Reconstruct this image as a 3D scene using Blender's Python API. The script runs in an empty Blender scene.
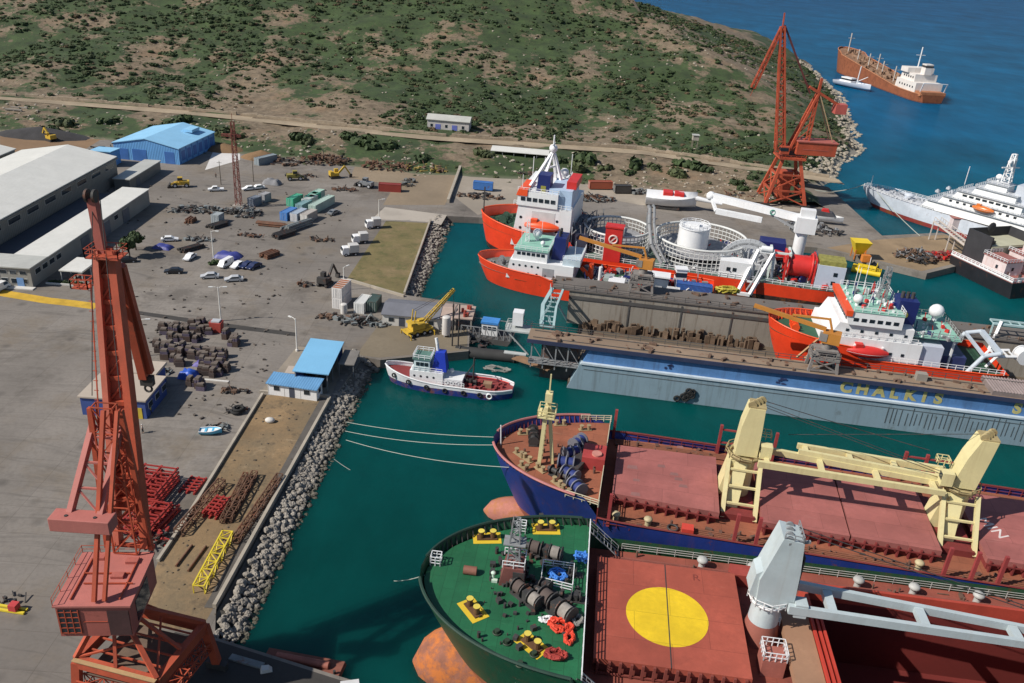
import bpy, bmesh, math, random
import numpy as np
from mathutils import Vector, Matrix, noise
random.seed(11)
R=math.radians
S=bpy.context.scene; COL=S.collection
V=Vector
# ------------------------------------------------------------------ camera
W_,H_=1024,683
PITCH,ROLL,FOC,CAMH=R(26),R(4),850.0,85.0
_f=V((0,math.cos(PITCH),-math.sin(PITCH))); _r=V((1,0,0)); _u=_r.cross(_f)
CR=_r*math.cos(ROLL)+_u*math.sin(ROLL); CU=_u*math.cos(ROLL)-_r*math.sin(ROLL); CF=_f
CAM=V((0,0,CAMH))
def ray(x,y): return CF*FOC+CR*(x-512)-CU*(y-341.5)
def at(x,y,z=2.0):
    d=ray(x,y); return CAM+d*((z-CAMH)/d.z)
def atY(x,y,wy):
    d=ray(x,y); return CAM+d*(wy/d.y)
cd=bpy.data.cameras.new('camera'); co=bpy.data.objects.new('camera',cd); COL.objects.link(co)
m=Matrix((CR,CU,-CF)).transposed().to_4x4(); m.translation=CAM; co.matrix_world=m
cd.sensor_width=36; cd.lens=36*FOC/W_; cd.clip_start=1; cd.clip_end=30000
S.camera=co
# ------------------------------------------------------------------ light
w=bpy.data.worlds.new("World"); S.world=w; w.use_nodes=True
nt=w.node_tree; bg=nt.nodes['Background']; sky=nt.nodes.new('ShaderNodeTexSky')
SUN_EL,SUN_AZ=42,-112      # azimuth measured clockwise from +Y
sky.sky_type='NISHITA'; sky.sun_disc=False; sky.sun_elevation=R(SUN_EL); sky.sun_rotation=R(SUN_AZ)
sky.altitude=50; sky.air_density=1.0; sky.dust_density=0.6; sky.ozone_density=1.5
nt.links.new(sky.outputs[0],bg.inputs[0]); bg.inputs[1].default_value=0.074
sl=bpy.data.lights.new('sun','SUN'); sl.energy=4.6; sl.angle=R(0.5); sl.color=(1,0.94,0.85)
so=bpy.data.objects.new('sun',sl); COL.objects.link(so)
sd=V((math.sin(R(SUN_AZ))*math.cos(R(SUN_EL)),math.cos(R(SUN_AZ))*math.cos(R(SUN_EL)),math.sin(R(SUN_EL))))
so.rotation_euler=sd.to_track_quat('Z','Y').to_euler()
so.location=(0,0,200)
S.view_settings.view_transform='Standard'; S.view_settings.look='None'
S.view_settings.exposure=0.18; S.view_settings.gamma=1; S.view_settings.use_curve_mapping=False
S.render.engine='CYCLES'
# ------------------------------------------------------------------ materials
MC={}
def N(t,k): return t.nodes.new('ShaderNode'+k)
def mat(name,col,rough=.6,var=.25,scale=.35,rust=0,rustcol=(.16,.05,.02),streak=0,metal=0,bump=.15,grime=0.0,fine=3.0,ramp=None):
    if name in MC: return MC[name]
    m=bpy.data.materials.new(name); m.use_nodes=True; t=m.node_tree; L=t.links.new
    b=t.nodes['Principled BSDF']; b.inputs['Roughness'].default_value=rough; b.inputs['Metallic'].default_value=metal
    tc=N(t,'TexCoord'); oi=N(t,'ObjectInfo'); ad=N(t,'VectorMath'); ad.operation='ADD'
    sc=N(t,'VectorMath'); sc.operation='SCALE'; sc.inputs['Scale'].default_value=57
    L(oi.outputs['Random'],sc.inputs[0]); L(tc.outputs['Object'],ad.inputs[0]); L(sc.outputs[0],ad.inputs[1]); P=ad.outputs[0]
    def noi(s,d=5,r=.6,vec=P):
        n=N(t,'TexNoise'); n.inputs['Scale'].default_value=s; n.inputs['Detail'].default_value=d; n.inputs['Roughness'].default_value=r
        L(vec,n.inputs['Vector']); return n.outputs['Fac']
    def mr(fac,a,bb,c=0,d=1):
        n=N(t,'MapRange'); L(fac,n.inputs['Value']); n.inputs['From Min'].default_value=a; n.inputs['From Max'].default_value=bb
        n.inputs['To Min'].default_value=c; n.inputs['To Max'].default_value=d; return n.outputs[0]
    def mix(fac,A,B,mode='MIX'):
        n=N(t,'Mix'); n.data_type='RGBA'; n.blend_type=mode
        if isinstance(fac,(int,float)): n.inputs[0].default_value=fac
        else: L(fac,n.inputs[0])
        for i,c in ((6,A),(7,B)):
            if isinstance(c,tuple): n.inputs[i].default_value=(*c,1)
            else: L(c,n.inputs[i])
        return n.outputs[2]
    lo=tuple(c*(1-var) for c in col); hi=tuple(min(1,c*(1+var*.6)) for c in col)
    n1=noi(scale); c=mix(mr(n1,.3,.7),lo,hi)
    n2=noi(scale*fine*3,4,.7)
    c=mix(mr(n2,.35,.65,0,.5),c,tuple(x*(1-var*.7) for x in col))
    if streak:
        mp=N(t,'Mapping'); mp.inputs['Scale'].default_value=(1.1,1.1,.06); L(P,mp.inputs['Vector'])
        c=mix(mr(noi(1.0,4,.7,mp.outputs[0]),.52,.72,0,streak),c,rustcol)
    if rust: c=mix(mr(noi(scale*1.3,8,.72),.62-rust*.25,.72-rust*.2,0,.85),c,rustcol)
    if grime: c=mix(mr(noi(scale*.5,6,.65),.42,.66,0,grime),c,tuple(x*.35 for x in col))
    if ramp: c=ramp(t,L,tc,noi,mr,mix,c)
    L(c,b.inputs['Base Color'])
    if bump:
        bp=N(t,'Bump'); bp.inputs['Strength'].default_value=bump; bp.inputs['Distance'].default_value=.08
        L(n2,bp.inputs['Height']); L(bp.outputs[0],b.inputs['Normal'])
    MC[name]=m; return m
def corr(name,col,period=.35,axis=0,rough=.45,depth=.6,**k):
    """sheet metal with corrugation ribs along the other axis"""
    if name in MC: return MC[name]
    m=mat(name,col,rough,**k); t=m.node_tree; L=t.links.new; b=t.nodes['Principled BSDF']
    tc=N(t,'TexCoord'); sp=N(t,'SeparateXYZ'); L(tc.outputs['Object'],sp.inputs[0])
    mu=N(t,'Math'); mu.operation='MULTIPLY'; mu.inputs[1].default_value=2*math.pi/period; L(sp.outputs[axis],mu.inputs[0])
    sn=N(t,'Math'); sn.operation='SINE'; L(mu.outputs[0],sn.inputs[0])
    bp=N(t,'Bump'); bp.inputs['Strength'].default_value=depth; bp.inputs['Distance'].default_value=.06
    L(sn.outputs[0],bp.inputs['Height']); L(bp.outputs[0],b.inputs['Normal']); return m
def glass(name='dark_glass',col=(.02,.03,.04)): return mat(name,col,.08,var=.2,bump=0)
# two-tone hull: antifouling below z0
def hullmat(name,top,low,z0,rust=.35,streak=.35,stripe=None,rough=.45):
    def ramp(t,L,tc,noi,mr,mix,c):
        sp=N(t,'SeparateXYZ'); L(tc.outputs['Object'],sp.inputs[0])
        n=noi(.5,5,.6)
        c2=mix(mr(n,.3,.7),tuple(x*.6 for x in low),low)
        c2=mix(mr(noi(.35,8,.75),.5,.62,0,.8),c2,(.2,.07,.02))
        k=mr(sp.outputs[2],z0-.02,z0+.02,1,0)
        c=mix(k,c,c2)
        if stripe:
            za,zb,scol=stripe
            a=mr(sp.outputs[2],za-.02,za+.02); bb=mr(sp.outputs[2],zb-.02,zb+.02,1,0)
            mm=N(t,'Math'); mm.operation='MULTIPLY'; L(a,mm.inputs[0]); L(bb,mm.inputs[1])
            c=mix(mm.outputs[0],c,scol)
        return c
    return mat(name,top,rough,.2,.3,rust=rust,streak=streak,ramp=ramp)
# ------------------------------------------------------------------ mesh builder
class MB:
    def __init__(s): s.v=[]; s.f=[]; s.s=[]
    def add(s,vs,fs,smooth=False):
        n=len(s.v); s.v+= [tuple(v) for v in vs]; s.f+=[tuple(i+n for i in f) for f in fs]; s.s+=[smooth]*len(fs); return s
    def box(s,x0,x1,y0,y1,z0,z1):
        return s.add([(x0,y0,z0),(x1,y0,z0),(x1,y1,z0),(x0,y1,z0),(x0,y0,z1),(x1,y0,z1),(x1,y1,z1),(x0,y1,z1)],
            [(3,2,1,0),(4,5,6,7),(0,1,5,4),(1,2,6,5),(2,3,7,6),(3,0,4,7)])
    def cbox(s,c,d,rz=0):
        cx,cy,cz=c; a,b,h=d[0]/2,d[1]/2,d[2]/2; ca,sa=math.cos(rz),math.sin(rz)
        vs=[(cx+x*ca-y*sa,cy+x*sa+y*ca,cz+z) for z in(-h,h) for x,y in((-a,-b),(a,-b),(a,b),(-a,b))]
        return s.add(vs,[(3,2,1,0),(4,5,6,7),(0,1,5,4),(1,2,6,5),(2,3,7,6),(3,0,4,7)])
    def bar(s,a,b,w,h=None):
        a,b=V(a),V(b); h=h or w; d=(b-a)
        if d.length<1e-5: return s
        d.normalize(); up=V((0,0,1)) if abs(d.z)<.95 else V((0,1,0))
        x=d.cross(up).normalized(); y=x.cross(d)
        vs=[p+x*(i*w/2)+y*(j*h/2) for p in(a,b) for i,j in((-1,-1),(1,-1),(1,1),(-1,1))]
        return s.add(vs,[(0,1,2,3),(7,6,5,4),(4,5,1,0),(5,6,2,1),(6,7,3,2),(7,4,0,3)])
    def tube(s,a,b,r,n=8,r2=None,cap=True):
        a,b=V(a),V(b); r2=r if r2 is None else r2; d=(b-a)
        if d.length<1e-5: return s
        d.normalize(); up=V((0,0,1)) if abs(d.z)<.95 else V((0,1,0))
        x=d.cross(up).normalized(); y=x.cross(d)
        vs=[]
        for p,q in((a,r),(b,r2)):
            for k in range(n): t=2*math.pi*k/n; vs.append(p+x*(q*math.cos(t))+y*(q*math.sin(t)))
        s.add(vs,[(k,n+k,n+(k+1)%n,(k+1)%n) for k in range(n)],n>6)
        if cap: s.add(vs[:n],[tuple(range(n))]); s.add(vs[n:],[tuple(range(n-1,-1,-1))])
        return s
    def path(s,pts,r,n=6):
        for a,b in zip(pts,pts[1:]): s.tube(a,b,r,n)
        return s
    def prism(s,poly,z0,z1):
        n=len(poly); A=sum(poly[i][0]*poly[(i+1)%n][1]-poly[(i+1)%n][0]*poly[i][1] for i in range(n))
        if A<0: poly=poly[::-1]
        vs=[(x,y,z0) for x,y in poly]+[(x,y,z1) for x,y in poly]
        return s.add(vs,[tuple(range(n-1,-1,-1)),tuple(range(n,2*n))]+[(i,(i+1)%n,n+(i+1)%n,n+i) for i in range(n)])
    def xprism(s,poly,y0,y1):
        """profile in x,z extruded along y"""
        n=len(poly); A=sum(poly[i][0]*poly[(i+1)%n][1]-poly[(i+1)%n][0]*poly[i][1] for i in range(n))
        if A<0: poly=poly[::-1]
        vs=[(x,y0,z) for x,z in poly]+[(x,y1,z) for x,z in poly]
        return s.add(vs,[tuple(range(n)),tuple(range(2*n-1,n-1,-1))]+[(n+i,n+(i+1)%n,(i+1)%n,i) for i in range(n)])
    def yprism(s,poly,x0,x1):
        """profile in y,z extruded along x"""
        n=len(poly); A=sum(poly[i][0]*poly[(i+1)%n][1]-poly[(i+1)%n][0]*poly[i][1] for i in range(n))
        if A<0: poly=poly[::-1]
        vs=[(x0,y,z) for y,z in poly]+[(x1,y,z) for y,z in poly]
        return s.add(vs,[tuple(range(n-1,-1,-1)),tuple(range(n,2*n))]+[(i,(i+1)%n,n+(i+1)%n,n+i) for i in range(n)])
    def loft(s,rings,smooth=True,cap=True,close=True):
        n=len(rings[0]); vs=[p for r in rings for p in r]; fs=[]
        for j in range(len(rings)-1):
            for i in range(n if close else n-1):
                k=(i+1)%n; fs.append((j*n+i,j*n+k,(j+1)*n+k,(j+1)*n+i))
        s.add(vs,fs,smooth)
        if cap: s.add(rings[0],[tuple(range(n-1,-1,-1))]); s.add(rings[-1],[tuple(range(n))])
        return s
    def ball(s,c,r,n=10,sq=(1,1,1),half=False):
        m=n//2; rings=[]
        for j in range(m+1):
            t=math.pi*(j/m)*(0.5 if half else 1)
            rings.append([(c[0]+r*sq[0]*max(math.sin(t),.001)*math.cos(2*math.pi*i/n),c[1]+r*sq[1]*max(math.sin(t),.001)*math.sin(2*math.pi*i/n),c[2]+r*sq[2]*math.cos(t)) for i in range(n)])
        return s.loft(rings[::-1],True,half)
    def ring(s,c,R0,r,n=20,m=6,ax='z'):
        rs=[]
        for i in range(n+1):
            t=2*math.pi*i/n; row=[]
            for j in range(m):
                p=2*math.pi*j/m; q=R0+r*math.cos(p); x,y,z=q*math.cos(t),q*math.sin(t),r*math.sin(p)
                if ax=='x': x,y,z=z,x,y
                if ax=='y': x,y,z=y,z,x
                row.append((c[0]+x,c[1]+y,c[2]+z))
            rs.append(row)
        return s.loft(rs,True,False)
    def rail(s,pts,h=1.1,step=2.2,r=.05,n=2):
        pts=[V(p) for p in pts]
        for a,b in zip(pts,pts[1:]):
            L=(b-a).length; k=max(1,round(L/step))
            for i in range(k+1): p=a.lerp(b,i/k); s.bar(p,p+V((0,0,h)),r*2)
            for j in range(1,n+1): z=V((0,0,h*j/n)); s.bar(a+z,b+z,r*1.6)
        return s
    def lattice(s,a,b,w0,w1,n=8,c=.12,br=.07,h0=None,h1=None,up=(0,0,1)):
        a,b=V(a),V(b); d=(b-a).normalized(); up=V(up)
        if abs(d.dot(up))>.95: up=V((0,1,0))
        x=d.cross(up).normalized(); y=x.cross(d); h0=h0 or w0; h1=h1 or w1
        st=[]
        for i in range(n+1):
            t=i/n; p=a.lerp(b,t); ww=(w0+(w1-w0)*t)/2; hh=(h0+(h1-h0)*t)/2
            st.append([p+x*(i_*ww)+y*(j_*hh) for i_,j_ in((-1,-1),(1,-1),(1,1),(-1,1))])
        for k in range(4):
            s.bar(st[0][k],st[-1][k],c)
        for i in range(n+1):
            for k in range(4):
                s.bar(st[i][k],st[i][(k+1)%4],br)
                if i<n:
                    q=(k+1)%4
                    s.bar(st[i][k],st[i+1][q],br) if (i+k)%2 else s.bar(st[i][q],st[i+1][k],br)
        return s
    def build(s,name,mt=None,parent=None,loc=None,rz=None,bevel=0):
        me=bpy.data.meshes.new(name); me.from_pydata(s.v,[],s.f); me.update()
        me.polygons.foreach_set('use_smooth',s.s)
        if mt: me.materials.append(mt)
        o=bpy.data.objects.new(name,me); COL.objects.link(o)
        if parent: o.parent=parent
        if loc is not None: o.location=loc
        if rz is not None: o.rotation_euler.z=rz
        if bevel:
            b=o.modifiers.new('bevel','BEVEL'); b.width=bevel; b.segments=2; b.limit_method='ANGLE'
        return o
def tag(o,label=None,cat=None,group=None,kind=None):
    if label: o['label']=label
    if cat: o['category']=cat
    if group: o['group']=group
    if kind: o['kind']=kind
    return o
def thing(name,label,cat,loc=(0,0,0),rz=0,group=None):
    o=bpy.data.objects.new(name,None); COL.objects.link(o); o.empty_display_size=.5
    o.location=loc; o.rotation_euler=(0,0,rz); return tag(o,label,cat,group)
def copy_tree(o,parent=None):
    c=o.copy(); COL.objects.link(c)
    if parent: c.parent=parent
    for ch in list(o.children): copy_tree(ch,c)
    return c
def dup(o,loc,rz=0,label=None,group=None,sc=None):
    c=copy_tree(o); c.location=loc; c.rotation_euler.z=rz
    if label: c['label']=label
    if group: c['group']=group
    if sc: c.scale=(sc,sc,sc) if not isinstance(sc,tuple) else sc
    return c
class Kit:
    """place the first instance, then copies"""
    def __init__(s,make): s.make=make; s.o=None; s.used=False
    def put(s,loc,rz=0,label=None,group=None,sc=None):
        if s.o is None: s.o=s.make()
        if not s.used:
            s.used=True; o=s.o; o.location=loc; o.rotation_euler.z=rz
            if label: o['label']=label
            if group: o['group']=group
            if sc: o.scale=(sc,sc,sc) if not isinstance(sc,tuple) else sc
            return o
        return dup(s.o,loc,rz,label,group,sc)
def text_mesh(name,txt,size,mt,parent,mw,depth=.02,bold=0):
    cu=bpy.data.curves.new(name,'FONT'); cu.body=txt; cu.size=size; cu.extrude=depth; cu.offset=bold; cu.align_x='CENTER'; cu.align_y='CENTER'
    o=bpy.data.objects.new(name+'_t',cu); COL.objects.link(o)
    me=bpy.data.meshes.new_from_object(o.evaluated_get(bpy.context.evaluated_depsgraph_get()))
    bpy.data.objects.remove(o); me.materials.clear(); me.materials.append(mt)
    q=bpy.data.objects.new(name,me); COL.objects.link(q)
    if parent: q.parent=parent
    q.matrix_local=mw; return q
def deckmat(name,col,rough=.75,seam=(6.0,1.8),rot=0,scuff=(.45,.38,.32),sc=.5,dirt=.55,ru=.35):
    def ramp(t,L,tc,noi,mr,mix,c):
        mp=N(t,'Mapping'); mp.inputs['Rotation'].default_value=(0,0,rot); L(tc.outputs['Object'],mp.inputs[0])
        b=N(t,'TexBrick'); b.inputs['Scale'].default_value=1; b.inputs['Mortar Size'].default_value=.035; b.inputs['Brick Width'].default_value=seam[0]; b.inputs['Row Height'].default_value=seam[1]; b.inputs['Bias'].default_value=0
        b.inputs['Color1'].default_value=(.8,.8,.8,1); b.inputs['Color2'].default_value=(1.0,1.0,1.0,1); b.inputs['Mortar'].default_value=(.5,.5,.5,1); L(mp.outputs[0],b.inputs['Vector'])
        c=mix(.75,c,b.outputs['Color'],'MULTIPLY')
        m2=N(t,'Mapping'); m2.inputs['Scale'].default_value=(.18,1.3,1); m2.inputs['Rotation'].default_value=(0,0,rot+.15); L(tc.outputs['Object'],m2.inputs[0])
        c=mix(mr(noi(1.2,6,.75,m2.outputs[0]),.6,.74,0,.35*sc*2),c,scuff)
        c=mix(mr(noi(.22,7,.75),.55,.7,0,dirt),c,tuple(x*.4 for x in col))
        c=mix(mr(noi(.9,6,.8),.64,.72,0,ru*2),c,(.16,.06,.03))
        return c
    return mat(name,col,rough,.28,.18,ramp=ramp,fine=3,bump=.3)
def hdg(a,b): return math.atan2(b.y-a.y,b.x-a.x)
# ================================================================== SETTING
def coast(y):
    pts=[(300,112),(326,112),(354,128),(407,157),(470,174),(551,194),(635,208),(715,219),(800,226),(1200,240)]
    for (a,xa),(b,xb) in zip(pts,pts[1:]):
        if y<=b: return xa+(xb-xa)*max(0,(y-a)/(b-a))
    return 240
def wall_y(x):
    pts=[(-600,372),(-228,368),(-140,364),(-39,349),(47,350),(92,334),(125,322)]
    if x<=pts[0][0]: return pts[0][1]
    for (a,ya),(b,yb) in zip(pts,pts[1:]):
        if x<=b: return ya+(yb-ya)*(x-a)/(b-a)
    return 322
def sm(t): t=max(0,min(1,t)); return t*t*(3-2*t)
def fbm(x,y,s,o=4): return noise.fractal(V((x*s,y*s,3.7)),1.0,2.1,o)
def land(x,y):
    W=wall_y(x); d=coast(y)-x+fbm(x,y,.05,3)*5
    if y<W-9:
        t=sm((y-(W-58))/49); z=1.2+4.6*t+fbm(x,y,.06)*1.3*t+fbm(x,y,.22,3)*.5*t
    elif y<W: z=6.0
    else:
        zc=53*(1-math.exp(-max(d,0)/62)); t=(y-W)/215
        z=6.3+(zc-5)*sm(min(t,1)*.5)*2*(1 if t<1 else max(.1,1-(t-1)*.5)) if zc>5 else 6.3*zc/5
        k=sm((y-W)/25)
        z+=k*(fbm(x,y,.018,5)*3.2+fbm(x,y,.09,4)*1.0)*min(1,max(d,0)/40)
    c=-2.5+max(0,d+5)**.8*.9+(fbm(x,y,.12,4)*1.6 if d<25 else 0)
    if x>60: z=min(z,c) if d>-5 else -3
    return z
def grid_mesh(x0,x1,y0,y1,st):
    nx=int((x1-x0)/st)+1; ny=int((y1-y0)/st)+1
    vs=[(x0+i*st,y0+j*st,land(x0+i*st,y0+j*st)) for j in range(ny) for i in range(nx)]
    fs=[(j*nx+i,j*nx+i+1,(j+1)*nx+i+1,(j+1)*nx+i) for j in range(ny-1) for i in range(nx-1)]
    return MB().add(vs,fs,True)
def hill_ramp(t,L,tc,noi,mr,mix,c):
    P=tc.outputs['Object']
    geo=N(t,'NewGeometry')
    # scrub patches over stony ground
    big=noi(.012,4,.6,P); med=noi(.05,6,.7,P); fi=noi(.28,6,.72,P)
    c=mix(mr(fi,.35,.68),(.100,.074,.047),(.255,.197,.134))
    c=mix(mr(noi(.07,6,.75,P),.5,.66,0,.55),c,(.20,.115,.06))
    c=mix(mr(noi(.7,6,.8,P),.6,.68,0,.75),c,(.42,.36,.28))          # pale stones
    c=mix(mr(noi(1.1,5,.75,P),.55,.68,0,.6),c,(.07,.055,.035))
    sp=N(t,'SeparateXYZ'); L(P,sp.inputs[0])
    def madd(*q):
        o=q[0]
        for k in q[1:]:
            n=N(t,'Math'); n.operation='ADD'; L(o,n.inputs[0]); L(k,n.inputs[1]); o=n.outputs[0]
        return o
    s3=madd(big,med,mr(big,.36,.64,-.055,.045),mr(fi,0,1,-.2,.2),mr(noi(.7,4,.75,P),0,1,-.10,.10),mr(sp.outputs[2],6.2,7.4,-.055,.01),mr(sp.outputs[2],12,24,.055,0))
    veg=mix(mr(noi(.13,5,.6,P),.35,.65),(.016,.036,.010),(.040,.076,.020))
    veg=mix(mr(noi(.5,6,.75,P),.5,.66,0,.7),veg,(.014,.024,.009))
    veg=mix(mr(noi(.8,5,.7,P),.58,.72,0,.55),veg,(.12,.10,.045))
    c=mix(mr(s3,.955,1.015,0,.95),c,veg)
    lo=mr(sp.outputs[2],1.0,2.4,1,0)
    c=mix(lo,c,(.34,.30,.24)); 
    return c
hill=grid_mesh(-640,236,296,900,4.0).build('hillside',mat('hillside',(.3,.23,.15),.95,.3,.05,bump=.8,ramp=hill_ramp)); tag(hill,kind='structure')
# water
def water_mat():
    m=bpy.data.materials.new('sea'); m.use_nodes=True; t=m.node_tree; L=t.links.new; b=t.nodes['Principled BSDF']; out=t.nodes['Material Output']
    tc=N(t,'TexCoord'); P=tc.outputs['Object']
    def noi(s,d=4,r=.55,sx=1,sy=1):
        mp=N(t,'Mapping'); mp.inputs['Scale'].default_value=(sx,sy,1); mp.inputs['Rotation'].default_value=(0,0,.5); L(P,mp.inputs[0])
        n=N(t,'TexNoise'); n.inputs['Scale'].default_value=s; n.inputs['Detail'].default_value=d; n.inputs['Roughness'].default_value=r; L(mp.outputs[0],n.inputs['Vector']); return n.outputs['Fac']
    def mr(f,a,b_,c,d):
        n=N(t,'MapRange'); L(f,n.inputs[0]); n.inputs[1].default_value=a; n.inputs[2].default_value=b_; n.inputs[3].default_value=c; n.inputs[4].default_value=d; return n.outputs[0]
    def mix(f,A,B,mode='MIX'):
        n=N(t,'Mix'); n.data_type='RGBA'; n.blend_type=mode
        if isinstance(f,float): n.inputs[0].default_value=f
        else: L(f,n.inputs[0])
        for i,c in ((6,A),(7,B)):
            if isinstance(c,tuple): n.inputs[i].default_value=(*c,1)
            else: L(c,n.inputs[i])
        return n.outputs[2]
    sp=N(t,'SeparateXYZ'); L(P,sp.inputs[0])
    c=mix(mr(sp.outputs[1],100,230,0,1),(.0013,.054,.048),(.002,.070,.078)); c=mix(mr(sp.outputs[1],220,480,0,1),c,(.002,.085,.185)); c=mix(mr(sp.outputs[1],600,1500,0,1),c,(.002,.062,.160))
    c=mix(1.0,c,mr(noi(.018,5,.6),.3,.7,.72,1.22),'MULTIPLY'); c=mix(1.0,c,mr(noi(.09,4,.6,1,.4),.3,.7,.86,1.12),'MULTIPLY')
    L(c,b.inputs['Base Color']); b.inputs['Roughness'].default_value=1; b.inputs['Specular IOR Level'].default_value=0
    b.subsurface_method='BURLEY'; b.inputs['Subsurface Weight'].default_value=.9; b.inputs['Subsurface Radius'].default_value=(1,1,1); b.inputs['Subsurface Scale'].default_value=9
    b1=N(t,'Bump'); b1.inputs['Strength'].default_value=.8; b1.inputs['Distance'].default_value=.35; L(noi(.55,5,.62,1,.55),b1.inputs['Height'])
    b2=N(t,'Bump'); b2.inputs['Strength'].default_value=.25; b2.inputs['Distance'].default_value=.8; L(noi(.09,3,.5,1,.5),b2.inputs['Height']); L(b1.outputs[0],b2.inputs['Normal'])
    g=N(t,'BsdfGlossy'); g.inputs['Roughness'].default_value=.13; L(b2.outputs[0],g.inputs['Normal'])
    fr=N(t,'Fresnel'); fr.inputs['IOR'].default_value=1.33; L(b2.outputs[0],fr.inputs['Normal'])
    ms=N(t,'MixShader'); L(mr(fr.outputs[0],.02,.6,.03,.13),ms.inputs[0]); L(b.outputs[0],ms.inputs[1]); L(g.outputs[0],ms.inputs[2]); L(ms.outputs[0],out.inputs['Surface'])
    return m
q=MB().add([(-9000,-600,0),(9000,-600,0),(9000,14000,0),(-9000,14000,0)],[(0,1,2,3)]).build('sea_water',water_mat()); tag(q,kind='structure')
q=MB().add([(-9000,-600,-9),(9000,-600,-9),(9000,14000,-9),(-9000,14000,-9)],[(0,1,2,3)]).build('sea_bed',mat('sea_bed',(.05,.06,.05),.9,bump=0)); tag(q,kind='structure')
# yard
def yard_ramp(t,L,tc,noi,mr,mix,c):
    P=tc.outputs['Object']
    c=mix(mr(noi(.02,5,.65,P),.38,.62),(.165,.146,.128),(.24,.214,.188))
    c=mix(mr(noi(.06,6,.7,P),.5,.66,0,.8),c,(.185,.150,.112))
    c=mix(mr(noi(.035,6,.75,P),.52,.64,0,.7),c,(.095,.082,.070))
    for rz,k in ((1.2,.45),(.25,.35),(2.2,.3)):
        mp=N(t,'Mapping'); mp.inputs['Scale'].default_value=(.035,.55,1); mp.inputs['Rotation'].default_value=(0,0,rz)
        nd=N(t,'TexNoise'); nd.inputs['Scale'].default_value=.02; L(P,nd.inputs['Vector']); va=N(t,'VectorMath'); va.operation='MULTIPLY_ADD'; va.inputs[1].default_value=(30,30,0); L(nd.outputs['Color'],va.inputs[0]); L(P,va.inputs[2]); L(va.outputs[0],mp.inputs[0])
        c=mix(mr(noi(1,4,.7,mp.outputs[0]),.57,.68,0,k),c,(.085,.076,.068))
    v=N(t,'TexVoronoi'); v.inputs['Scale'].default_value=.16; L(P,v.inputs['Vector']); c=mix(mr(v.outputs['Distance'],.05,.22,.55,0),c,(.06,.053,.047))
    b=N(t,'TexBrick'); b.inputs['Scale'].default_value=1; b.inputs['Mortar Size'].default_value=.05; b.inputs['Brick Width'].default_value=9; b.inputs['Row Height'].default_value=6; b.offset=0
    b.inputs['Color1'].default_value=(.9,.9,.9,1); b.inputs['Color2'].default_value=(1,1,1,1); b.inputs['Mortar'].default_value=(.62,.6,.58,1); L(P,b.inputs['Vector']); c=mix(.7,c,b.outputs['Color'],'MULTIPLY')
    c=mix(mr(noi(1.6,4,.7,P),.45,.7,0,.35),c,(.11,.097,.083))
    return c
YM=mat('yard_asphalt',(.2,.19,.175),.9,.2,.05,bump=.3,ramp=yard_ramp)
CONC=mat('concrete',(.33,.30,.26),.85,.3,.2,grime=.5,bump=.3)
yard=[(-700,-120),(-36.0,-120),(-36,62),(-16,60),(-15.4,73.6),(-34.9,79.1),(-36.4,84),(-33.3,139.5),(-31,158),(-27.2,157),(-9.2,164),(-9.8,176),(-10,189),(-26.9,192),(-27.8,249),(-26,256.5),(-13,257.5),(40,254),(92,251),(100,247),(119,234.5),(152,257),(141,276),(118,268),(118,326),(90,340),(-700,372)]
q=MB().prism(yard,-4,2.0).build('yard_ground',YM); tag(q,kind='structure')
def sheet(poly,name,m,z=2.004,t=.0): 
    n=len(poly); A=sum(poly[i][0]*poly[(i+1)%n][1]-poly[(i+1)%n][0]*poly[i][1] for i in range(n))
    if A<0: poly=poly[::-1]
    q=MB().add([(x,y,z) for x,y in poly],[tuple(range(n))]).build(name,m); return tag(q,kind='structure')
def xy(*pp,z=2): return [tuple(at(x,y,z)[:2]) for x,y in pp]
def dirtr(t,L,tc,noi,mr,mix,c):
    P=tc.outputs['Object']; c=mix(mr(noi(.1,6,.7,P),.42,.62,0,.85),c,(.165,.125,.075)); c=mix(mr(noi(.22,7,.75,P),.55,.64,0,.8),c,(.09,.068,.045)); c=mix(mr(noi(.35,6,.75,P),.58,.68,0,.6),c,(.34,.25,.15)); return mix(mr(noi(1.6,5,.8,P),.5,.7,0,.5),c,(.12,.085,.05))
DIRT=mat('dirt',(.265,.175,.090),.95,.35,.12,bump=.7,ramp=dirtr)
sheet([(-46.3,139.6),(-33.9,139.6),(-37,80),(-46,80),(-47.3,92),(-46.9,101)],'dirt_ground',DIRT,2.006)
def grr(t,L,tc,noi,mr,mix,c):
    P=tc.outputs['Object']; c=mix(mr(noi(.12,6,.7,P),.45,.65,0,.8),c,(.24,.17,.09)); c=mix(mr(noi(.3,6,.75,P),.5,.66,0,.7),c,(.075,.085,.025)); return mix(mr(noi(1.5,5,.8,P),.5,.7,0,.5),c,(.08,.065,.03))
DGR=mat('dry_grass',(.185,.15,.062),.95,.35,.25,grime=.2,bump=.8,ramp=grr)
sheet(xy((386,221),(428,223),(404,296),(347,279)),'grass_patch',DGR,2.008)
sheet(xy((385,207),(447,215),(441,225),(429,222),(372,219)),'concrete_apron',mat('pale_concrete',(.46,.41,.35),.9,.3,.1,grime=.4),2.012)
sheet(xy((362,150),(470,150),(445,205),(383,205),(395,185),(350,178)),'dirt_lane',mat('lane_dirt',(.26,.2,.135),.95,.3,.08,grime=.2),2.010)
sheet([(-45.5,160.5),(-34.4,160.5),(-33.8,140.5),(-47.4,140.5)],'shed_apron',mat('apron_concrete',(.30,.255,.2),.9,.3,.2,grime=.5),2.006)
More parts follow.
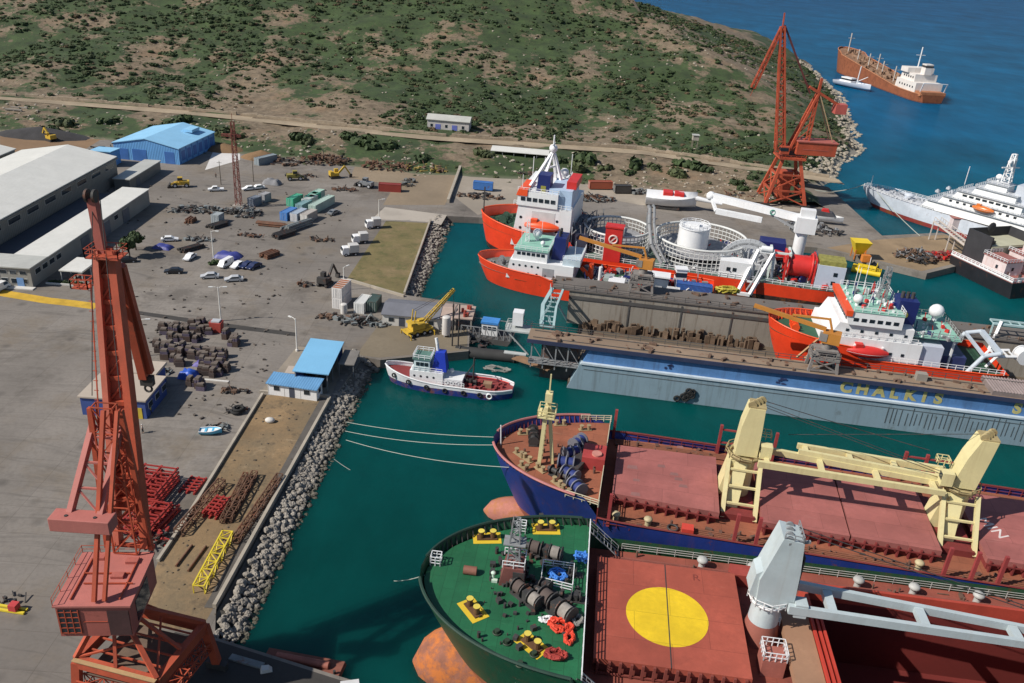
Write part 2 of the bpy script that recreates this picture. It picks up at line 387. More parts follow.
sheet([(-32.5,158.6),(-27.6,158.0),(-9.6,164.4),(-10.3,176),(-30.5,173.5)],'pier_apron',mat('pier_dirt',(.22,.18,.125),.95,.35,.15,grime=.5),2.006)
sheet(xy((100,140),(60,165),(0,150),(0,118),(60,112),(112,140)),'dirt_lot',mat('lot_dirt',(.25,.155,.085),.95,.4,.05,grime=.3),2.006)
sheet(xy((205,170),(240,160),(240,145),(215,147)),'white_slab',mat('white_slab',(.62,.6,.58),.8,.15,.2),2.014)
sheet(xy((560,190),(640,205),(812,212),(800,196),(640,182),(470,160),(452,195),(478,215)),'quay_slab',mat('quay_slab',(.36,.31,.25),.9,.35,.08,grime=.5),2.010)
sheet([(95,251.5),(118,236),(150,257),(141,274),(112,262)],'timber_deck',mat('timber_deck',(.31,.22,.13),.9,.4,.25,streak=0,grime=.4),2.014)
YEL=mat('yellow_paint',(.62,.38,.035),.8,.35,.5,grime=.25)
q=MB(); pl=[at(x,y) for x,y in((-10,291),(20,296),(47,300.5),(70,303),(97,306.5))]
for a,b in zip(pl,pl[1:]):
    q.add([(a.x,a.y+1.6,2.02),(a.x,a.y-1.6,2.02),(b.x,b.y-1.6,2.02),(b.x,b.y+1.6,2.02)],[(0,1,2,3)])
tag(q.build('road_marking',YEL),kind='structure')
sheet(xy((128,309.5),(170,315.5),(230,324),(295,332.5),(297,336.5),(230,328.5),(170,319.5),(128,313)),'tar_seam',mat('tar',(.05,.046,.042),.9,.3,.3),2.012)
# dirt road in front of the hill wall
q=MB(); xs=list(range(-420,126,6))
for i,x in enumerate(xs): q.v+= [(x,wall_y(x)-8.6,6.06+.0),(x,wall_y(x)-1.2,6.06)]
for i in range(len(xs)-1): q.f.append((2*i,2*i+2,2*i+3,2*i+1)); q.s.append(True)
tag(q.build('dirt_road',mat('road_dirt',(.34,.27,.185),.95,.4,.08,bump=.3)),kind='structure')
# low stone wall along road
q=MB(); xs=[x+random.uniform(-.6,.6) for x in range(-420,118,3)]
for a,b in zip(xs,xs[1:]):
    h=random.uniform(.9,1.5)
    if random.random()<.04: continue
    q.bar((a,wall_y(a),6+h/2-.3),(b,wall_y(b),6+h/2-.3),.8,h+.6)
tag(q.build('stone_wall',mat('stone_wall',(.36,.29,.21),.95,.4,.5,bump=.8)),'long low rubble stone wall running beside the dirt road below the hill','wall')
# kerbs: strip edges
KB=mat('kerb',(.42,.37,.30),.9,.3,.5,grime=.3)
def kerb(pts,w,h,label,m=KB,nm='kerb_wall',z=2):
    q=MB()
    for a,b in zip(pts,pts[1:]): q.bar((a[0],a[1],z+h/2),(b[0],b[1],z+h/2),w,h)
    return tag(q.build(nm,m),label,'kerb wall')
kerb([(-46.6,139.5),(-46.9,101),(-47.3,92)],.45,.5,'low pale kerb wall on the yard side of the bare dirt strip')
kerb([(-33.8,139.5),(-36.6,84)],.5,.7,'low pale kerb wall between the dirt strip and the grey riprap')
kerb([(-27.6,250.5),(-27.2,192)],.5,.8,'low kerb wall between dry grass patch and the boulders')
kerb(xy((346,280),(404,297)),.5,.6,'low pale kerb wall at the near end of the dry grass patch')
kerb([(-47.4,140.3),(-34,140.3)],.4,.5,'short low kerb wall below the small white house')
a,b=at(467,150),at(448,203)
kerb([a[:2],b[:2]],.9,1.3,'pale retaining wall running from the dirt road down to the quay')
# ---- riprap
def rock_mesh(seed,n=7):
    rnd=random.Random(seed); q=MB(); rings=[]
    for j,(z,r) in enumerate(((-.5,.55),(-.1,1.0),(.35,.8),(.55,.35))):
        rings.append([(r*rnd.uniform(.75,1.15)*math.cos(6.283*i/n),r*rnd.uniform(.7,1.1)*.8*math.sin(6.283*i/n),z*rnd.uniform(.8,1.2)) for i in range(n)])
    return q.loft(rings,False)
def wet(t,L,tc,noi,mr,mix,c):
    g=N(t,'NewGeometry'); sp=N(t,'SeparateXYZ'); L(g.outputs['Position'],sp.inputs[0]); oi=N(t,'ObjectInfo')
    c=mix(mr(noi(.25,3,.6,g.outputs['Position']),.3,.7,0,.55),c,(.19,.165,.14))
    return mix(mr(sp.outputs[2],.15,.75,.85,0),c,(.05,.048,.03))
ROCK=mat('limestone',(.40,.365,.315),.95,.45,.6,bump=.5,grime=.3,ramp=wet)
rk=[rock_mesh(i) for i in range(8)]
def scatter(q,src,p,s,rz,tilt=0):
    M=Matrix.Translation(p)@Matrix.Rotation(rz,4,'Z')@Matrix.Rotation(tilt,4,'X')@Matrix.Diagonal((s,s,s*random.uniform(.6,.95),1))
    q.add([M@V(v) for v in src.v],src.f,src.s[0])
spots=[]
def band(a0,a1,b0,b1,n,smin=.5,smax=1.15,z0=1.9,z1=-.5):
    for i in range(n):
        t=random.random(); s=random.random()
        x=(a0[0]*(1-t)+a1[0]*t)*(1-s)+(b0[0]*(1-t)+b1[0]*t)*s; y=(a0[1]*(1-t)+a1[1]*t)*(1-s)+(b0[1]*(1-t)+b1[1]*t)*s
        spots.append((x,y,z0+(z1-z0)*s+random.uniform(-.2,.3),smin+(smax-smin)*random.random()**2.2))
band((-33.0,157),(-35.2,79.5),(-27.6,157),(-31.6,80),3000,.24,.72,1.7)
band((-26.9,251),(-26.9,191),(-20.6,251),(-23.6,192),1300,.24,.72,1.7)
band((-26,257.5),(-26.5,250),(-21,257),(-20.5,250),70,.5,1.0)
band((-33.5,160.5),(-31,157),(-28,159),(-27,155),60,.5,1.0)
spots.sort(key=lambda p:-p[3]/math.hypot(p[0],p[1]))
kits=[]
for i in range(8):
    def mk(i=i):
        o=rk[i].build('riprap_boulder',ROCK); tag(o,'grey broken limestone boulder lying in the riprap bank along the quay water','boulder','riprap boulders'); return o
    kits.append(Kit(mk))
q=MB()
for k,(x,y,z,s) in enumerate(spots):
    if k<300:
        o=kits[k%8].put((x,y,z),random.uniform(0,6.28),sc=s)
    else: scatter(q,rk[k%8],V((x,y,z)),s,random.uniform(0,6.28),random.uniform(-.4,.4))
tag(q.build('riprap',ROCK),'bank of smaller grey limestone rocks along the quay edge','rocks',kind='stuff')
# base slope under riprap
q=MB()
for (a,b,c,d) in (((-36.6,79),(-33.3,139.6),(-27.0,157),(-31.2,79)),):
    pass
def slope(pa,pb,za=1.7,zb=-1.2):
    q=MB(); n=len(pa)
    for i in range(n): q.v+=[(*pa[i],za),(*pb[i],zb)]
    for i in range(n-1): q.f.append((2*i,2*i+1,2*i+3,2*i+2)); q.s.append(False)
    return tag(q.build('rubble_slope',mat('rubble_slope',(.12,.11,.095),.95,.4,.5)),kind='structure')
slope([(-36.5,78),(-33.3,139.6),(-31.3,158)],[(-30.6,78),(-27.0,139.6),(-26,158)])
slope([(-27,190),(-27.7,250),(-25,257.5)],[(-22.6,190),(-19.8,250),(-19.8,257.5)])
# dark band between kerb and rocks
q=MB(); q.bar((-34.9,139.6,1.9),(-37.3,84,1.9),1.4,.3); tag(q.build('drain_strip',mat('drain',(.10,.09,.08),.9,.3,.4)),kind='structure')
# ---- scrub
def clump(seed,n=70,flat=.62):
    rnd=random.Random(seed); q=MB()
    lob=[(rnd.uniform(-.55,.55),rnd.uniform(-.55,.55),rnd.uniform(.15,.5),rnd.uniform(.35,.6)) for _ in range(6)]
    for i in range(n):
        lx,ly,lz,lr=rnd.choice(lob); d=V((rnd.gauss(0,1),rnd.gauss(0,1),rnd.gauss(0,1)*.8+.3)).normalized()
        p=V((lx,ly,lz))+d*lr*rnd.uniform(.75,1.05); p.z=max(p.z*flat*1.3,0.02)
        u=d.orthogonal().normalized(); v=d.cross(u); s=rnd.uniform(.10,.22); a=rnd.uniform(0,6.28)
        tn=d*rnd.uniform(-.5,.5)*s
        e1=(u*math.cos(a)+v*math.sin(a))*s+tn; e2=(v*math.cos(a)-u*math.sin(a))*s-tn
        q.add([p-e1-e2*.6,p+e1-e2*.6,p+e1*.6+e2,p-e1*.6+e2],[(0,1,2,3)])
    # dark inner mass
    for lx,ly,lz,lr in lob: q.ball((lx,ly,lz*flat),lr*.82,7,(1,1,.8))
    return q
LEAF=[mat('scrub_leaf',(.038,.066,.018),.8,.5,.6,bump=.2),mat('scrub_leaf_olive',(.062,.080,.028),.8,.5,.6,bump=.2),mat('scrub_leaf_dry',(.12,.085,.045),.85,.4,.6,bump=.2)]
cl=[clump(i) for i in range(8)]
def vis(x,y,z):
    v=V((x,y,z))-CAM; d=v.dot(CF); return 512+FOC*v.dot(CR)/d, 341.5-FOC*v.dot(CU)/d
sh=[]
n=0
while n<12000:
    x=random.uniform(-400,200); y=random.uniform(330,640); W=wall_y(x)
    if y<W+3: continue
    z=land(x,y)
    if z<3.5: continue
    px,py=vis(x,y,z)
    if not(-30<px<880 and -15<py<230): continue
    den=noise.fractal(V((x*.014,y*.014,9.1)),1,2,4)*.9+noise.fractal(V((x*.05,y*.05,2.1)),1,2,3)*.5
    if den<random.uniform(-.5,.45): continue
    s=random.choice((.4,.5,.6,.7,.9,1.1,1.5,2.2))*random.uniform(.8,1.25); sh.append((x,y,z,s,0 if random.random()<.6 else (1 if random.random()<.75 else 2))); n+=1
sh.sort(key=lambda p:-p[3]/math.hypot(p[0],p[1]))
skits={}
def shrub(x,y,z,s,k,label='low rounded evergreen shrub growing on the stony hillside',group='shrubs on the hillside',sq=.8):
    i=random.randrange(4); key=(i,k)
    if key not in skits:
        def mk(i=i,k=k):
            o=cl[i].build('hill_shrub',LEAF[k]); return tag(o,label,'shrub',group)
        skits[key]=Kit(mk)
    return skits[key].put((x,y,z-.15*s),random.uniform(0,6.28),label,group,(s,s*random.uniform(.8,1.2),s*sq))
for p in sh[:270]: shrub(*p)
qs=[MB(),MB(),MB()]
small=[clump(20+i,26) for i in range(6)]
for x,y,z,s,k in sh[270:]:
    src=small[random.randrange(6)]; M=Matrix.Translation((x,y,z-.1))@Matrix.Rotation(random.uniform(0,6.28),4,'Z')@Matrix.Diagonal((s,s*random.uniform(.8,1.3),s*.8,1))
    qs[k].add([M@V(v) for v in src.v],src.f)
for k,l in enumerate(('dark green','olive green','dry brown')): tag(qs[k].build('hill_scrub',LEAF[k]),'scattered small %s scrub covering the stony hill'%l,'scrub',kind='stuff')
# pale stones on hill & coast
q=MB(); n=0
while n<2000:
    if n<1300:
        y=random.uniform(325,700); x=coast(y)-random.uniform(-3,9)+fbm(0,y,.05)*3; s=random.uniform(.5,1.7)
    else:
        x=random.uniform(-400,190); y=random.uniform(345,600); s=random.uniform(.3,.9)
        if y<wall_y(x)+2 or noise.fractal(V((x*.03,y*.03,5.5)),1,2,4)<.12: continue
    z=land(x,y)
    if n>=1300 and z<3: continue
    z=max(z,-.2)
    scatter(q,rk[n%8],V((x,y,z+.05*s)),s,random.uniform(0,6.28),random.uniform(-.5,.5)); n+=1
tag(q.build('pale_stones',mat('pale_stone',(.36,.315,.25),.95,.35,.6,bump=.4)),'pale limestone stones strewn over the hill and its shore','stones',kind='stuff')
# distinct shrubs on the bank below the road (px x, px y, size)
for i,(px,py,s) in enumerate(((590,160,5.6),(575,166,4.5),(605,168,3),(636,163,4.8),(655,166,3.2),(690,165,5.2),(676,172,4),(704,168,3.6),(360,142,5.5),(378,146,4.6),(345,136,4),(388,147,3.6),(425,158,3),(107,118,3.6),(150,128,3),(175,120,4.2),(186,118,3.4),(70,124,4.4),(52,131,3.6),(477,152,3.4),(487,154,3),(300,136,4),(310,141,3),(222,132,4.2),(235,137,3.6),(735,182,3),(742,188,2.6),(752,178,2.6),(630,172,2.6),(560,156,3))):
    z=4.3; 
    for _ in range(4): p=at(px,py+2,z); z=land(p.x,p.y)
    shrub(p.x,p.y,z,s*1.12,random.choice((0,0,1)),'large round green bush on the dusty bank below the dirt road','bushes on the bank',1.0)

q=MB(); rnd=random.Random(91)
for k in range(900):
    x=rnd.uniform(-230,95); y=wall_y(x)-rnd.uniform(9,55)
    if noise.fractal(V((x*.05,y*.05,1.5)),1,2,3)<-.05: continue
    scatter(q,rk[k%8],V((x,y,land(x,y)+.05)),rnd.uniform(.25,.95),rnd.uniform(0,6.28),rnd.uniform(-.5,.5))
tag(q.build('bank_rubble',mat('pale_stone',(.36,.315,.25))),'pale rubble strewn over the dusty bank below the dirt road','rubble',kind='stuff')
q=MB()
for k in range(260):
    x=rnd.uniform(-230,95); y=wall_y(x)-rnd.uniform(9,50); s_=rnd.uniform(.5,1.5); src=small[k%6]
    M=Matrix.Translation((x,y,land(x,y)-.1))@Matrix.Rotation(rnd.uniform(0,6.28),4,'Z')@Matrix.Diagonal((s_,s_,s_*.8,1)); q.add([M@V(v) for v in src.v],src.f)
tag(q.build('bank_scrub',LEAF[1]),'small olive scrub scattered over the dusty bank below the dirt road','scrub',kind='stuff')
q=MB()
for k in range(110):
    x=rnd.uniform(-45.5,-35.5); y=rnd.uniform(82,138); scatter(q,rk[k%8],V((x,y,2.02)),rnd.uniform(.08,.3),rnd.uniform(0,6.28))
tag(q.build('strip_stones',mat('dark_stone',(.10,.08,.06),.95,.4)),'small dark stones and clods strewn on the bare dirt strip','stones',kind='stuff')

sheet([(-35.6,61),(-16.4,61),(-15.9,73.2),(-34.6,78.6),(-40,79.5),(-46,74)],'pier_shade_sheet',mat('pier_shadow_paint',(.055,.05,.046),.9,.4,.2,grime=.4),2.012)  # near-black sheet paints the crane's shadow onto the pier
# ================================================================== YARD BUILDINGS
def gable(name,label,loc,rz,Wd,D,he,hr,wall,roof,over=.35,cat='building',thick=.25):
    """origin front-left corner; x = width, y = depth, ridge along y"""
    t=thing(name,label,cat,loc,rz)
    q=MB(); q.xprism([(0,0),(Wd,0),(Wd,he),(Wd/2,hr),(0,he)],0,D); q.build('wall',wall,t)
    q=MB(); s=(hr-he)/(Wd/2)
    q.xprism([(-over,he-over*s+.03),(Wd/2,hr+.03),(Wd+over,he-over*s+.03),(Wd+over,he-over*s+.03+thick),(Wd/2,hr+.03+thick),(-over,he-over*s+.03+thick)],-over,D+over)
    q.build('roof',roof,t); return t
WHROOF=corr('white_roof_sheet',(.70,.69,.64),.9,1,grime=.12,streak=.2,rustcol=(.42,.38,.32),var=.12,depth=.3)
GRROOF=corr('grey_roof_sheet',(.50,.50,.46),.9,1,grime=.2,var=.2,depth=.4)
GWALL=corr('grey_wall_sheet',(.20,.20,.185),.8,1,grime=.3,var=.2)
PLAS=mat('white_plaster',(.62,.60,.56),.85,.15,.4,grime=.2,streak=.2,rustcol=(.35,.3,.24))
GPLAS=mat('grey_plaster',(.30,.29,.26),.85,.2,.4,grime=.3)
WIN=glass('window_glass'); WFR=mat('window_frame',(.6,.6,.58),.5,.1)
def window(parent,c,w,h,ax,name='window',out=.06,fr=True):
    """ax: outward normal 'x-','x+','y-','y+' """
    q=MB(); g=MB(); s=-1 if ax[1]=='-' else 1
    if ax[0]=='y':
        q.box(c[0]-w/2-.08,c[0]+w/2+.08,min(c[1],c[1]+s*out),max(c[1],c[1]+s*out),c[2]-h/2-.08,c[2]+h/2+.08)
        g.box(c[0]-w/2,c[0]+w/2,min(c[1]+s*out*.5,c[1]+s*out*1.5),max(c[1]+s*out*.5,c[1]+s*out*1.5),c[2]-h/2,c[2]+h/2)
    else:
        q.box(min(c[0],c[0]+s*out),max(c[0],c[0]+s*out),c[1]-w/2-.08,c[1]+w/2+.08,c[2]-h/2-.08,c[2]+h/2+.08)
        g.box(min(c[0]+s*out*.5,c[0]+s*out*1.5),max(c[0]+s*out*.5,c[0]+s*out*1.5),c[1]-w/2,c[1]+w/2,c[2]-h/2,c[2]+h/2)
    o=q.build(name,WFR,parent); g.build('pane',WIN,o); return o
def door(parent,c,w,h,ax,m,name='door',out=.08):
    q=MB(); s=-1 if ax[1]=='-' else 1
    if ax[0]=='y': q.box(c[0]-w/2,c[0]+w/2,min(c[1],c[1]+s*out),max(c[1],c[1]+s*out),c[2],c[2]+h)
    else: q.box(min(c[0],c[0]+s*out),max(c[0],c[0]+s*out),c[1]-w/2,c[1]+w/2,c[2],c[2]+h)
    return q.build(name,m,parent)
# main white-roofed hall
t=gable('warehouse','large warehouse with long white gabled roof at the left edge of the yard',(-161,184,2),0,30,83,8.5,11.2,GWALL,WHROOF)
for k in range(9): window(t,(30,6+k*9,6.6),5.5,1.4,'x+','window')
q=MB(); q.bar((30.45,-.3,8.2),(30.45,83.3,8.2),.3); q.build('gutter',GWALL,t)
t=gable('warehouse','second white gabled warehouse farther left behind the long one',(-198,196,2),0,34,72,8.5,11.5,GWALL,WHROOF)
# annex
t=thing('workshop_annex','low workshop annex with pale strip roof and two storey office front beside the large warehouse','building',(-130.6,181,2))
q=MB(); q.box(.1,10.2,0,66,0,2.6); q.build('inner_roof',mat('shaded_roof',(.055,.065,.085),.7,.25,.15),t)  # dark colour paints in the tall warehouse's shadow across this lower roof
q=MB(); q.box(10.2,17.9,0,66.2,0,4.75); q.box(.1,10.2,-.2,7.5,0,4.7); q.build('wall',GPLAS,t)
q=MB(); q.box(10.0,18.2,7.5,66.5,4.76,5.0); q.build('roof',WHROOF,t)
q=MB(); q.box(0,18.2,-.5,7.5,4.8,5.05); q.build('office_roof',GRROOF,t)
for k in range(6): window(t,(11.5+(k%3)*2.3 if k<3 else 11.5+(k%3)*2.3,0,1.5 if k<3 else 3.6),1.5,1.1 if k<3 else .8,'y-')
for k in range(4): window(t,(2+k*2.2,-.2,1.5),1.4,1.1,'y-')
door(t,(15.2,-.06,0),1.6,2.3,'y-',mat('blue_door',(.16,.3,.55),.5))
for k in range(7): window(t,(17.9,3+k*3.2 if k<4 else 14+k*6,3.2),2.2,1.2,'x+')
for k in range(3): door(t,(17.92,26+k*12,0),4.2,3.8,'x+',mat('roller_door',(.13,.14,.16),.6),'roller_door')
q=MB(); q.box(9,18.6,-1.6,-.1,.004,.25); q.build('step',PLAS,t)
t=thing('shed','narrow grey flat roofed shed between the white annex and the blue hall','building',(-129.2,260,2))
MB().box(0,5,0,24,0,3.4).build('wall',GWALL,t); MB().yprism([(-.3,3.42),(24.3,3.42),(24.3,3.7),(-.3,3.7)],-.3,5.3).build('roof',GRROOF,t)
door(t,(5.0,6,0),3,2.6,'x+',mat('roller_door',(.13,.14,.16)),'roller_door')
t=thing('carport','white flat car canopy on posts beside the office annex','canopy',(-108.9,186,2))
MB().box(0,5.6,0,9,2.5,2.75).build('roof',WHROOF,t); q=MB()
for x in(.3,5.3):
    for y in(.3,4.5,8.7): MB().bar((x,y,0),(x,y,2.5),.15).build('post',WFR,t)
t=thing('hedge','dark green hedge with low kerb under the car canopy','hedge',(-110.5,184.8,2)); 
q=MB()
for i in range(7): scatter(q,cl[i%8],V((i*1.1,random.uniform(-.3,.3),0)),1.0,i)
q.build('foliage',LEAF[0],t); MB().box(-.6,8.4,-1.3,-1.0,0,.4).build('kerb',PLAS,t)
# blue hall
BLW=corr('blue_wall_sheet',(.13,.34,.66),.6,0,grime=.1,var=.15); BLWS=corr('blue_wall_sheet_shaded',(.10,.25,.55),.6,1,var=.15)  # side copy is darker: the shade on that wall is painted in
BLR=corr('light_blue_roof_sheet',(.30,.60,.86),.7,1,grime=.15,var=.15,streak=.15,rustcol=(.35,.4,.45),depth=.35)
t=gable('blue_hall','bright blue gabled sheet metal hall at the far side of the yard',(-145.4,296,2),R(-6),24.2,28,5.6,8.0,BLW,BLR)
t['category']='building'
DB=mat('dark_blue_door',(.05,.15,.42),.5,.2)
door(t,(3.2,0,0),4.2,3.9,'y-',DB,'sliding_door'); door(t,(9.5,0,0),5.2,4.1,'y-',DB,'sliding_door'); door(t,(20.7,0,0),3.6,4.2,'y-',DB,'sliding_door')
q=MB()
for k in range(7): MB().bar((24.25,1+k*4.4,0),(24.25,1+k*4.4,5.5),.35).build('pilaster',BLWS,t)
for k in range(6): door(t,(24.2,3.2+k*4.4,1.0),2.6,3.4,'x+',DB,'blue_panel')
q=MB(); q.box(17,20.6,18,24,7.2,8.2); q.build('roof_vent',BLR,t)
t=thing('shed','small light blue roofed lean-to behind the white warehouse gable','building',at(92,166)); 
MB().box(0,7,0,7,0,4.8).build('wall',BLW,t); MB().yprism([(-.3,5.2),(7.3,4.82),(7.3,5.05),(-.3,5.45)],-.3,7.3).build('roof',BLR,t)
# blue-walled building with tan roof
BW=mat('blue_plaster',(.045,.085,.28),.7,.25,.4,grime=.2); TANR=mat('tan_roof',(.46,.39,.32),.9,.2,.15,grime=.25)
t=thing('store_building','low blue walled store with flat tan roof beside the block stacks','building',(-75.5,128.3,2))
MB().box(0,11.5,0,9.0,0,3.6).box(0,9.6,9.0,13.6,0,3.6).build('wall',BW,t); MB().box(-.3,11.8,-.3,9.05,3.62,3.9).build('roof',TANR,t); MB().box(-.3,9.9,9.05,14,3.64,4.15).build('upper_roof',TANR,t)
for k in range(3): window(t,(11.5,2+k*3,2),1.6,1.1,'x+')
door(t,(10.2,0,0),1.2,2.2,'y-',mat('yellow_door',(.6,.45,.05)))
# light-blue open shed
t=thing('open_shed','open sided shed with light sky blue mono roof by the riprap corner','building',(-41.0,141.9,2))
SKB=corr('sky_blue_roof',(.22,.50,.75),.5,0,var=.1,grime=.1,depth=.05)
MB().xprism([(-.3,4.35),(6.6,4.05),(6.6,4.25),(-.3,4.55)],-.3,14).build('roof',SKB,t)
for x in(.1,6.2):
    for y in(.2,4.7,9.2,13.6): MB().bar((x,y,0),(x,y,4.1),.22).build('post',mat('steel_grey',(.2,.21,.22),.5),t)
MB().box(0,.2,.2,13.6,0,4.0).box(.2,6.2,13.4,13.6,0,4).build('back_wall',BW,t)
q=MB(); q.box(1.2,3.0,1,3.2,0,1.5); q.box(3.5,5.4,2,5,0,1.2); q.box(1,2.4,6,9,0,1.8); tag(q.build('crate_stack',mat('dark_crate',(.07,.065,.06),.8,.4),None,(-41,142,2)),'dark crates stored under the sky blue shed roof','crates')
t=thing('lean_to','grey flat lean-to roof beside the sky blue shed','shed',(-34.2,148.8,2)); MB().box(0,3.2,0,6.4,2.6,2.8).build('roof',mat('old_roof',(.2,.185,.17),.9,.3),t)
for x,y in((.2,.2),(3,.2),(.2,6.2),(3,6.2)): MB().bar((x,y,0),(x,y,2.6),.15).build('post',mat('steel_grey',(.2,.21,.22)),t)
# white house
t=thing('site_office','small white cabin with mid blue pitched roof and two windows','building',(-45.6,139.9,2),R(-8))
PB=corr('mid_blue_roof',(.13,.30,.52),.5,0,var=.15,depth=.3)
MB().box(0,9.6,0,3.0,0,2.6).build('wall',mat('white_panel',(.74,.74,.74),.6,.08,.5),t)
MB().yprism([(-.4,2.45),(3.4,3.0),(3.4,3.16),(-.4,2.62)],-.3,9.9).build('roof',PB,t)
window(t,(1.7,0,1.6),1.1,.9,'y-'); window(t,(7.7,0,1.6),1.1,.9,'y-'); door(t,(4.7,-.0,0),1.0,2.1,'y-',mat('dark_door',(.06,.07,.1)))
window(t,(9.6,1.5,1.6),1.0,.9,'x+'); 
for k in range(4): MB().box(-.02+k*3.2-.05,k*3.2+.05,-.03,0,0,2.5).build('panel_joint',WFR,t)
t=thing('annex_roof','small tan flat roof between the white cabin and blue shed','shed',(-43.6,144.2,2)); MB().box(0,2.5,0,3,2.3,2.5).build('roof',TANR,t)
for x,y in((.2,.2),(2.3,.2),(.2,2.8),(2.3,2.8)): MB().bar((x,y,0),(x,y,2.3),.15).build('post',WFR,t)
# grey roofed building on pier apron
t=thing('pier_building','long low white building with slate grey roof at the pier root','building',(-29.6,174.2,2),R(-2.5))
SLR=mat('slate_roof',(.165,.17,.195),.7,.25,.25)
MB().box(0,15.5,0,8.3,0,2.6).build('wall',PLAS,t); MB().yprism([(-.4,2.62),(4.2,3.7),(8.7,2.62),(8.7,2.8),(4.2,3.9),(-.4,2.8)],-.3,13).build('roof',SLR,t)
MB().yprism([(-.4,2.66),(4.2,3.74),(8.7,2.66),(8.7,2.84),(4.2,3.94),(-.4,2.84)],13.1,15.9).build('roof_panel',mat('pink_roof',(.42,.32,.27),.8,.2),t)
door(t,(4.4,0,0),1.3,2.1,'y-',mat('dark_door',(.06,.07,.1)))
for x in(2,8.5,11): window(t,(x,0,1.5),1.2,.9,'y-')
t=thing('jetty_canopy','pinkish flat canopy with rusty drums on legs over the quay edge','canopy',(-13.4,173.6,2),R(-2.5))
MB().box(0,4.2,0,7.4,3.0,3.25).build('roof',mat('pink_roof',(.42,.32,.27),.8,.2),t)
for x,y in((.3,.3),(3.9,.3),(.3,7.1),(3.9,7.1)): MB().bar((x,y,-.5),(x,y,3),.35).build('post',CONC,t)
for i in range(6): tag(MB().tube((0,0,0),(0,0,.9),.32,10).build('oil_drum',mat('red_drum',(.35,.06,.04),.5,.4),None,(-13.4+random.uniform(.6,3.4),174.3+random.uniform(0,5),5.26)),'rusty red drum standing on the pink jetty canopy','drum','drums on the jetty canopy')
# white tank + mast poles
t=thing('storage_silo','pale vertical cylindrical tank with domed top standing at the end of the slate roofed building','tank',at(446,336))
MB().tube((0,0,.5),(0,0,4.6),.95,16).ball((0,0,4.6),.95,16,(1,1,.35),True).build('shell',mat('pale_tank',(.6,.58,.55),.5,.15,.5,streak=.3),t)
for k in range(3): MB().bar((.7*math.cos(k*2.1),.7*math.sin(k*2.1),0),(.7*math.cos(k*2.1),.7*math.sin(k*2.1),.6),.16).build('leg',WFR,t)
# blue-white stone house by the road, sentry tower, long shed
a=at(431,134,5.5)
t=thing('roadside_house','small pale gabled house with blue doors beside the dirt road','building',(-41.6,357.5,5.8),R(-4))
MB().box(0,17.5,0,7,0,4.8).build('wall',mat('pale_stone_wall',(.50,.47,.45),.85,.15,.4),t); MB().yprism([(-.5,4.82),(3.5,6.4),(7.5,4.82),(7.5,5.05),(3.5,6.65),(-.5,5.05)],-.5,18).build('roof',GRROOF,t)
for x in(4.5,11.5): door(t,(x,0,.2),2.2,3.0,'y-',mat('violet_blue_door',(.14,.17,.5),.6))
for x in(1.8,8,15): window(t,(x,0,2.6),1.0,1.2,'y-')
t=thing('guard_tower','small wooden watch hut on stilts by the hillside road','tower',at(692,148,7)); 
for x,y in((0,0),(2,0),(0,2),(2,2)): MB().bar((x,y,0),(x,y,3.2),.2).build('leg',mat('weathered_wood',(.3,.26,.2),.9,.3),t)
MB().box(-.2,2.2,-.2,2.2,3.2,5.2).build('cabin',mat('weathered_board',(.42,.38,.32),.9,.3),t); MB().box(-.5,2.5,-.5,2.5,5.22,5.4).build('roof',GRROOF,t)
a=at(490,160,3); b=at(548,165,3)
t=thing('long_shed','long white roofed open shed behind the orange offshore ships','shed',(a.x,a.y,3),hdg(a,b)); Ln=(b-a).length
MB().yprism([(0,3.6),(6,4.2),(6,4.4),(0,3.8)],0,Ln).build('roof',WHROOF,t); MB().box(.2,Ln-.2,5.6,5.8,0,4.0).build('back_wall',GPLAS,t)
for k in range(6): MB().bar((.3+k*(Ln-.6)/5,.3,-.5),(.3+k*(Ln-.6)/5,.3,3.7),.2).build('post',mat('steel_grey',(.2,.21,.22)),t)
# concrete frame hut far left
t=thing('ruined_hut','roofless pale concrete frame hut beside the coal heap','building',at(8,118)); 
for x in(0,3,6):
    for y in(0,4): MB().bar((x,y,0),(x,y,3.4),.6).build('post',CONC,t)
MB().box(-.4,6.4,-.4,.4,3.4,3.9).box(-.4,6.4,3.6,4.4,3.4,3.9).build('beam',CONC,t)
# coal heap
def heap(name,label,c,rx,ry,h,m,cat='heap',seed=0,rz=0):
    q=MB(); rings=[]
    for j in range(7):
        f=1-j/6.0; rings.append([(rx*f*math.cos(6.283*i/22)*(1+.18*noise.noise(V((i*.7,j*.9,seed)))),ry*f*math.sin(6.283*i/22)*(1+.18*noise.noise(V((i*.6,j,seed+4)))),h*(1-f)**.8*(1+.2*noise.noise(V((i,j,seed+2))))-.1*(f>.9)) for i in range(22)])
    q.loft(rings,True,True); return tag(q.build(name,m,None,c,rz),label,cat)
heap('coal_heap','dark grey grit heap at the far left of the yard',at(42,136),18,7,3.6,mat('coal',(.045,.043,.045),.95,.4,.2,bump=.6))
heap('earth_heap','brown earth mound beside the lattice mast',at(262,158),8,5,3,mat('brown_earth',(.20,.12,.06),.95,.4,.2,bump=.6),seed=3)
heap('earth_heap','low rust brown earth mound behind the blue hall',at(225,150),8,5,2.6,mat('brown_earth',(.20,.12,.06)),seed=5)
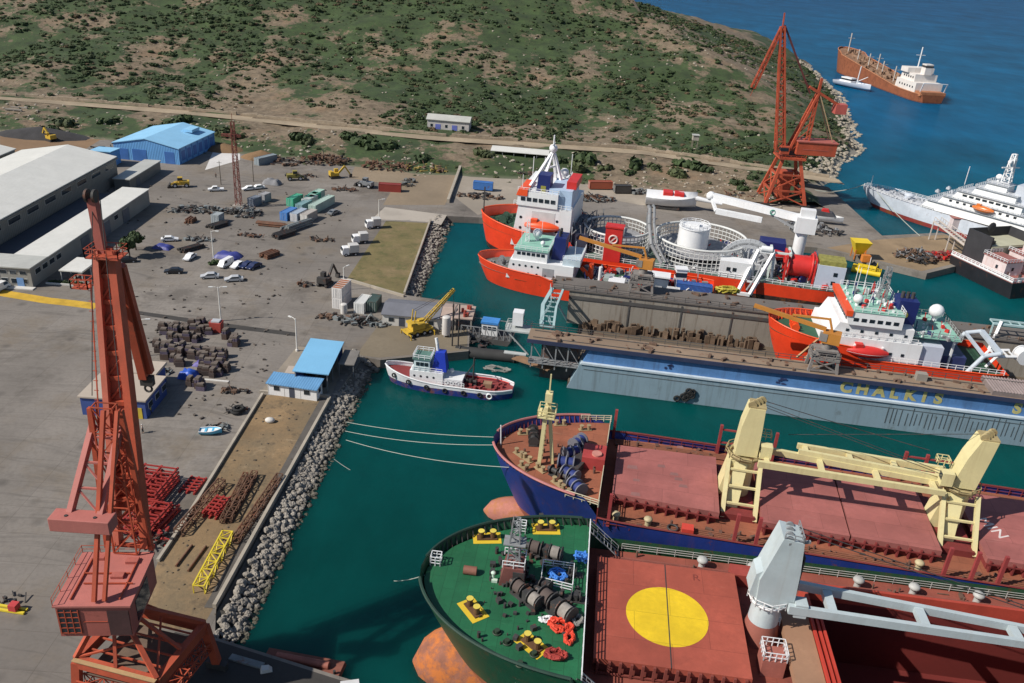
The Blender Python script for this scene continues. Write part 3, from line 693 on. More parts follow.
# ================================================================== VEHICLES
TYRE=mat('tyre',(.02,.02,.02),.9,.2)
PA={k:mat('car_paint_'+k,c,.3,.06,.5,bump=0) for k,c in dict(black=(.02,.02,.025),silver=(.45,.46,.48),white=(.78,.78,.78),blue=(.02,.03,.085),yellow=(.62,.42,.04),grey=(.2,.21,.22),orange=(.6,.16,.03),green=(.05,.35,.2)).items()}
def wheels(t,pts,r,w=.24):
    for x,y in pts:
        o=MB().tube((x,y-w/2,r),(x,y+w/2,r),r,14).build('wheel',TYRE,t); MB().tube((x,y-w/2-.01,r),(x,y+w/2+.01,r),r*.55,10).build('rim',PA['silver'],o)
def make_car(paint,kind='sedan'):
    def mk():
        t=thing('parked_car','x','car')
        if kind=='sedan': pr=[(-2.2,.35),(2.2,.35),(2.25,.7),(1.2,.92),(.45,1.42),(-1.1,1.44),(-1.75,.98),(-2.25,.9)]; gl=[(1.05,.95),(.42,1.36),(-1.06,1.38),(-1.6,1.0)]
        elif kind=='van': pr=[(-2.4,.35),(2.3,.35),(2.4,.8),(1.9,1.1),(1.3,1.95),(-2.35,2.0)]; gl=[(1.75,1.15),(1.28,1.8),(.3,1.82),(.3,1.15)]
        else: pr=[(-2.5,.4),(2.4,.4),(2.45,.85),(1.35,1.0),(.8,1.65),(-.5,1.65),(-.6,.95),(-2.5,.95)]; gl=[(1.2,1.05),(.78,1.56),(-.42,1.56),(-.42,1.05)]
        q=MB(); n=len(pr)
        def off(p): x,z=p; return .86-.16*max(0,(z-.9))
        vs=[(x,-off((x,z)),z) for x,z in pr]+[(x,off((x,z)),z) for x,z in pr]
        q.add(vs,[tuple(range(n-1,-1,-1)) ,tuple(range(n,2*n))]+[(i,(i+1)%n,n+(i+1)%n,n+i) for i in range(n)])
        q.build('body',PA[paint],t,bevel=.05)
        g=MB()
        for s in(-1,1): g.add([(x,s*(off((x,z))+.012),z) for x,z in gl],[tuple(range(len(gl))) if s>0 else tuple(range(len(gl)-1,-1,-1))])
        z0,z1=gl[0],gl[1]; wf=[(z0[0]+.05,z0[1]+.02),(z1[0]+.05,z1[1]+.0)]
        g.add([(wf[0][0],-.72,wf[0][1]),(wf[0][0],.72,wf[0][1]),(wf[1][0],.64,wf[1][1]),(wf[1][0],-.64,wf[1][1])],[(0,1,2,3)])
        if kind=='sedan': g.add([(-1.75,-.7,1.02),(-1.75,.7,1.02),(-1.2,.62,1.38),(-1.2,-.62,1.38)],[(3,2,1,0)])
        g.build('window',WIN,t)
        wheels(t,((1.4,-.8),(1.4,.8),(-1.4,-.8),(-1.4,.8)),.33)
        for s in(-1,1): MB().cbox((2.24,s*.6,.68),(.06,.32,.14)).build('headlight',PA['silver'],t)
        return t
    return mk
KC={}
def car(px,py,paint,kind,deg,label,group='cars parked in the yard'):
    k=(paint,kind)
    if k not in KC: KC[k]=Kit(make_car(paint,kind))
    return KC[k].put(at(px,py),R(deg),label,group)
car(174,273,'black','sedan',192,'black sedan parked alone on the open asphalt, nearest the blue tarpaulin')
car(190,259,'white','sedan',262,'white sedan seen tail on, left of the lamp post and blue tarp heap')
car(210,278,'silver','sedan',196,'silver sedan on open asphalt between the black car and another silver car')
car(234,281,'silver','sedan',198,'silver sedan standing below the white vans, farther right')
car(226,266,'white','van',252,'white van at the left end of the row below the blue tarp heap')
car(238,267,'white','sedan',250,'white sedan in the row between the white van and dark blue cars')
car(247,267,'blue','sedan',245,'dark blue car at the row end beside the white sedan')
car(254,268,'blue','sedan',245,'dark blue car at the far right of the row by the tarp heap')
car(170,241,'white','sedan',20,'white car parked beside the dark tree and blue tarpaulin','cars by the tree')
car(216,191,'white','pickup',200,'white pickup truck standing on open ground left of the lattice mast')
car(249,190,'white','sedan',215,'white car right of the lattice mast, left of a pair')
car(258,189,'white','sedan',215,'white car right of the lattice mast, right of a pair')
car(334,214,'grey','sedan',65,'bluish grey car beside the pale green container')
car(1,290,'white','van',80,'white van at the office front at the left edge of the photo')
car(128,262,'black','sedan',20,'dark car in the shade below the tree behind the red crane jib')
# excavator-type machines
DK=mat('dark_steel',(.045,.042,.04),.7,.3,.5,rust=.3); YP=mat('machine_yellow',(.58,.38,.04),.5,.25,.5,grime=.3,rust=.2)
def digger(loc,rz,label,paint=None,boom=5.5,cat='excavator',tr=True):
    t=thing('excavator',label,cat,loc,rz); p=paint or YP
    for s in(-1,1):
        o=MB().xprism([(-1.9,.25),(-1.5,0),(1.5,0),(1.9,.25),(1.9,.6),(1.5,.85),(-1.5,.85),(-1.9,.6)],s*1.1-.3,s*1.1+.3).build('track',DK,t)
    MB().box(-1.9,1.2,-1.25,1.25,1.0,2.0).box(-1.9,-.9,-1.2,1.2,2.0,2.5).build('body',p,t)
    o=MB().box(.0,1.35,.2,1.2,2.0,3.1).build('cab',p,t); MB().box(.1,1.38,.28,1.22,2.3,2.95).build('window',WIN,o)
    MB().bar((1.0,-.4,1.6),(1.2+boom*.5,-.4,1.6+boom*.55),.5,.6).build('boom',p,t)
    MB().bar((1.2+boom*.5,-.4,1.6+boom*.55),(1.2+boom*.95,-.4,1.0),.35,.45).build('stick',p,t)
    MB().xprism([(boom*.95+.7,.2),(boom*.95+1.6,.2),(boom*.95+1.8,1.1),(boom*.95+1.0,1.2)],-.9,.1).build('bucket',DK,t)
    return t
def loader(loc,rz,label,paint=None):
    t=thing('wheel_loader',label,'loader',loc,rz); p=paint or YP
    MB().box(-3,-.2,-1.1,1.1,.9,2.1).box(-.2,1.8,-.8,.8,.8,1.7).build('body',p,t)
    o=MB().box(-1,.5,-.8,.8,2.1,3.3).build('cab',p,t); MB().box(-.92,.54,-.82,.82,2.4,3.1).build('window',WIN,o)
    wheels(t,((-2.1,-1.1),(-2.1,1.1),(1.4,-1.1),(1.4,1.1)),.75,.5)
    for s in(-1,1): MB().bar((.6,s*.6,1.8),(3,s*.6,.8),.25,.35).build('arm',p,t)
    MB().xprism([(2.8,.2),(3.9,.2),(3.6,.5),(3.2,1.2),(2.8,1.3)],-1.4,1.4).build('bucket',DK,t); return t
digger(at(51,141),R(150),'yellow excavator working at the dark grit heap',boom=5)
loader(at(180,187),R(200),'dusty yellow wheel loader in front of the narrow grey shed')
digger(at(335,178),R(30),'yellow wheeled digger beside the scrap heap',boom=4.5)
loader(at(365,187),R(160),'grey dark machine standing left of the red container',PA['grey'])
digger(at(325,285),R(75),'dark tracked machine beside the white framed container',DK,5,'machine')
loader(at(296,180),R(20),'olive yellow loader right of the white pickup body',mat('olive_yellow',(.26,.22,.05),.6,.3))
# mobile yellow crane on the apron
t=thing('mobile_crane','yellow mobile crane with raised lattice boom beside the slate roofed building','crane',at(418,334),R(38))
MB().box(-3.2,3.2,-1.25,1.25,.8,1.5).build('chassis',YP,t); wheels(t,[(x,s*1.15) for x in(-2.4,-.9,.9,2.4) for s in(-1,1)],.55,.45)
o=MB().box(-2,1.2,-1.2,1.2,1.6,2.9).box(-2.4,-1.2,-1.2,1.2,2.9,3.4).build('house',YP,t); o=MB().box(.4,1.8,.2,1.2,1.7,3.2).build('cab',YP,t); MB().box(.5,1.84,.28,1.23,2.2,3.0).build('window',WIN,o)
MB().lattice((1,0,2.2),(9.2,0,9.0),.9,.5,9,.16,.1).build('boom',YP,t)
MB().bar((-1.4,-.6,2.9),(-1.0,-.6,6),.18).bar((-1.4,.6,2.9),(-1.0,.6,6),.18).build('gantry',YP,t)
MB().bar((-1.0,-.4,6),(9.1,-.2,9.2),.06).bar((-1.0,.4,6),(9.1,.2,9.2),.06).build('cable',DK,t)
MB().bar((9.2,0,9),(9.2,0,5),.06).cbox((9.2,0,4.8),(.3,.3,.5)).build('hook',DK,t)
for x in(-3,3):
    for s in(-1,1): MB().bar((x,s*1.2,1),(x,s*2.2,1),.25).bar((x,s*2.2,1),(x,s*2.2,0),.2).build('outrigger',YP,t)
# trucks / box trailers
def truck(loc,rz,label,box=mat('truck_box',(.56,.55,.53),.6,.2,.5,grime=.3),L=6):
    t=thing('box_truck',label,'truck',loc,rz)
    MB().box(-L/2,L/2-2,-1.2,1.2,1.0,3.1).build('cargo_box',box,t,bevel=.04); o=MB().xprism([(L/2-1.9,.5),(L/2,.5),(L/2,1.5),(L/2-.4,2.5),(L/2-1.9,2.5)],-1.1,1.1).build('cab',PA['white'],t,bevel=.06)
    MB().box(L/2-.5,L/2+.02,-.95,.95,1.55,2.25).build('windscreen',WIN,o); MB().box(-L/2,L/2-1.8,-.5,.5,.6,1.0).build('chassis',DK,t)
    wheels(t,((-L/2+1,-1),(-L/2+1,1),(L/2-1,-1),(L/2-1,1)),.45,.3); return t
truck(at(373,228),R(205),'white box truck farthest along the edge of the grass patch',L=4.4)
truck(at(360,243),R(205),'white box truck midway along the edge of the grass patch',L=4.4)
truck(at(350,255),R(205),'white box truck nearest the photo along the grass patch edge',L=4.6)
# containers
def cont_mat(k,c): return corr('container_'+k,c,.3,0,var=.2,grime=.2,rust=.12,depth=.8)
def make_cont(L,k,c,doorc=None):
    t=thing('shipping_container','x','container'); m=cont_mat(k,c)
    MB().box(-L/2+.1,L/2-.1,-1.16,1.16,.15,2.5).build('box',m,t)
    q=MB()
    for x in(-L/2+.08,L/2-.08):
        for y in(-1.14,1.14): q.bar((x,y,0),(x,y,2.6),.17)
        for z in(.08,2.52): q.bar((x,-1.14,z),(x,1.14,z),.15)
    for y in(-1.14,1.14):
        for z in(.08,2.52): q.bar((-L/2,y,z),(L/2,y,z),.14)
    q.build('frame',m,t)
    q=MB()
    for s in(-1,1): q.box(-L/2-.01,-L/2+.08,s*.57-.52,s*.57+.52,.2,2.42)
    o=q.build('door',mat('container_door_'+k,doorc or c,.5,.2),t)
    for y in(-.8,-.3,.3,.8): MB().tube((-L/2-.04,y,.2),(-L/2-.04,y,2.4),.035,6).build('lock_rod',WFR,o)
    return t
def cont(px,py,deg,k,c,label,L=6.06,z=2,doorc=None,group=None):
    t=make_cont(L,k,c,doorc); t.location=at(px,py,z); t.rotation_euler.z=R(deg); t['label']=label
    if group: t['group']=group
    return t
G='containers grouped in mid yard'; CA=74
cont(295,204,CA,'green',(.06,.42,.26),'bright green container at the far left of the mid yard group',group=G)
cont(313,202,CA,'jade',(.05,.40,.28),'green container in the middle back of the mid yard group',group=G)
cont(304,210,CA,'teal',(.20,.36,.38),'dull teal container between the two green ones and the front row',group=G)
cont(289,218,CA,'blue',(.06,.22,.58),'blue container at the front left of the mid yard group',group=G)
cont(299,219,CA,'pale_blue',(.40,.48,.58),'pale grey blue container second from left in the front row',group=G,doorc=(.6,.6,.62))
cont(309,220,CA,'cream',(.48,.44,.40),'beige container with white door end in the front row',group=G,doorc=(.75,.72,.68))
cont(310,205,CA,'light_grey',(.55,.58,.56),'light grey roofed container behind the beige one',group=G)
cont(322,208,CA,'mint',(.46,.60,.53),'long pale mint container at the right of the mid yard group',12.2,group=G)
cont(317,199,CA,'mint_short',(.42,.62,.52),'short mint container at the back right of the mid yard group',group=G)
cont(390,191,3,'dark_red',(.30,.045,.035),'dark red container standing by the scrap machinery',7.5)
cont(266,163,60,'slate',(.27,.32,.35),'slate grey container near the lattice mast at the yard back',9)
cont(218,222,80,'steel',(.36,.40,.42),'small steel grey container among pipes near the lattice mast',3.2)
cont(255,205,70,'dusk',(.20,.23,.28),'dusky blue grey container at the foot of the lattice mast',4)
cont(265,201,70,'ash',(.36,.36,.37),'ash grey cabin right beside the lattice mast foot',3.4)
cont(483,189,-4,'azure',(.06,.20,.55),'azure blue container on the quay near the orange bows',6.8,2.4)
cont(600,188,12,'rust_red',(.38,.09,.045),'rust red container on the quay behind the white superstructure',8.5,2.4)
cont(622,192,12,'black',(.06,.055,.05),'black container right of the rust red one on the quay',6,2.4)
# white frame containers near pier
t=cont(342,304,80,'rib_white',(.74,.71,.69),'white ribbed container with rusty striped roof near the pier root',6.06)
q=MB(); 
for k in range(5): q.box(-2.8+k*1.15,-2.2+k*1.15,-1.1,1.1,2.6,2.66)
t.location.z+=2.62; q.build('roof_stripe',mat('rust_stripe',(.40,.15,.07),.8,.3),t)
t=cont(342,304,80,'rib_white',(.66,.62,.60),'white ribbed container under the rusty roofed one',6.06); t.location.z+=0.0; t['label']='white ribbed container lying directly under the rusty striped one'
cont(363,309,80,'plain_white',(.74,.74,.72),'plain white cabin container between ribbed container and dark green one',5.5)
cont(374,308,85,'dark_green',(.05,.09,.08),'dark green grey container touching the slate roofed building',5)
t=thing('water_tank','small white round tank standing before the white cabin containers','tank',at(344,313)); MB().tube((0,0,0),(0,0,2.2),.8,14).ball((0,0,2.2),.8,14,(1,1,.3),True).build('shell',mat('pale_tank',(.6,.58,.55)),t)
# ---------------------------------------------------------------- lamp posts
POLE=mat('lamp_pole',(.75,.73,.68),.5,.1)
def lamp(px,py,h,label,heads=2,rz=0):
    t=thing('street_lamp',label,'lamp post',at(px,py),rz)
    MB().tube((0,0,0),(0,0,h),.16,10,.09).tube((0,0,0),(0,0,.4),.3,10).build('pole',POLE,t)
    for s in((-1,1) if heads==2 else (1,)):
        o=MB().path([(0,0,h-.3),(s*.5,0,h),(s*1.2,0,h+.05)],.06).build('arm',POLE,t); MB().cbox((s*1.5,0,h+.02),(.9,.36,.16)).build('lamp_head',mat('lamp_head',(.75,.75,.72),.4),t)
    return t
lamp(221,321,8.2,'white double headed lamp post behind the dark block stacks',2,.2)
lamp(145,356,8.2,'white double headed lamp post right of the red crane jib',2,.2)
lamp(297,351,7.5,'pale lamp post beside the sky blue open shed',1,2.6)
lamp(214,262,8.5,'thin grey lamp post among the pipes by the blue tarp heap',1,0)
lamp(379,222,7,'dark thin pole at the end of the box truck row',1,.5)
lamp(344,290,6,'pale short lamp post by the ribbed white container',1,1)
# ---------------------------------------------------------------- keel blocks
KBM=[mat('keel_block_wood',(.075,.055,.05),.9,.45,.6,grime=.3),mat('keel_block_purple',(.10,.08,.12),.9,.4,.6),mat('keel_block_brown',(.085,.055,.045),.9,.4,.6)]
def mk_block(i):
    def mk():
        rnd=random.Random(i); t=thing('keel_block','x','keel block')
        h=[1.9,1.5,2.3][i%3]
        MB().box(-.85,.85,-.55,.55,0,h*.55).build('base',KBM[i%3],t)
        MB().box(-.75,.75,-.45,-.06,h*.55,h*.8).box(-.75,.75,.06,.45,h*.55,h*.8).build('timber',KBM[(i+2)%3],t)
        MB().box(-.6,.6,-.4,.4,h*.8,h).build('cap',mat('block_cap',(.15,.12,.10),.9,.3),t); return t
    return mk
KBK=[Kit(mk_block(i)) for i in range(6)]
def row(a,b,n,lab,grp,jit=.5):
    A,B=at(*a),at(*b)
    for i in range(n):
        p=A.lerp(B,i/max(1,n-1))+V((random.uniform(-jit,jit),random.uniform(-jit,jit),0))
        KBK[random.randrange(6)].put(p,R(random.choice((0,5,85,95)))+random.uniform(-.1,.1),lab,grp)
L1='dark timber dock keel block standing in the rear rows by the lamp post'; L2='violet grey dock keel block standing in the middle rows of the yard'; L3='dark dock keel block in the loose front row by the blue store'
row((163,329),(206,331),8,L1,'rear keel blocks'); row((166,334),(210,334),9,L1,'rear keel blocks'); row((170,339),(200,341),8,L1,'rear keel blocks'); row((193,327),(212,326),4,L1,'rear keel blocks')
row((224,338),(238,342),4,'dark keel block in the small cluster right of the red drum','right keel blocks',.7); row((230,345),(236,346),3,'dark keel block in the small cluster right of the red drum','right keel blocks',.6)
row((155,347),(196,353),10,L2,'middle keel blocks'); row((158,352),(222,362),14,L2,'middle keel blocks'); row((196,355),(224,358),8,L2,'middle keel blocks'); row((200,366),(226,370),7,L2,'middle keel blocks')
row((168,360),(184,366),5,L3,'front keel blocks',.8); row((206,373),(222,376),5,L3,'front keel blocks',.8); row((190,384),(206,389),5,'low dark keel block in the small group below the pale plank','low keel blocks',.8)
t=thing('waste_bin','red metal skip standing at the foot of the rear lamp post','skip',at(217,331)); MB().xprism([(-1.1,0),(1.1,0),(1.3,2.3),(-1.3,2.3)],-1,1).build('body',mat('skip_red',(.40,.06,.045),.6,.3),t); MB().box(-.9,.9,-.8,.8,2.3,2.6).build('load',PA['silver'],t)
tag(MB().box(-4.5,4.5,-.25,.25,0,.18).build('plank',PLAS,None,at(206,380),R(-2)),'long pale plank lying below the keel blocks','plank')
def tarp(loc,sx,sy,h,m,label,seed=0,nm='tarpaulin'):
    q=MB(); n=11; vs=[]
    for j in range(n):
        for i in range(n):
            x=(i/(n-1)-.5)*2; y=(j/(n-1)-.5)*2; e=max(abs(x),abs(y)); z=h*(1-e**4)+.35*noise.noise(V((x*2.3,y*2.3,seed)))*(1-e**6)*h
            vs.append((x*sx/2*(1+.1*noise.noise(V((y*2,seed,0)))),y*sy/2,max(z,.03)))
    q.add(vs,[(j*n+i,j*n+i+1,(j+1)*n+i+1,(j+1)*n+i) for j in range(n-1) for i in range(n-1)],True); return tag(q.build(nm,m,None,loc,R(-8)),label,'tarpaulin')
TB=mat('tarp_blue',(.03,.10,.50),.45,.3,.6); TN=mat('tarp_navy',(.05,.06,.26),.5,.3,.6)
tarp(at(228,257),7,4,1.3,TN,'navy blue tarpaulin over a heap behind the row of white vans',1); tarp(at(163,248),5,3,1.0,TN,'navy tarpaulin heap beside the dark tree',2)
tarp(at(189,377),3.6,2.8,1.6,TB,'bright blue tarpaulin over a crate at the corner of the blue store',3)
tarp(at(204,365),4.0,2.4,.9,mat('tarp_violet',(.11,.09,.32),.6,.3),'violet sheet thrown over blocks among the keel block rows',8)
# ---------------------------------------------------------------- pipes, scrap, frames
RUST=mat('rusty_steel',(.15,.075,.045),.85,.5,.6,rust=.4); REDF=mat('red_oxide',(.36,.035,.028),.6,.3,.4,grime=.25); GST=mat('grey_steel',(.20,.22,.22),.6,.35,.6,rust=.25)
def pile(px,py,label,n,L,deg,m=GST,r=.22,w=4,nm='pipe_stack',cat='pipes',z=2,lay=2):
    q=MB(); 
    for i in range(n):
        y=(i%w)*r*2.3-w*r; zz=r+(i//w)*r*1.9; l=L*random.uniform(.8,1.05); o=random.uniform(-.4,.4)
        q.tube((-l/2+o,y,zz),(l/2+o,y,zz),r,7)
    return tag(q.build(nm,m,None,at(px,py,z),R(deg)),label,cat)
pile(217,226,'bundle of dark pipes lying in front of the steel grey container',10,6,60,DK,.3,6)
pile(190,249,'dark pipes lying left of the thin grey lamp post',8,6.5,55,DK,.3,5); pile(270,256,'rusty pipe bundle standing right of the navy tarpaulins',8,5,60,RUST,.35,4)
pile(283,236,'dark channel sections lying left of the grey plates',8,7,58,DK,.35,4); pile(296,228,'long grey steel sections beside the front row of containers',10,11,62,GST,.35,4); pile(190,222,'rusty upright bundle near the dark shadow of the annex',6,3.4,85,RUST,.35,3)
pile(272,226,'long rusty beams lying between the lattice mast and blue container',6,9,-4,RUST,.3,3)
def scrap(px,py,rx,ry,n,label,ms,h=1.5,z=2,s=1.0,nm='scrap_heap'):
    c=at(px,py,z); t=thing(nm,label,'scrap',c)
    for k,m in enumerate(ms):
        q=MB()
        for i in range(n):
            a=random.uniform(0,6.28); d=math.sqrt(random.random()); x,y=rx*d*math.cos(a),ry*d*math.sin(a); zz=random.uniform(.1,h*(1-d*.6))
            if random.random()<.5:
                v=V((random.gauss(0,1),random.gauss(0,1),random.gauss(0,.45))).normalized()*random.uniform(.6,1.8)*s; q.bar((x-v.x,y-v.y,max(.06,zz-v.z)),(x+v.x,y+v.y,max(.1,zz+v.z)),random.uniform(.1,.35)*s)
            else: q.cbox((x,y,zz),(random.uniform(.4,1.6)*s,random.uniform(.3,1.2)*s,random.uniform(.2,.9)*s),random.uniform(0,3))
        tag(q.build('scrap_metal',m,t),kind='stuff')
    return t
BRN=mat('brown_scrap',(.17,.10,.065),.9,.5,.6)
scrap(326,162,9,6,55,'big rusty scrap heap in front of the round bushes',(RUST,DK,BRN),3.5); scrap(388,168,10,5,50,'brown scrap and posts behind the dark red container',(RUST,BRN),3.5)
scrap(205,211,9,3.5,36,'grey pipe fittings and steel scrap left of the lattice mast',(GST,DK),1.5); scrap(246,214,5,4,24,'grey crates and steel at the foot of the lattice mast',(GST,DK),2.2)
scrap(425,170,9,5,40,'yellowish machinery scrap beside the retaining wall',(mat('yellow_scrap',(.32,.24,.06),.8,.4),BRN),2.5); scrap(408,183,2.5,5,14,'long dark ramp and steel right of the red container',(DK,GST),1.6)
scrap(285,163,6,5,26,'dark and brown scrap behind the white pickup body',(BRN,DK),2.2); scrap(365,322,7,2.5,40,'dark scrap and hoses in front of the white containers',(DK,GST),1.2)
scrap(237,411,2.2,1.6,16,'heap of black hoses and tyres left of the pale kerb',(DK,),.9,2,.6); scrap(218,428,2.4,1.3,12,'dark clutter beside the small blue boat',(DK,GST),.8,2,.6)
scrap(108,150,9,2.5,24,'dark fence panels and clutter behind the warehouse',(DK,),1.4)
scrap(660,203,5,4,24,'rusty clutter on the quay left of the white red boat',(RUST,GST),2,2.2); scrap(120,143,3,3,8,'dark drums beside the blue hall corner',(DK,),1.5)
scrap(14,600,1.6,1.3,9,'dark steel offcuts beside the red crate at lower left',(DK,),.9,2,.5)
tag(MB().ring((0,0,.45),.9,.28,16,8).ring((.3,.2,.9),.85,.26,16,8).build('tyre_stack',TYRE,None,at(237,413)),'two black tyres in the hose heap','tyres')
# rusty beams and red frames on strip
def frame_rack(px,py,deg,L,Wd,label,m=REDF,n=4,h=.35,z=2,layers=1):
    t=thing('steel_rack',label,'steel frame',at(px,py,z),R(deg))
    for l in range(layers):
        q=MB(); zz=.2+l*.75
        for y in(-Wd/2,0,Wd/2): q.bar((-L/2-.6,y,zz),(L/2+.6,y,zz),.26,h)
        q.build('long_beam',m,t); q=MB()
        for i in range(n+1): q.bar((-L/2+L*i/n,-Wd/2,zz+.26),(-L/2+L*i/n,Wd/2,zz+.26),.2,.2)
        q.build('cross_beam',m,t)
    return t
frame_rack(152,492,84,6.2,5.4,'large stacked red steel frames at the far end of the red pile',layers=4)
frame_rack(146,524,82,6.0,4.6,'jumbled red steel frames nearest the red crane tower',layers=3)
frame_rack(193,486,84,3.2,2.4,'small red steel frame beside the pale kerb',layers=1); frame_rack(217,510,80,3.4,2.0,'small red steel frame lying on the dirt strip',layers=2)
frame_rack(162,520,80,4.5,2.5,'loose red steel ladder frame right of the red pile',layers=2)
scrap(158,540,2.2,2.2,18,'tangled dark red steel offcuts at the foot of the crane',(REDF,DK),1.2,2,.7)
def lat_on(px0,py0,px1,py1,w,label,m,n=10,c=.18,z=2.6,nm='lattice_boom'):
    a,b=at(px0,py0,z),at(px1,py1,z); mid=(a+b)/2; mid.z=0
    return tag(MB().lattice(a-mid,b-mid,w,w,n,c,c*.6).build(nm,m,None,mid),label,'lattice boom')
YB=mat('boom_yellow',(.72,.56,.04),.5,.15,.5,grime=.15)
lat_on(199,590,228,535,1.5,'bright yellow lattice boom section lying on the dirt strip',YB,7,.2)
lat_on(178,533,222,482,1.2,'rusty lattice boom section lying along the kerb',RUST,9,.18); lat_on(228,520,255,473,.9,'narrow rusty lattice section right of the small red frame',RUST,9,.16); lat_on(236,540,280,476,1.0,'long dark lattice section nearest the riprap kerb',RUST,12,.16)
lat_on(222,521,246,474,.7,'slim rusty section between two lattice booms',RUST,9,.14)
for (x0,y0,x1,y1,l) in ((188,571,206,546,'rusty pipe left of the yellow boom, nearer the crane'),(176,566,192,545,'thin rusty bar lying left of the pipes'),(240,556,262,520,'long rusty beam right of the yellow boom')):
    tag(MB().tube(at(x0,y0,2.2),at(x1,y1,2.2),.16,8).build('steel_beam',RUST),l,'beam')
tag(MB().ball((0,0,.4),.75,14,(1.2,.9,.7)).build('mooring_buoy',PLAS,None,at(270,422)),'white oval buoy lying on the bare dirt strip','buoy')
# red crate / yellow fork at lower left
t=thing('pallet_lifter','yellow forked spreader with red crate at the lower left','spreader',at(10,610),R(-6)); MB().box(-3,2.2,-.5,-.15,.05,.3).box(-3,2.2,.15,.5,.05,.3).box(-3,-2.6,-.5,.5,.05,.4).build('fork',YB,t); MB().box(.2,1.2,-.5,.5,.31,1.2).build('crate',mat('crate_red',(.55,.06,.06),.5),t)
# ---------------------------------------------------------------- small boat ashore
t=thing('rowing_boat','small light blue and white boat standing ashore beside the kerb','boat',at(211,434),R(8))
def boat_hull(L,B,Hh,n=9,sheer=.3):
    rings=[]
    for i in range(n):
        s=i/(n-1); x=-L/2+L*s; hb=B/2*(1-max(0,(s-.45)/.55)**2.2)*(.85+.15*min(1,s*3)); z=Hh+sheer*s**2; k=.25*s**3*Hh
        rings.append([(x,-hb,z),(x,-hb*.8,k+Hh*.35),(x,0,k),(x,hb*.8,k+Hh*.35),(x,hb,z)])
    return rings
rg=boat_hull(3.8,1.7,.9); q=MB().loft(rg,True,True,False); q.build('hull',mat('boat_blue',(.10,.45,.68),.4,.1),t)
q=MB()
for s in(0,4): q.path([r[s] for r in rg],.06)
q.build('gunwale',PA['white'],t); q=MB()
n=len(rg); q.add([p for r in rg for p in((r[0][0],r[0][1]*.92,r[0][2]-.25),(r[4][0],r[4][1]*.92,r[4][2]-.25))],[(2*i,2*i+2,2*i+3,2*i+1) for i in range(n-1)]); q.build('floor',PA['white'],t)
for x in(-1,.2): MB().box(x,x+.35,-.7,.7,.72,.8).build('bench',mat('boat_blue',(.10,.45,.68)),t)
# ---------------------------------------------------------------- tree by annex
def tree(name,loc,h,r,label,seed=0):
    t=thing(name,label,'tree',loc); rnd=random.Random(seed)
    q=MB().tube((0,0,0),(0,0,h*.45),.22,8,.14)
    for k in range(5): a=k*1.3; q.tube((0,0,h*.35),(r*.6*math.cos(a),r*.6*math.sin(a),h*.7),.1,6,.04)
    q.build('trunk',mat('bark',(.10,.07,.05),.95,.3),t); q=MB()
    for k in range(9):
        a=rnd.uniform(0,6.28); d=rnd.uniform(0,.6)*r; M=Matrix.Translation((d*math.cos(a),d*math.sin(a),h*rnd.uniform(.35,.72)))@Matrix.Rotation(a,4,'Z')@Matrix.Scale(r*rnd.uniform(.55,.8),4)
        src=cl[k%8]; q.add([M@V(v) for v in src.v],src.f)
    q.build('crown',LEAF[0],t); return t
tree('broadleaf_tree',at(130,258),6.5,3.0,'dark green bushy tree behind the red crane jib beside the annex',1); tree('broadleaf_tree',at(136,250),5.5,2.4,'smaller dark tree right behind the bushy tree at the annex',4)
tag(cl[2].build('round_bush',LEAF[0],None,at(215,264)),'dark round bush at the base of the thin grey lamp post','bush').scale=(1.7,1.5,1.7)
# ---------------------------------------------------------------- lattice mast
t=thing('lattice_mast','slender rusty red lattice mast standing in the yard near the blue hall','mast',at(239,207)); MR=mat('mast_red',(.22,.06,.045),.7,.4,.5,rust=.2)
MB().lattice((0,0,0),(0,0,26),1.6,.9,14,.17,.09).build('tower',MR,t); MB().box(-1.6,1.6,-1.6,1.6,0,.7).build('footing',CONC,t)
MB().lattice((-3.5,0,22),(2.2,0,22),.6,.6,6,.14,.1).build('arm',MR,t); MB().bar((0,0,26),(0,0,28.5),.12).build('spike',MR,t)
for dx,dy in ((-13,4),(-9,9),(-4,10)):
    tag(MB().tube((0,0,0),(0,0,8),.14,7,.09).bar((-.8,0,7.4),(.8,0,7.4),.1).build('utility_pole',mat('dark_pole',(.10,.08,.06),.9),None,at(239,207)+V((dx,dy+18,0))),'dark wooden utility pole by the white slab beside the blue hall','pole','poles near the blue hall')
tarp(at(272,184),6,3.4,1.8,mat('sheet_grey',(.24,.24,.25),.85,.3),'grey sheeted load beside the slate grey container',9,'sheeted_load')
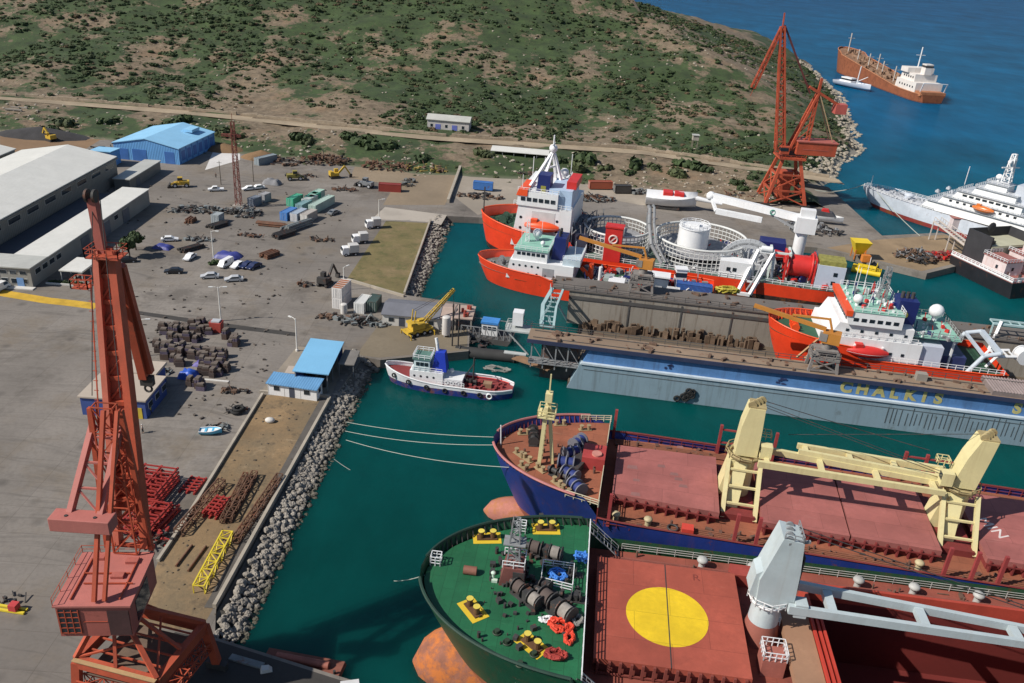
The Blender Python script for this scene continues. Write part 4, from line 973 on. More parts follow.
# ---------------------------------------------------------------- people
SKIN=mat('skin',(.42,.24,.16),.6,.1)
def person(loc,rz,label,shirt,trousers,hat=None,stride=.12):
    t=thing('person',label,'person',loc,rz)
    def skin_mesh(name,pts,edges,m,parent):
        bm=bmesh.new(); ly=bm.verts.layers.skin.verify(); vs=[bm.verts.new(p[:3]) for p in pts]
        for v,p in zip(vs,pts): v[ly].radius=(p[3],p[3])
        vs[0][ly].use_root=True
        for i,j in edges: bm.edges.new((vs[i],vs[j]))
        me=bpy.data.meshes.new(name); bm.to_mesh(me); bm.free(); o=bpy.data.objects.new(name,me); COL.objects.link(o); o.parent=parent; o.modifiers.new('skin','SKIN')
        o.modifiers.new('sub','SUBSURF').levels=1; me.materials.append(m); return o
    P=[(0,0,.92,.15),(0,0,1.15,.13),(0,0,1.38,.15),(0,0,1.5,.06),(.01,0,1.62,.10),(.01,0,1.74,.09),
       (0,.2,1.40,.06),(.05,.27,1.12,.05),(.14,.25,.88,.04),(0,-.2,1.40,.06),(.02,-.27,1.12,.05),(.1,-.26,.88,.04),
       (0,.1,.85,.10),(stride*.6,.11,.48,.075),(stride,.11,.09,.055),(stride+.16,.11,.05,.045),(0,-.1,.85,.10),(-stride*.3,-.11,.48,.075),(-stride*1.2,-.11,.09,.055),(-stride*1.2+.16,-.11,.05,.045)]
    E=[(0,1),(1,2),(2,3),(3,4),(4,5),(2,6),(6,7),(7,8),(2,9),(9,10),(10,11),(0,12),(12,13),(13,14),(14,15),(0,16),(16,17),(17,18),(18,19)]
    skin_mesh('body',P,E,SKIN,t)
    J=[(0,0,.95,.175),(0,0,1.15,.16),(0,0,1.38,.175),(0,.2,1.40,.08),(.05,.27,1.12,.068),(0,-.2,1.40,.08),(.02,-.27,1.12,.068)]
    skin_mesh('jacket',J,[(0,1),(1,2),(2,3),(3,4),(2,5),(5,6)],shirt,t)
    T=[(0,0,.93,.165),(0,.1,.85,.115),(stride*.6,.11,.48,.09),(stride,.11,.14,.075),(0,-.1,.85,.115),(-stride*.3,-.11,.48,.09),(-stride*1.2,-.11,.14,.075)]
    skin_mesh('trousers',T,[(0,1),(1,2),(2,3),(0,4),(4,5),(5,6)],trousers,t)
    MB().ball((.0,0,1.70),.125,12,(1.1,1,.85)).build('helmet' if hat else 'hair',hat or mat('hair',(.03,.02,.015)),t)
    return t
person(at(143,433),R(200),'person in pale top and dark trousers walking on the open yard below the blue store',mat('pale_shirt',(.5,.42,.36),.8),mat('dark_trousers',(.05,.05,.05),.8),mat('white_helmet',(.7,.66,.62),.4))
person(at(151,414),R(170),'person in yellow vest standing at the blue store corner',mat('hi_vis',(.5,.5,.05),.7),mat('dark_trousers',(.05,.05,.05)),mat('yellow_helmet',(.6,.45,.05),.4))
person(at(216,178),R(90),'person in dark clothing walking near the white pickup',mat('dark_trousers',(.05,.05,.05)),mat('dark_trousers',(.05,.05,.05)))

for (px,py,rx,ry,n,l) in((200,240,5,1.5,18,'loose pipes and angle iron between two tarpaulins'),(320,240,4,1.5,14,'small steel offcuts right of the channel sections'),(180,212,3,1.5,12,'dark pallets near the yellow wheel loader'),(250,236,4,1.2,12,'low scattered steel left of the rusty bundle'),(345,190,5,2,22,'machine parts and tyres left of the dark red container'),(305,285,2,1.4,10,'grey rubble beside the dark tracked machine'),(335,318,4,1.5,16,'rubble and timber in front of the small white tank'),(160,372,2.5,1.2,10,'dark timber offcuts by the blue store wall'),(235,392,3,1,9,'thin dark planks lying beyond the hose heap'),(300,176,6,2,22,'rusty panels behind the olive yellow loader')):
    scrap(px,py,rx,ry,n,l,(random.choice((RUST,BRN,GST)),DK),1.0,2,.8)
rnd=random.Random(77); q=MB()
for k in range(420):
    px,py=rnd.uniform(100,420),rnd.uniform(185,420); p=at(px,py)
    if p.x>-48 or (-78<p.x<-60 and p.y<152): continue
    s_=rnd.uniform(.12,.4); q.cbox((p.x,p.y,2+s_*.4),(s_*rnd.uniform(.8,3),s_,s_*.8),rnd.uniform(0,3))
tag(q.build('yard_litter',mat('litter',(.12,.10,.085),.9,.5,.8)),'small litter and debris strewn over the yard asphalt','litter',kind='stuff')
# ================================================================== PORTAL CRANES
CRED=mat('crane_red',(.44,.078,.034),.65,.3,.25,rust=.25,rustcol=(.24,.06,.03),streak=.45); CRD2=mat('crane_red_dull',(.40,.11,.085),.7,.2,.3,rust=.15,streak=.25,rustcol=(.22,.06,.045)); CPINK=mat('crane_red_faded',(.46,.150,.125),.7,.2,.5,grime=.2,streak=.3,rustcol=(.28,.1,.08))
# --- near left crane (coordinates in metres from its base)
B0=V((-40,70.5,2)); t=thing('portal_crane','tall red oxide portal crane with machine house, nearest the photo at lower left','crane',B0)
def rel(x,y,z): return V((x,y,z))-B0
A_,B_,C_,D_=[V(p) for p in((-45.6,67.6,9),(-35.8,65.5,9),(-33.7,74.0,9),(-43.5,76.1,9))]
ring=[p-B0 for p in(A_,B_,C_,D_)]
q=MB()
for i in range(4): q.bar(ring[i],ring[(i+1)%4],.8,1.3)
q.build('portal_beam',CRED,t)
tag(MB().bar(ring[0]+V((-.1,-.45,.72)),ring[1]+V((.1,-.45,.72)),.5,.1).build('walkway',mat('tan_plate',(.42,.27,.13),.8,.3),t))
for i in range(4):
    p=ring[i]; f=V((p.x*1.12,p.y*1.12,.9)); MB().bar(p,f,.9,.9).build('leg',CRED,t); MB().cbox((f.x,f.y,.45),(2.6,.8,.9),R(-12)).build('bogie',DK,t)
hc=rel(-41.9,70.8,13.6)
q=MB()
for i in range(4):
    p=ring[i]+V((0,0,.6)); d=V((p.x-hc.x,p.y-hc.y,0)).normalized(); q.bar(p,hc+d*2.2,.5,.5); e=(ring[i]+ring[(i+1)%4])/2+V((0,0,.6)); d2=V((e.x-hc.x,e.y-hc.y,0)).normalized(); q.bar(e,hc+d2*2.2,.35)
    q.bar(p,ring[(i+1)%4]+V((0,0,.6))+(hc-ring[(i+1)%4])*.5,.22)
q.build('pylon_strut',CRED,t)
MB().tube(hc-V((0,0,.5)),hc+V((0,0,.4)),2.6,20).build('slewing_ring',DK,t)
q=MB(); q.lattice(ring[0]+V((0,0,-3)),ring[1]+V((0,0,-3)),1.2,1.2,8,.16,.1); q.lattice(ring[1]+V((0,0,-3)),ring[2]+V((0,0,-3)),1.2,1.2,8,.16,.1); q.build('brace',CRED,t)
q=MB(); q.box(-4,4,-4,4,5.4,5.5); q.build('deck_plate',mat('grating',(.16,.11,.08),.9,.4),t).rotation_euler.z=R(-12)
for i in range(6): MB().bar(ring[3].lerp(ring[0],i/5)+V((0,0,.3)),ring[2].lerp(ring[1],i/5)+V((0,0,.3)),.18).build('crossbeam',CRED,t)
# machine house
hs=thing('h','h','h'); bpy.data.objects.remove(hs)
HM=Matrix.Translation(rel(-42.5,70.8,14.0))@Matrix.Rotation(R(6),4,'Z')
def hb(mb,name,m,parent=t): o=mb.build(name,m,parent); o.matrix_local=HM; return o
q=MB(); q.box(-3.75,3.75,-4.1,4.1,0,4.1); hs=q.build('machine_house',CRD2,t); hs.matrix_local=HM
MB().box(-3.95,3.95,-4.3,4.3,4.12,4.35).build('roof',CPINK,hs)
MB().box(-3.6,-1.5,-4.18,-4.11,.4,3.7).build('window',WIN,hs)
q=MB()
for k in range(5): q.box(-3.65,-1.45,-4.24,-4.19,.5+k*.72,.6+k*.72)
for k in range(4): q.box(-3.6+k*.68,-3.5+k*.68,-4.25,-4.20,.4,3.7)
q.build('window_bar',CRED,hs); MB().box(1.4,3.6,-4.2,-4.11,.2,3.6).build('sliding_door',mat('dark_red_door',(.07,.03,.03),.6,.4),hs)
MB().box(3.76,3.82,-2.5,1.5,.5,3.3).build('side_window',WIN,hs)
q=MB()
for z in(2.0,): q.box(-1.2,1.3,-4.16,-4.1,z,z+.06)
for (x0,x1,y) in((-1.9,3.2,-1.0),(-2.4,2.4,.6)): q.bar((x0,y,4.5),(x1,y,4.5),.12,.16)
for x in(-2.4,2.6): q.bar((x,-3.4,4.5),(x,3.2,4.5),.12,.16)
q.build('roof_rail',CRED,hs)
for x,y in((-2.4,2.8),(.6,-.2),(1.4,2.2)): MB().box(x,x+1.3,y,y+.8,4.35,4.7).build('roof_hatch',CRD2,hs)
q=MB(); q.rail([(-3.9,-4.2,4.35),(-3.9,4.2,4.35),(3.9,4.2,4.35)],1,2,.03); q.build('handrail',CRED,hs)
# mast posts, counterweight rocker
q=MB(); q.bar(rel(-41.9,67.0,18.6),rel(-41.6,74.5,37.5),.42); q.build('mast_post',CRED,t); q=MB(); q.bar(rel(-40.9,67.2,18.6),rel(-40.2,74.6,37.5),.38); q.build('mast_post',CRED,t)
q=MB(); q.bar(rel(-44.4,75.5,18.6),rel(-43.6,75.6,37),.5); q.bar(rel(-39.4,75.6,18.6),rel(-40.4,75.6,37),.5); q.build('tower_leg',CRED,t)
q=MB(); q.lattice(rel(-42,75.4,18.5),rel(-42,75.4,37.5),2.6,2.2,6,.16,.12,1.4,1.1); q.build('tower',CRED,t)
for x0,x1 in((-44.7,-43.9),(-41.5,-41.0)): MB().bar(rel(x0,70.4,27.2),rel(x1,76.2,34.6),.6,.7).build('rocker_arm',CPINK,t)
q=MB(); 
for k in range(4):
    f=k/3.5; f2=(k+1)/3.5; a=V((-44.7,70.4,27.2)).lerp(V((-43.9,76.2,34.6)),f); b=V((-41.5,70.4,27.2)).lerp(V((-41.0,76.2,34.6)),f); c=V((-44.7,70.4,27.2)).lerp(V((-43.9,76.2,34.6)),min(1,f2)); q.bar(a-B0,b-B0,.22); q.bar(b-B0,c-B0,.18)
q.build('rocker_brace',CPINK,t)
cw=MB(); cw.box(-46.3-B0.x,-40.0-B0.x,68.9-B0.y,70.8-B0.y,25.9-B0.z,27.5-B0.z); o=cw.build('counterweight',CPINK,t,bevel=.08)
q=MB()
for x in(-44.7,-41.7): q.tube(rel(x,69.6,27.49),rel(x,69.6,27.58),.18,10)
q.build('lifting_eye',DK,o)
# jib: two box chords with plated web
a0,a1=rel(-43.1,75.6,19),rel(-44.6,84.0,51.5); b0,b1=rel(-39.9,75.6,19),rel(-42.9,84.0,51.5)
MB().bar(a0,a1,.65,1.2).build('jib_chord',mat('crane_red_sunlit',(.50,.13,.08),.6,.2,.3,streak=.3),t); MB().bar(b0,b1,.8,1.3).build('jib_chord',CRED,t)  # lighter red on the left chord paints in the sunlight on it
q=MB(); n=12
for i in range(n+1):
    f=i/n; q.bar(a0.lerp(a1,f),b0.lerp(b1,f),.35,.5)
    if i<n: q.bar(a0.lerp(a1,f),b0.lerp(b1,(i+1)/n),.2)
q.build('jib_lacing',CRED,t)
wv=[a0.lerp(a1,.12),b0.lerp(b1,.12),b0.lerp(b1,.97),a0.lerp(a1,.97)]; dn=V((0,.18,-.05))
q=MB(); q.add([p+dn for p in wv]+[p+dn*3 for p in wv],[(0,1,2,3),(7,6,5,4),(0,4,5,1),(1,5,6,2),(2,6,7,3),(3,7,4,0)]); q.build('jib_web',CRED,t)
tip=rel(-44.4,84.3,57.0); MB().bar((a1+b1)/2+V((-.3,0,-1)),tip,.85,1.0).build('jib_head',CRD2,t)
q=MB(); 
for s in(-.4,.4): q.tube(tip+V((s-.12,-.2,.3)),tip+V((s+.12,-.2,.3)),.7,16)
q.build('sheave',DK,t)
q=MB(); pc=rel(-44.1,83.2,51.2); q.rail([pc+V(p) for p in((-.9,-1.2,0),(2.6,-1.2,0),(2.6,1.2,0),(-.9,1.2,0),(-.9,-1.2,0))],1.0,1.2,.04); q.box(pc.x-.9,pc.x+2.6,pc.y-1.2,pc.y+1.2,pc.z-.1,pc.z); q.build('service_platform',CRED,t)
q=MB(); pc=rel(-46.3,83,47.5); q.rail([pc+V(p) for p in((-.9,-.7,0),(.9,-.7,0),(.9,.7,0),(-.9,.7,0),(-.9,-.7,0))],1.0,.9,.05); q.box(pc.x-.9,pc.x+.9,pc.y-.7,pc.y+.7,pc.z-.08,pc.z); q.build('service_platform',CRED,t)
fa,fb=rel(-42.6,84.5,49.5),rel(-42.3,86.2,34.6)
MB().bar(rel(-42.9,84.6,49.5),rel(-42.6,86.4,35.0),.9,1.5).bar(rel(-42.5,84.6,49.5),rel(-41.9,86.4,35.6),.7,.8).build('fly_jib',CRED,t)
q=MB(); q.cbox(fb,(1.5,.7,1.2)); q.ring((fb.x,fb.y,fb.z-1.1),.42,.14,12,6,'y'); q.build('hook_block',DK,t)
q=MB(); q.path([tip,rel(-43.6,76.4,38)],.05); q.path([tip+V((.8,0,0)),rel(-40.6,76.4,38)],.05); q.build('hoist_rope',DK,t)
q=MB(); q.bar(rel(-44.8,76.2,19),rel(-45.6,83.5,48),.12); 
for k in range(28): f=k/27; p=rel(-44.8,76.2,19).lerp(rel(-45.6,83.5,48),f); q.bar(p+V((-.35,0,0)),p+V((.15,0,0)),.06)
q.build('ladder',CRED,t)
# barge at the pier + loose crane rails
t=thing('work_pontoon','rusty low pontoon moored at the dark pier in the lower left','pontoon',(-23.2,76.9,0),R(-8)); MB().xprism([(-5.2,.6),(-4.4,-.6),(4.4,-.6),(5.2,.6),(5.0,1.1),(-5.0,1.1)],-1.2,1.3).build('hull',mat('rust_hull',(.22,.075,.05),.8,.4,.4,rust=.4),t); MB().tube((-3.4,0,1.4),(3.4,0,1.4),.5,12).build('tank',mat('rust_tank',(.30,.10,.07),.7,.4),t)
for x in(-4.4,4.4): MB().tube((x,-.8,1.1),(x,-.8,1.6),.18,8).build('bollard',DK,t)
tag(MB().box(0,4.5,0,.9,0,.25).build('steel_plate',GST,None,(-32,75.6,2.01),R(-14)),'grey steel plate lying on the dark pier edge','plate')
tag(MB().box(0,2.2,0,1.0,0,.7).build('white_crate',mat('crate_white',(.6,.6,.6),.7,.2),None,(-17.4,72.0,2.01),R(15)),'whitish crate at the very end of the dark pier','crate')
tag(MB().xprism([(0,0),(1.4,0),(1.0,.5),(.2,.6)],0,.8).build('cement_bag',PLAS,None,(-27.5,73.8,2.01),R(20)),'pale bag lying mid way along the dark pier','bag')
# --- far right crane
B0=V((92.5,299,2.5)); t=thing('portal_crane','tall red portal crane on the far quay with raised jib against the sea','crane',B0)
q=MB(); ft=[(-7,-6),(7,-6),(7,6),(-7,6)]; top=[(-3,-3),(3,-3),(3,3),(-3,3)]
for i,(x,y) in enumerate(ft):
    q=MB(); q.bar((x,y,.5),(top[i][0],top[i][1],17),1.0); q.build('leg',CRED,t); MB().cbox((x,y,.4),(3.2,1,.8)).build('bogie',DK,t)
q=MB()
for i in range(4):
    a,b=V((*ft[i],.5)),V((*top[i],17)); c,d=V((*ft[(i+1)%4],.5)),V((*top[(i+1)%4],17))
    for f in(.3,.65): q.bar(a.lerp(b,f),c.lerp(d,f),.6)
    q.bar(a.lerp(b,0),c.lerp(d,.3),.4); q.bar(c.lerp(d,.0),a.lerp(b,.3),.4); q.bar(a.lerp(b,.3),c.lerp(d,.65),.4); q.bar(c.lerp(d,.3),a.lerp(b,.65),.4)
q.build('portal_brace',CRED,t)
MB().box(-2,2,-2,2,1,12).build('stair_core',CRED,t)
MB().box(-4.6,4.6,-4.6,4.6,17,17.6).build('platform',CRED,t); MB().tube((0,0,17.6),(0,0,19),2.6,18).build('slewing_ring',DK,t)
MB().rail([(-4.6,-4.6,17.6),(4.6,-4.6,17.6),(4.6,4.6,17.6),(-4.6,4.6,17.6),(-4.6,-4.6,17.6)],1.1,2,.06).build('handrail',CRED,t)
o=MB().box(1,14.5,-3.4,3.4,19,23.6).build('machine_house',CRED,t); MB().box(.7,14.8,-3.7,3.7,23.62,24).build('roof',CRD2,o); 
MB().box(3,12,-3.48,-3.4,20.9,21.1).build('seam',CRD2,o)
o=MB().box(-4.5,-1.5,-3.6,-1,18.8,21.6).build('operator_cab',CRED,t); MB().box(-4.6,-2,-3.7,-.9,20,21.2).build('window',WIN,o)
t.scale=(1,1,.935)
MB().lattice((-4.2,-1,20),(-11.0,0,62.5),3.0,1.2,15,.55,.22,2.2,1.0).build('jib',CRED,t)
MB().bar((-11,0,62.5),(-11.2,0,67),.4).build('jib_head',CRED,t)
q=MB(); q.lattice((-11.2,0,62),(-16.8,1,41),.9,1.3,8,.34,.16); q.bar((-11.3,0,62),(-17.2,1,38),.14); q.build('fly_jib',CRED,t)
q=MB(); q.bar((-10.4,0,63),(-3,0,50),.55); q.bar((-3,0,50),(2.5,0,40.5),.5); q.build('tie_bar',mat('tie_dark',(.13,.03,.03),.6,.3),t)
q=MB()
for s in(-1.6,1.6): q.bar((-1.5,s,19),(5.2,s*.6,41),.75); q.bar((5.0,s,23.8),(5.2,s*.6,41),.5)
for k in range(6): f=k/6; q.bar((-1.5+6.7*f,-1.6+.6*f,19+22*f),(-1.5+6.7*f,1.6-.6*f,19+22*f),.3); q.bar((-1.5+6.7*f,-1.6+.6*f,19+22*f),(5.1,-1.3,26+15*f),.28)
q.build('a_frame',CRED,t)
q=MB(); q.bar((1.5,-1,43),(14.2,-1,36.5),.6,.9).bar((1.5,1,43),(14.2,1,36.5),.6,.9).bar((5,0,36),(5.4,0,46),.8); 
for k in range(5): q.bar((2.5+2.5*k,-1,42.4-1.28*k),(4.5+2.5*k,1,41.4-1.28*k),.25)
q.build('rocker_arm',CRED,t); MB().box(11.6,15.4,-2,2,34.2,37.6).build('counterweight',mat('counterweight_red',(.45,.10,.08),.6,.2),t)
q=MB(); q.bar((5.4,-1,41),(13,-2,24),.3).bar((5.4,1,41),(13,2,24),.3); q.build('back_stay',mat('stay_buff',(.40,.27,.16),.7),t)
# ================================================================== SHIPS
class Ship:
    def __init__(s,name,label,cat,origin,deg,L,B,dz=0):
        s.o=V((origin[0],origin[1],dz)); s.h=R(deg); s.t=thing(name,label,cat,s.o,s.h); s.L=L; s.B=B
        s.M=Matrix.Translation(s.o)@Matrix.Rotation(s.h,4,'Z'); s.I=s.M.inverted()
    def P(s,x,y,z): return s.I@at(x,y,z)         # pixel at height z -> ship coordinates
    def w(s,*p): return s.M@V(p)
    def part(s,name,m,mb,parent=None): return mb.build(name,m,parent or s.t)
def shape(t,p): t=max(0,min(1,t)); return (1-(1-t)**p)**(1/ (p*.75))
def hull(S_,top,zb,entry=.28,rake=3.5,stern=.12,tw=.8,n=26,lev=6,flare=.4,full=2.2):
    """top(u) height of the hull side; returns mesh builder and half breadth fn"""
    L,B=S_.L,S_.B
    def hb(u,f):   # f 0 at waterline..1 at top
        u0=rake*(1-f)**1.3; en=L*entry*(1+flare*(1-f))
        v=B/2*shape((u-u0)/en,full)
        if u>L*(1-stern): k=(u-L*(1-stern))/(L*stern); v*=1-(1-tw*(.75+.25*f))*k**2
        return max(v,.02)
    q=MB(); us=[]
    for i in range(n+1): t=i/n; us.append(t**1.7 if True else t)
    cols=[]
    for f in[j/lev for j in range(lev+1)]:
        u0=rake*(1-f)**1.3; row=[]
        for t in us:
            u=u0+(L-u0)*t; z=zb+(top(u)-zb)*f; row.append((u,hb(u,max(0,f)),z))
        cols.append(row)
    for side in(-1,1):
        vs=[(u,side*h,z) for row in cols for u,h,z in row]; m=n+1
        fs=[]
        for j in range(lev):
            for i in range(n):
                a=(j*m+i,j*m+i+1,(j+1)*m+i+1,(j+1)*m+i); fs.append(a if side<0 else a[::-1])
        q.add(vs,fs,True)
    tr=[(cols[j][-1][0],-cols[j][-1][1],cols[j][-1][2]) for j in range(lev+1)]+[(cols[j][-1][0],cols[j][-1][1],cols[j][-1][2]) for j in range(lev,-1,-1)]
    q.add(tr,[tuple(range(len(tr)))])
    bt=[(u,-h,zb) for u,h,z in cols[0]]+[(u,h,zb) for u,h,z in cols[0][::-1]]; q.add(bt,[tuple(range(len(bt)))])
    return q,hb
def deckmesh(hb,top,u0,u1,z,inset=.12,n=22):
    q=MB(); vs=[]
    for i in range(n+1):
        u=u0+(u1-u0)*(i/n)**1.4; zz=z(u) if callable(z) else z; h=max(.02,hb(u,.9)-inset); vs+=[(u,-h,zz),(u,h,zz)]
    return q.add(vs,[(2*i,2*i+2,2*i+3,2*i+1) for i in range(n)])
def bulwark(hb,top,u0,u1,r=.14,n=26,side=(-1,1)):
    q=MB()
    for s in side: q.path([(u0+(u1-u0)*(i/n)**1.6,s*hb(u0+(u1-u0)*(i/n)**1.6,1),top(u0+(u1-u0)*(i/n)**1.6)) for i in range(n+1)],r,6)
    return q
def winch(c,rz=0,s=1.0,drums=2):
    q=MB(); M=Matrix.Translation(c)@Matrix.Rotation(rz,4,'Z')@Matrix.Scale(s,4)
    k=MB(); k.box(-.8,.8,-2.2,2.2,0,.25)
    for i in range(drums):
        y=-1.3+i*2.6/max(1,drums-1) if drums>1 else 0
        k.tube((0,y-.7,1),(0,y+.7,1),.5,12); 
        for e in(-.75,.75): k.tube((0,y+e-.06,1),(0,y+e+.06,1),.95,14)
    k.box(-.6,.6,-.35,.35,.25,1.5); k.tube((0,2.2,1),(0,2.8,1),.4,10)
    q.add([M@V(v) for v in k.v],k.f); return q
def bitts(c,rz,s=1.0):
    M=Matrix.Translation(c)@Matrix.Rotation(rz,4,'Z')@Matrix.Scale(s,4); k=MB()
    for x in(-.75,.75): k.tube((x,0,0),(x,0,1.0),.35,10); k.tube((x,0,1.0),(x,0,1.12),.45,10)
    k.box(-1.3,1.3,-.5,.5,0,.15); q=MB(); q.add([M@V(v) for v in k.v],k.f); return q
WHT=mat('ship_white',(.76,.77,.78),.45,.08,.3,streak=.18,rustcol=(.45,.36,.28)); SPINK=mat('deck_red_oxide',(.30,.085,.06),.85,.25,.2,grime=.3); NAVY=mat('funnel_navy',(.012,.022,.13),.45,.2)
LGRN=mat('deck_pale_green',(.27,.52,.42),.7,.2,.3,grime=.2); DGRN=mat('deck_green',(.030,.10,.055),.8,.3,.3,grime=.3); ORNG=hullmat('hull_orange',(.78,.055,.015),(.35,.04,.03),-.5,.02,.12,rough=.4); OPAINT=mat('paint_orange',(.80,.09,.02),.45,.12); REDP=mat('paint_red',(.58,.03,.025),.45,.2); STL=mat('ship_grey_steel',(.28,.29,.30),.6,.3,.5,rust=.2,grime=.3); DKS=mat('ship_dark_gear',(.05,.048,.048),.65,.4,.6,rust=.25)
# ------------------------------------------------------------ GREEN BULKER (nearest)
G=Ship('bulk_carrier','green hulled bulk carrier with a yellow circle on its red hatch, nearest the photo','ship',(-9.0,79.4),-5,150,27.6)
FC=20.0
def gtop(u): return 15.6-.018*u if u<FC else 12.4
gq,ghb=hull(G,gtop,-3.5,entry=.16,rake=9.5,n=46,lev=9,full=2.4,stern=.1,flare=1.9)
GH=hullmat('green_hull',(.012,.075,.035),(.46,.15,.07),4.2,.1,.25)
G.part('hull',GH,gq)
q=MB(); rg=[]
for i in range(14):
    t=i/13; u=-.8+16*t; r=5.3*math.sqrt(max(0.003,1-(1-min(1,t*1.9))**2)); rg.append([(u,r*.86*math.cos(6.283*k/22),-.1+r*1.3*math.sin(6.283*k/22)) for k in range(22)])
q.loft(rg); G.part('bulbous_bow',mat('bulb_antifouling',(.30,.115,.07),.85,.45,.35,rust=.7,rustcol=(.52,.15,.025),fine=2,bump=.5),q)
GDK=deckmat('forecastle_green',(.016,.135,.055),.6,(4,1.5),1.57,(.10,.22,.13),.5,.6,.15)
G.part('forecastle_deck',GDK,deckmesh(ghb,gtop,.6,FC,14.5)); G.part('main_deck',deckmat('main_deck_red',(.29,.075,.05),.85,(6,2),0,(.40,.2,.14),.5,.6,.4),deckmesh(ghb,gtop,FC-.5,150,10.8,n=10))
q=MB(); q.box(FC-.15,FC,-13.2,13.2,10.8,14.5); G.part('forecastle_bulkhead',mat('bulkhead_dark_red',(.15,.04,.035),.8,.3),q)
for sd in(-1,1): G.part('bulwark_cap',mat('green_cap',(.02,.05,.035),.6,.3),bulwark(ghb,gtop,.3,FC,.2,side=(sd,)))
q=MB()
for i in range(26):
    u=.9+(FC-1.5)*(i/25)**1.5
    for s in(-1,1): h=ghb(u,1)-.1; q.bar((u,s*h,15.3),(u+.3,s*(h-.7),14.5),.10,.14)
G.part('bulwark_stay',DKS,q)
q=MB(); q.rail([(FC-.1,-13.1,14.5),(FC-.1,13.1,14.5)],1.1,1.6,.055,3); G.part('forecastle_rail',WHT,q)
for s in(-1,1):
    q=MB(); q.bar((FC,s*12.9,14.5),(FC+4,s*12.9,11),.12); q.bar((FC,s*11.9,14.5),(FC+4,s*11.9,11),.12)
    for k in range(9): f=k/8; q.bar((FC+4*f,s*12.9,14.5-3.5*f),(FC+4*f,s*11.9,14.5-3.5*f),.09,.2)
    q.rail([(FC,s*12.9,14.5),(FC+4,s*12.9,11)],1,1.3,.04); G.part('stair',mat('stair_grey',(.4,.4,.4),.6),q)
# yellow marked bitts
def pad(px,py,rz,l=3.6,w=2.2):
    c=G.P(px,py,14.52); q=MB(); q.cbox((c.x,c.y,14.52),(l,w,.03),rz); o=G.part('bollard_pad',mat('pad_yellow',(.72,.50,.03),.7,.2,.5,grime=.2),q)
    b=bitts((c.x,c.y,14.54),rz); b2=G.part('bollard',mat('bollard_brown',(.13,.065,.03),.6,.3),b)
    k=MB(); 
    for sx in(-.75,.75): k.tube((c.x+sx*math.cos(rz),c.y+sx*math.sin(rz),15.66),(c.x+sx*math.cos(rz),c.y+sx*math.sin(rz),15.72),.42,10)
    k.build('bollard_cap',mat('cap_yellow',(.75,.60,.10),.6),b2)
pad(487,538,R(12)); pad(546,529,R(10)); pad(473,610,R(-50)); pad(532,645,R(-38))
ms=G.P(512,580,14.5)
q=MB(); q.xprism([(ms.x-1.5,14.5),(ms.x+1.6,14.5),(ms.x+1.3,17.2),(ms.x-1.0,17.2)],ms.y-1.2,ms.y+1.4); mh=G.part('mast_house',mat('mast_house_red',(.20,.07,.06),.7,.3),q)
MB().box(ms.x+.1,ms.x+1.5,ms.y-1.3,ms.y-1.19,14.6,16.8).build('door',DKS,mh)
q=MB(); q.lattice((ms.x,ms.y+.1,17.2),(ms.x,ms.y+.1,23.5),1.5,.8,6,.16,.1); q.box(ms.x-1.3,ms.x+1.3,ms.y-.8,ms.y+1,20.2,20.35); G.part('foremast',STL,q)
q=MB(); q.rail([(ms.x-1.2,ms.y-1.1,17.2),(ms.x+1.4,ms.y-1.1,17.2),(ms.x+1.4,ms.y+1.3,17.2),(ms.x-1.2,ms.y+1.3,17.2)],1,1.2,.05); G.part('mast_rail',WHT,q)
for (px,py,rz,s) in((545,556,R(78),1.0),(556,612,R(50),1.15),(527,600,R(50),1.0)):
    c=G.P(px,py,14.5); G.part('mooring_winch',DKS,winch((c.x,c.y,14.5),rz,s,2))
    for e in(-1.3,1.3):
        k=MB(); k.tube((c.x-e*math.sin(rz)*s-.55*s*math.sin(rz),c.y+e*math.cos(rz)*s+.5*s*math.cos(rz)-.0,14.5+s),(c.x-e*math.sin(rz)*s+.4*math.sin(rz)*s,c.y+e*math.cos(rz)*s-.4*math.cos(rz)*s,14.5+s),.78*s,14); G.part('rope_drum',mat('rope_drum',(.30,.27,.24),.9,.4,.8) if e<0 else mat('rope_drum_dark',(.12,.09,.08),.9,.4),k)
c=G.P(535,583,14.5); q=MB(); q.path([(c.x+x,c.y+y,14.62) for x,y in((-2,-1.2),(-1.4,-2),(-.3,-2.3),(.8,-2),(1.5,-1.2))],.10); G.part('hose',WHT,q)
for px,py in((466,573),(478,571),): pass
c=G.P(470,573,14.5); q=MB(); q.tube((c.x-.8,c.y,14.9),(c.x+.8,c.y,14.9),.55,12); tag(q.build('oil_drum',mat('drum_brown',(.22,.09,.06),.7,.3),None,G.o,G.h),'brown drum lying alone on the green forecastle deck','drum').location=G.o+V((0,0,0))
c=G.P(493,580,14.5); q=MB(); q.tube((c.x,c.y,14.5),(c.x,c.y,15.5),.16,8).ball((c.x,c.y,15.6),.32,10,(1,1,.7)).cbox((c.x+.2,c.y-.3,14.7),(.7,.4,.35)); G.part('vent',mat('vent_pale',(.52,.66,.55),.6),q)
for px,py in((507,643),(534,655),(497,633),(545,552),(527,551),(571,520),(560,596),(520,665)):
    c=G.P(px,py,14.5); q=MB(); q.ring((c.x,c.y,14.6),.45,.1,14,6).tube((c.x,c.y,14.5),(c.x,c.y,15.0),.3,10); G.part('fairlead',mat('gear_dark_green',(.03,.05,.03),.6,.3),q)
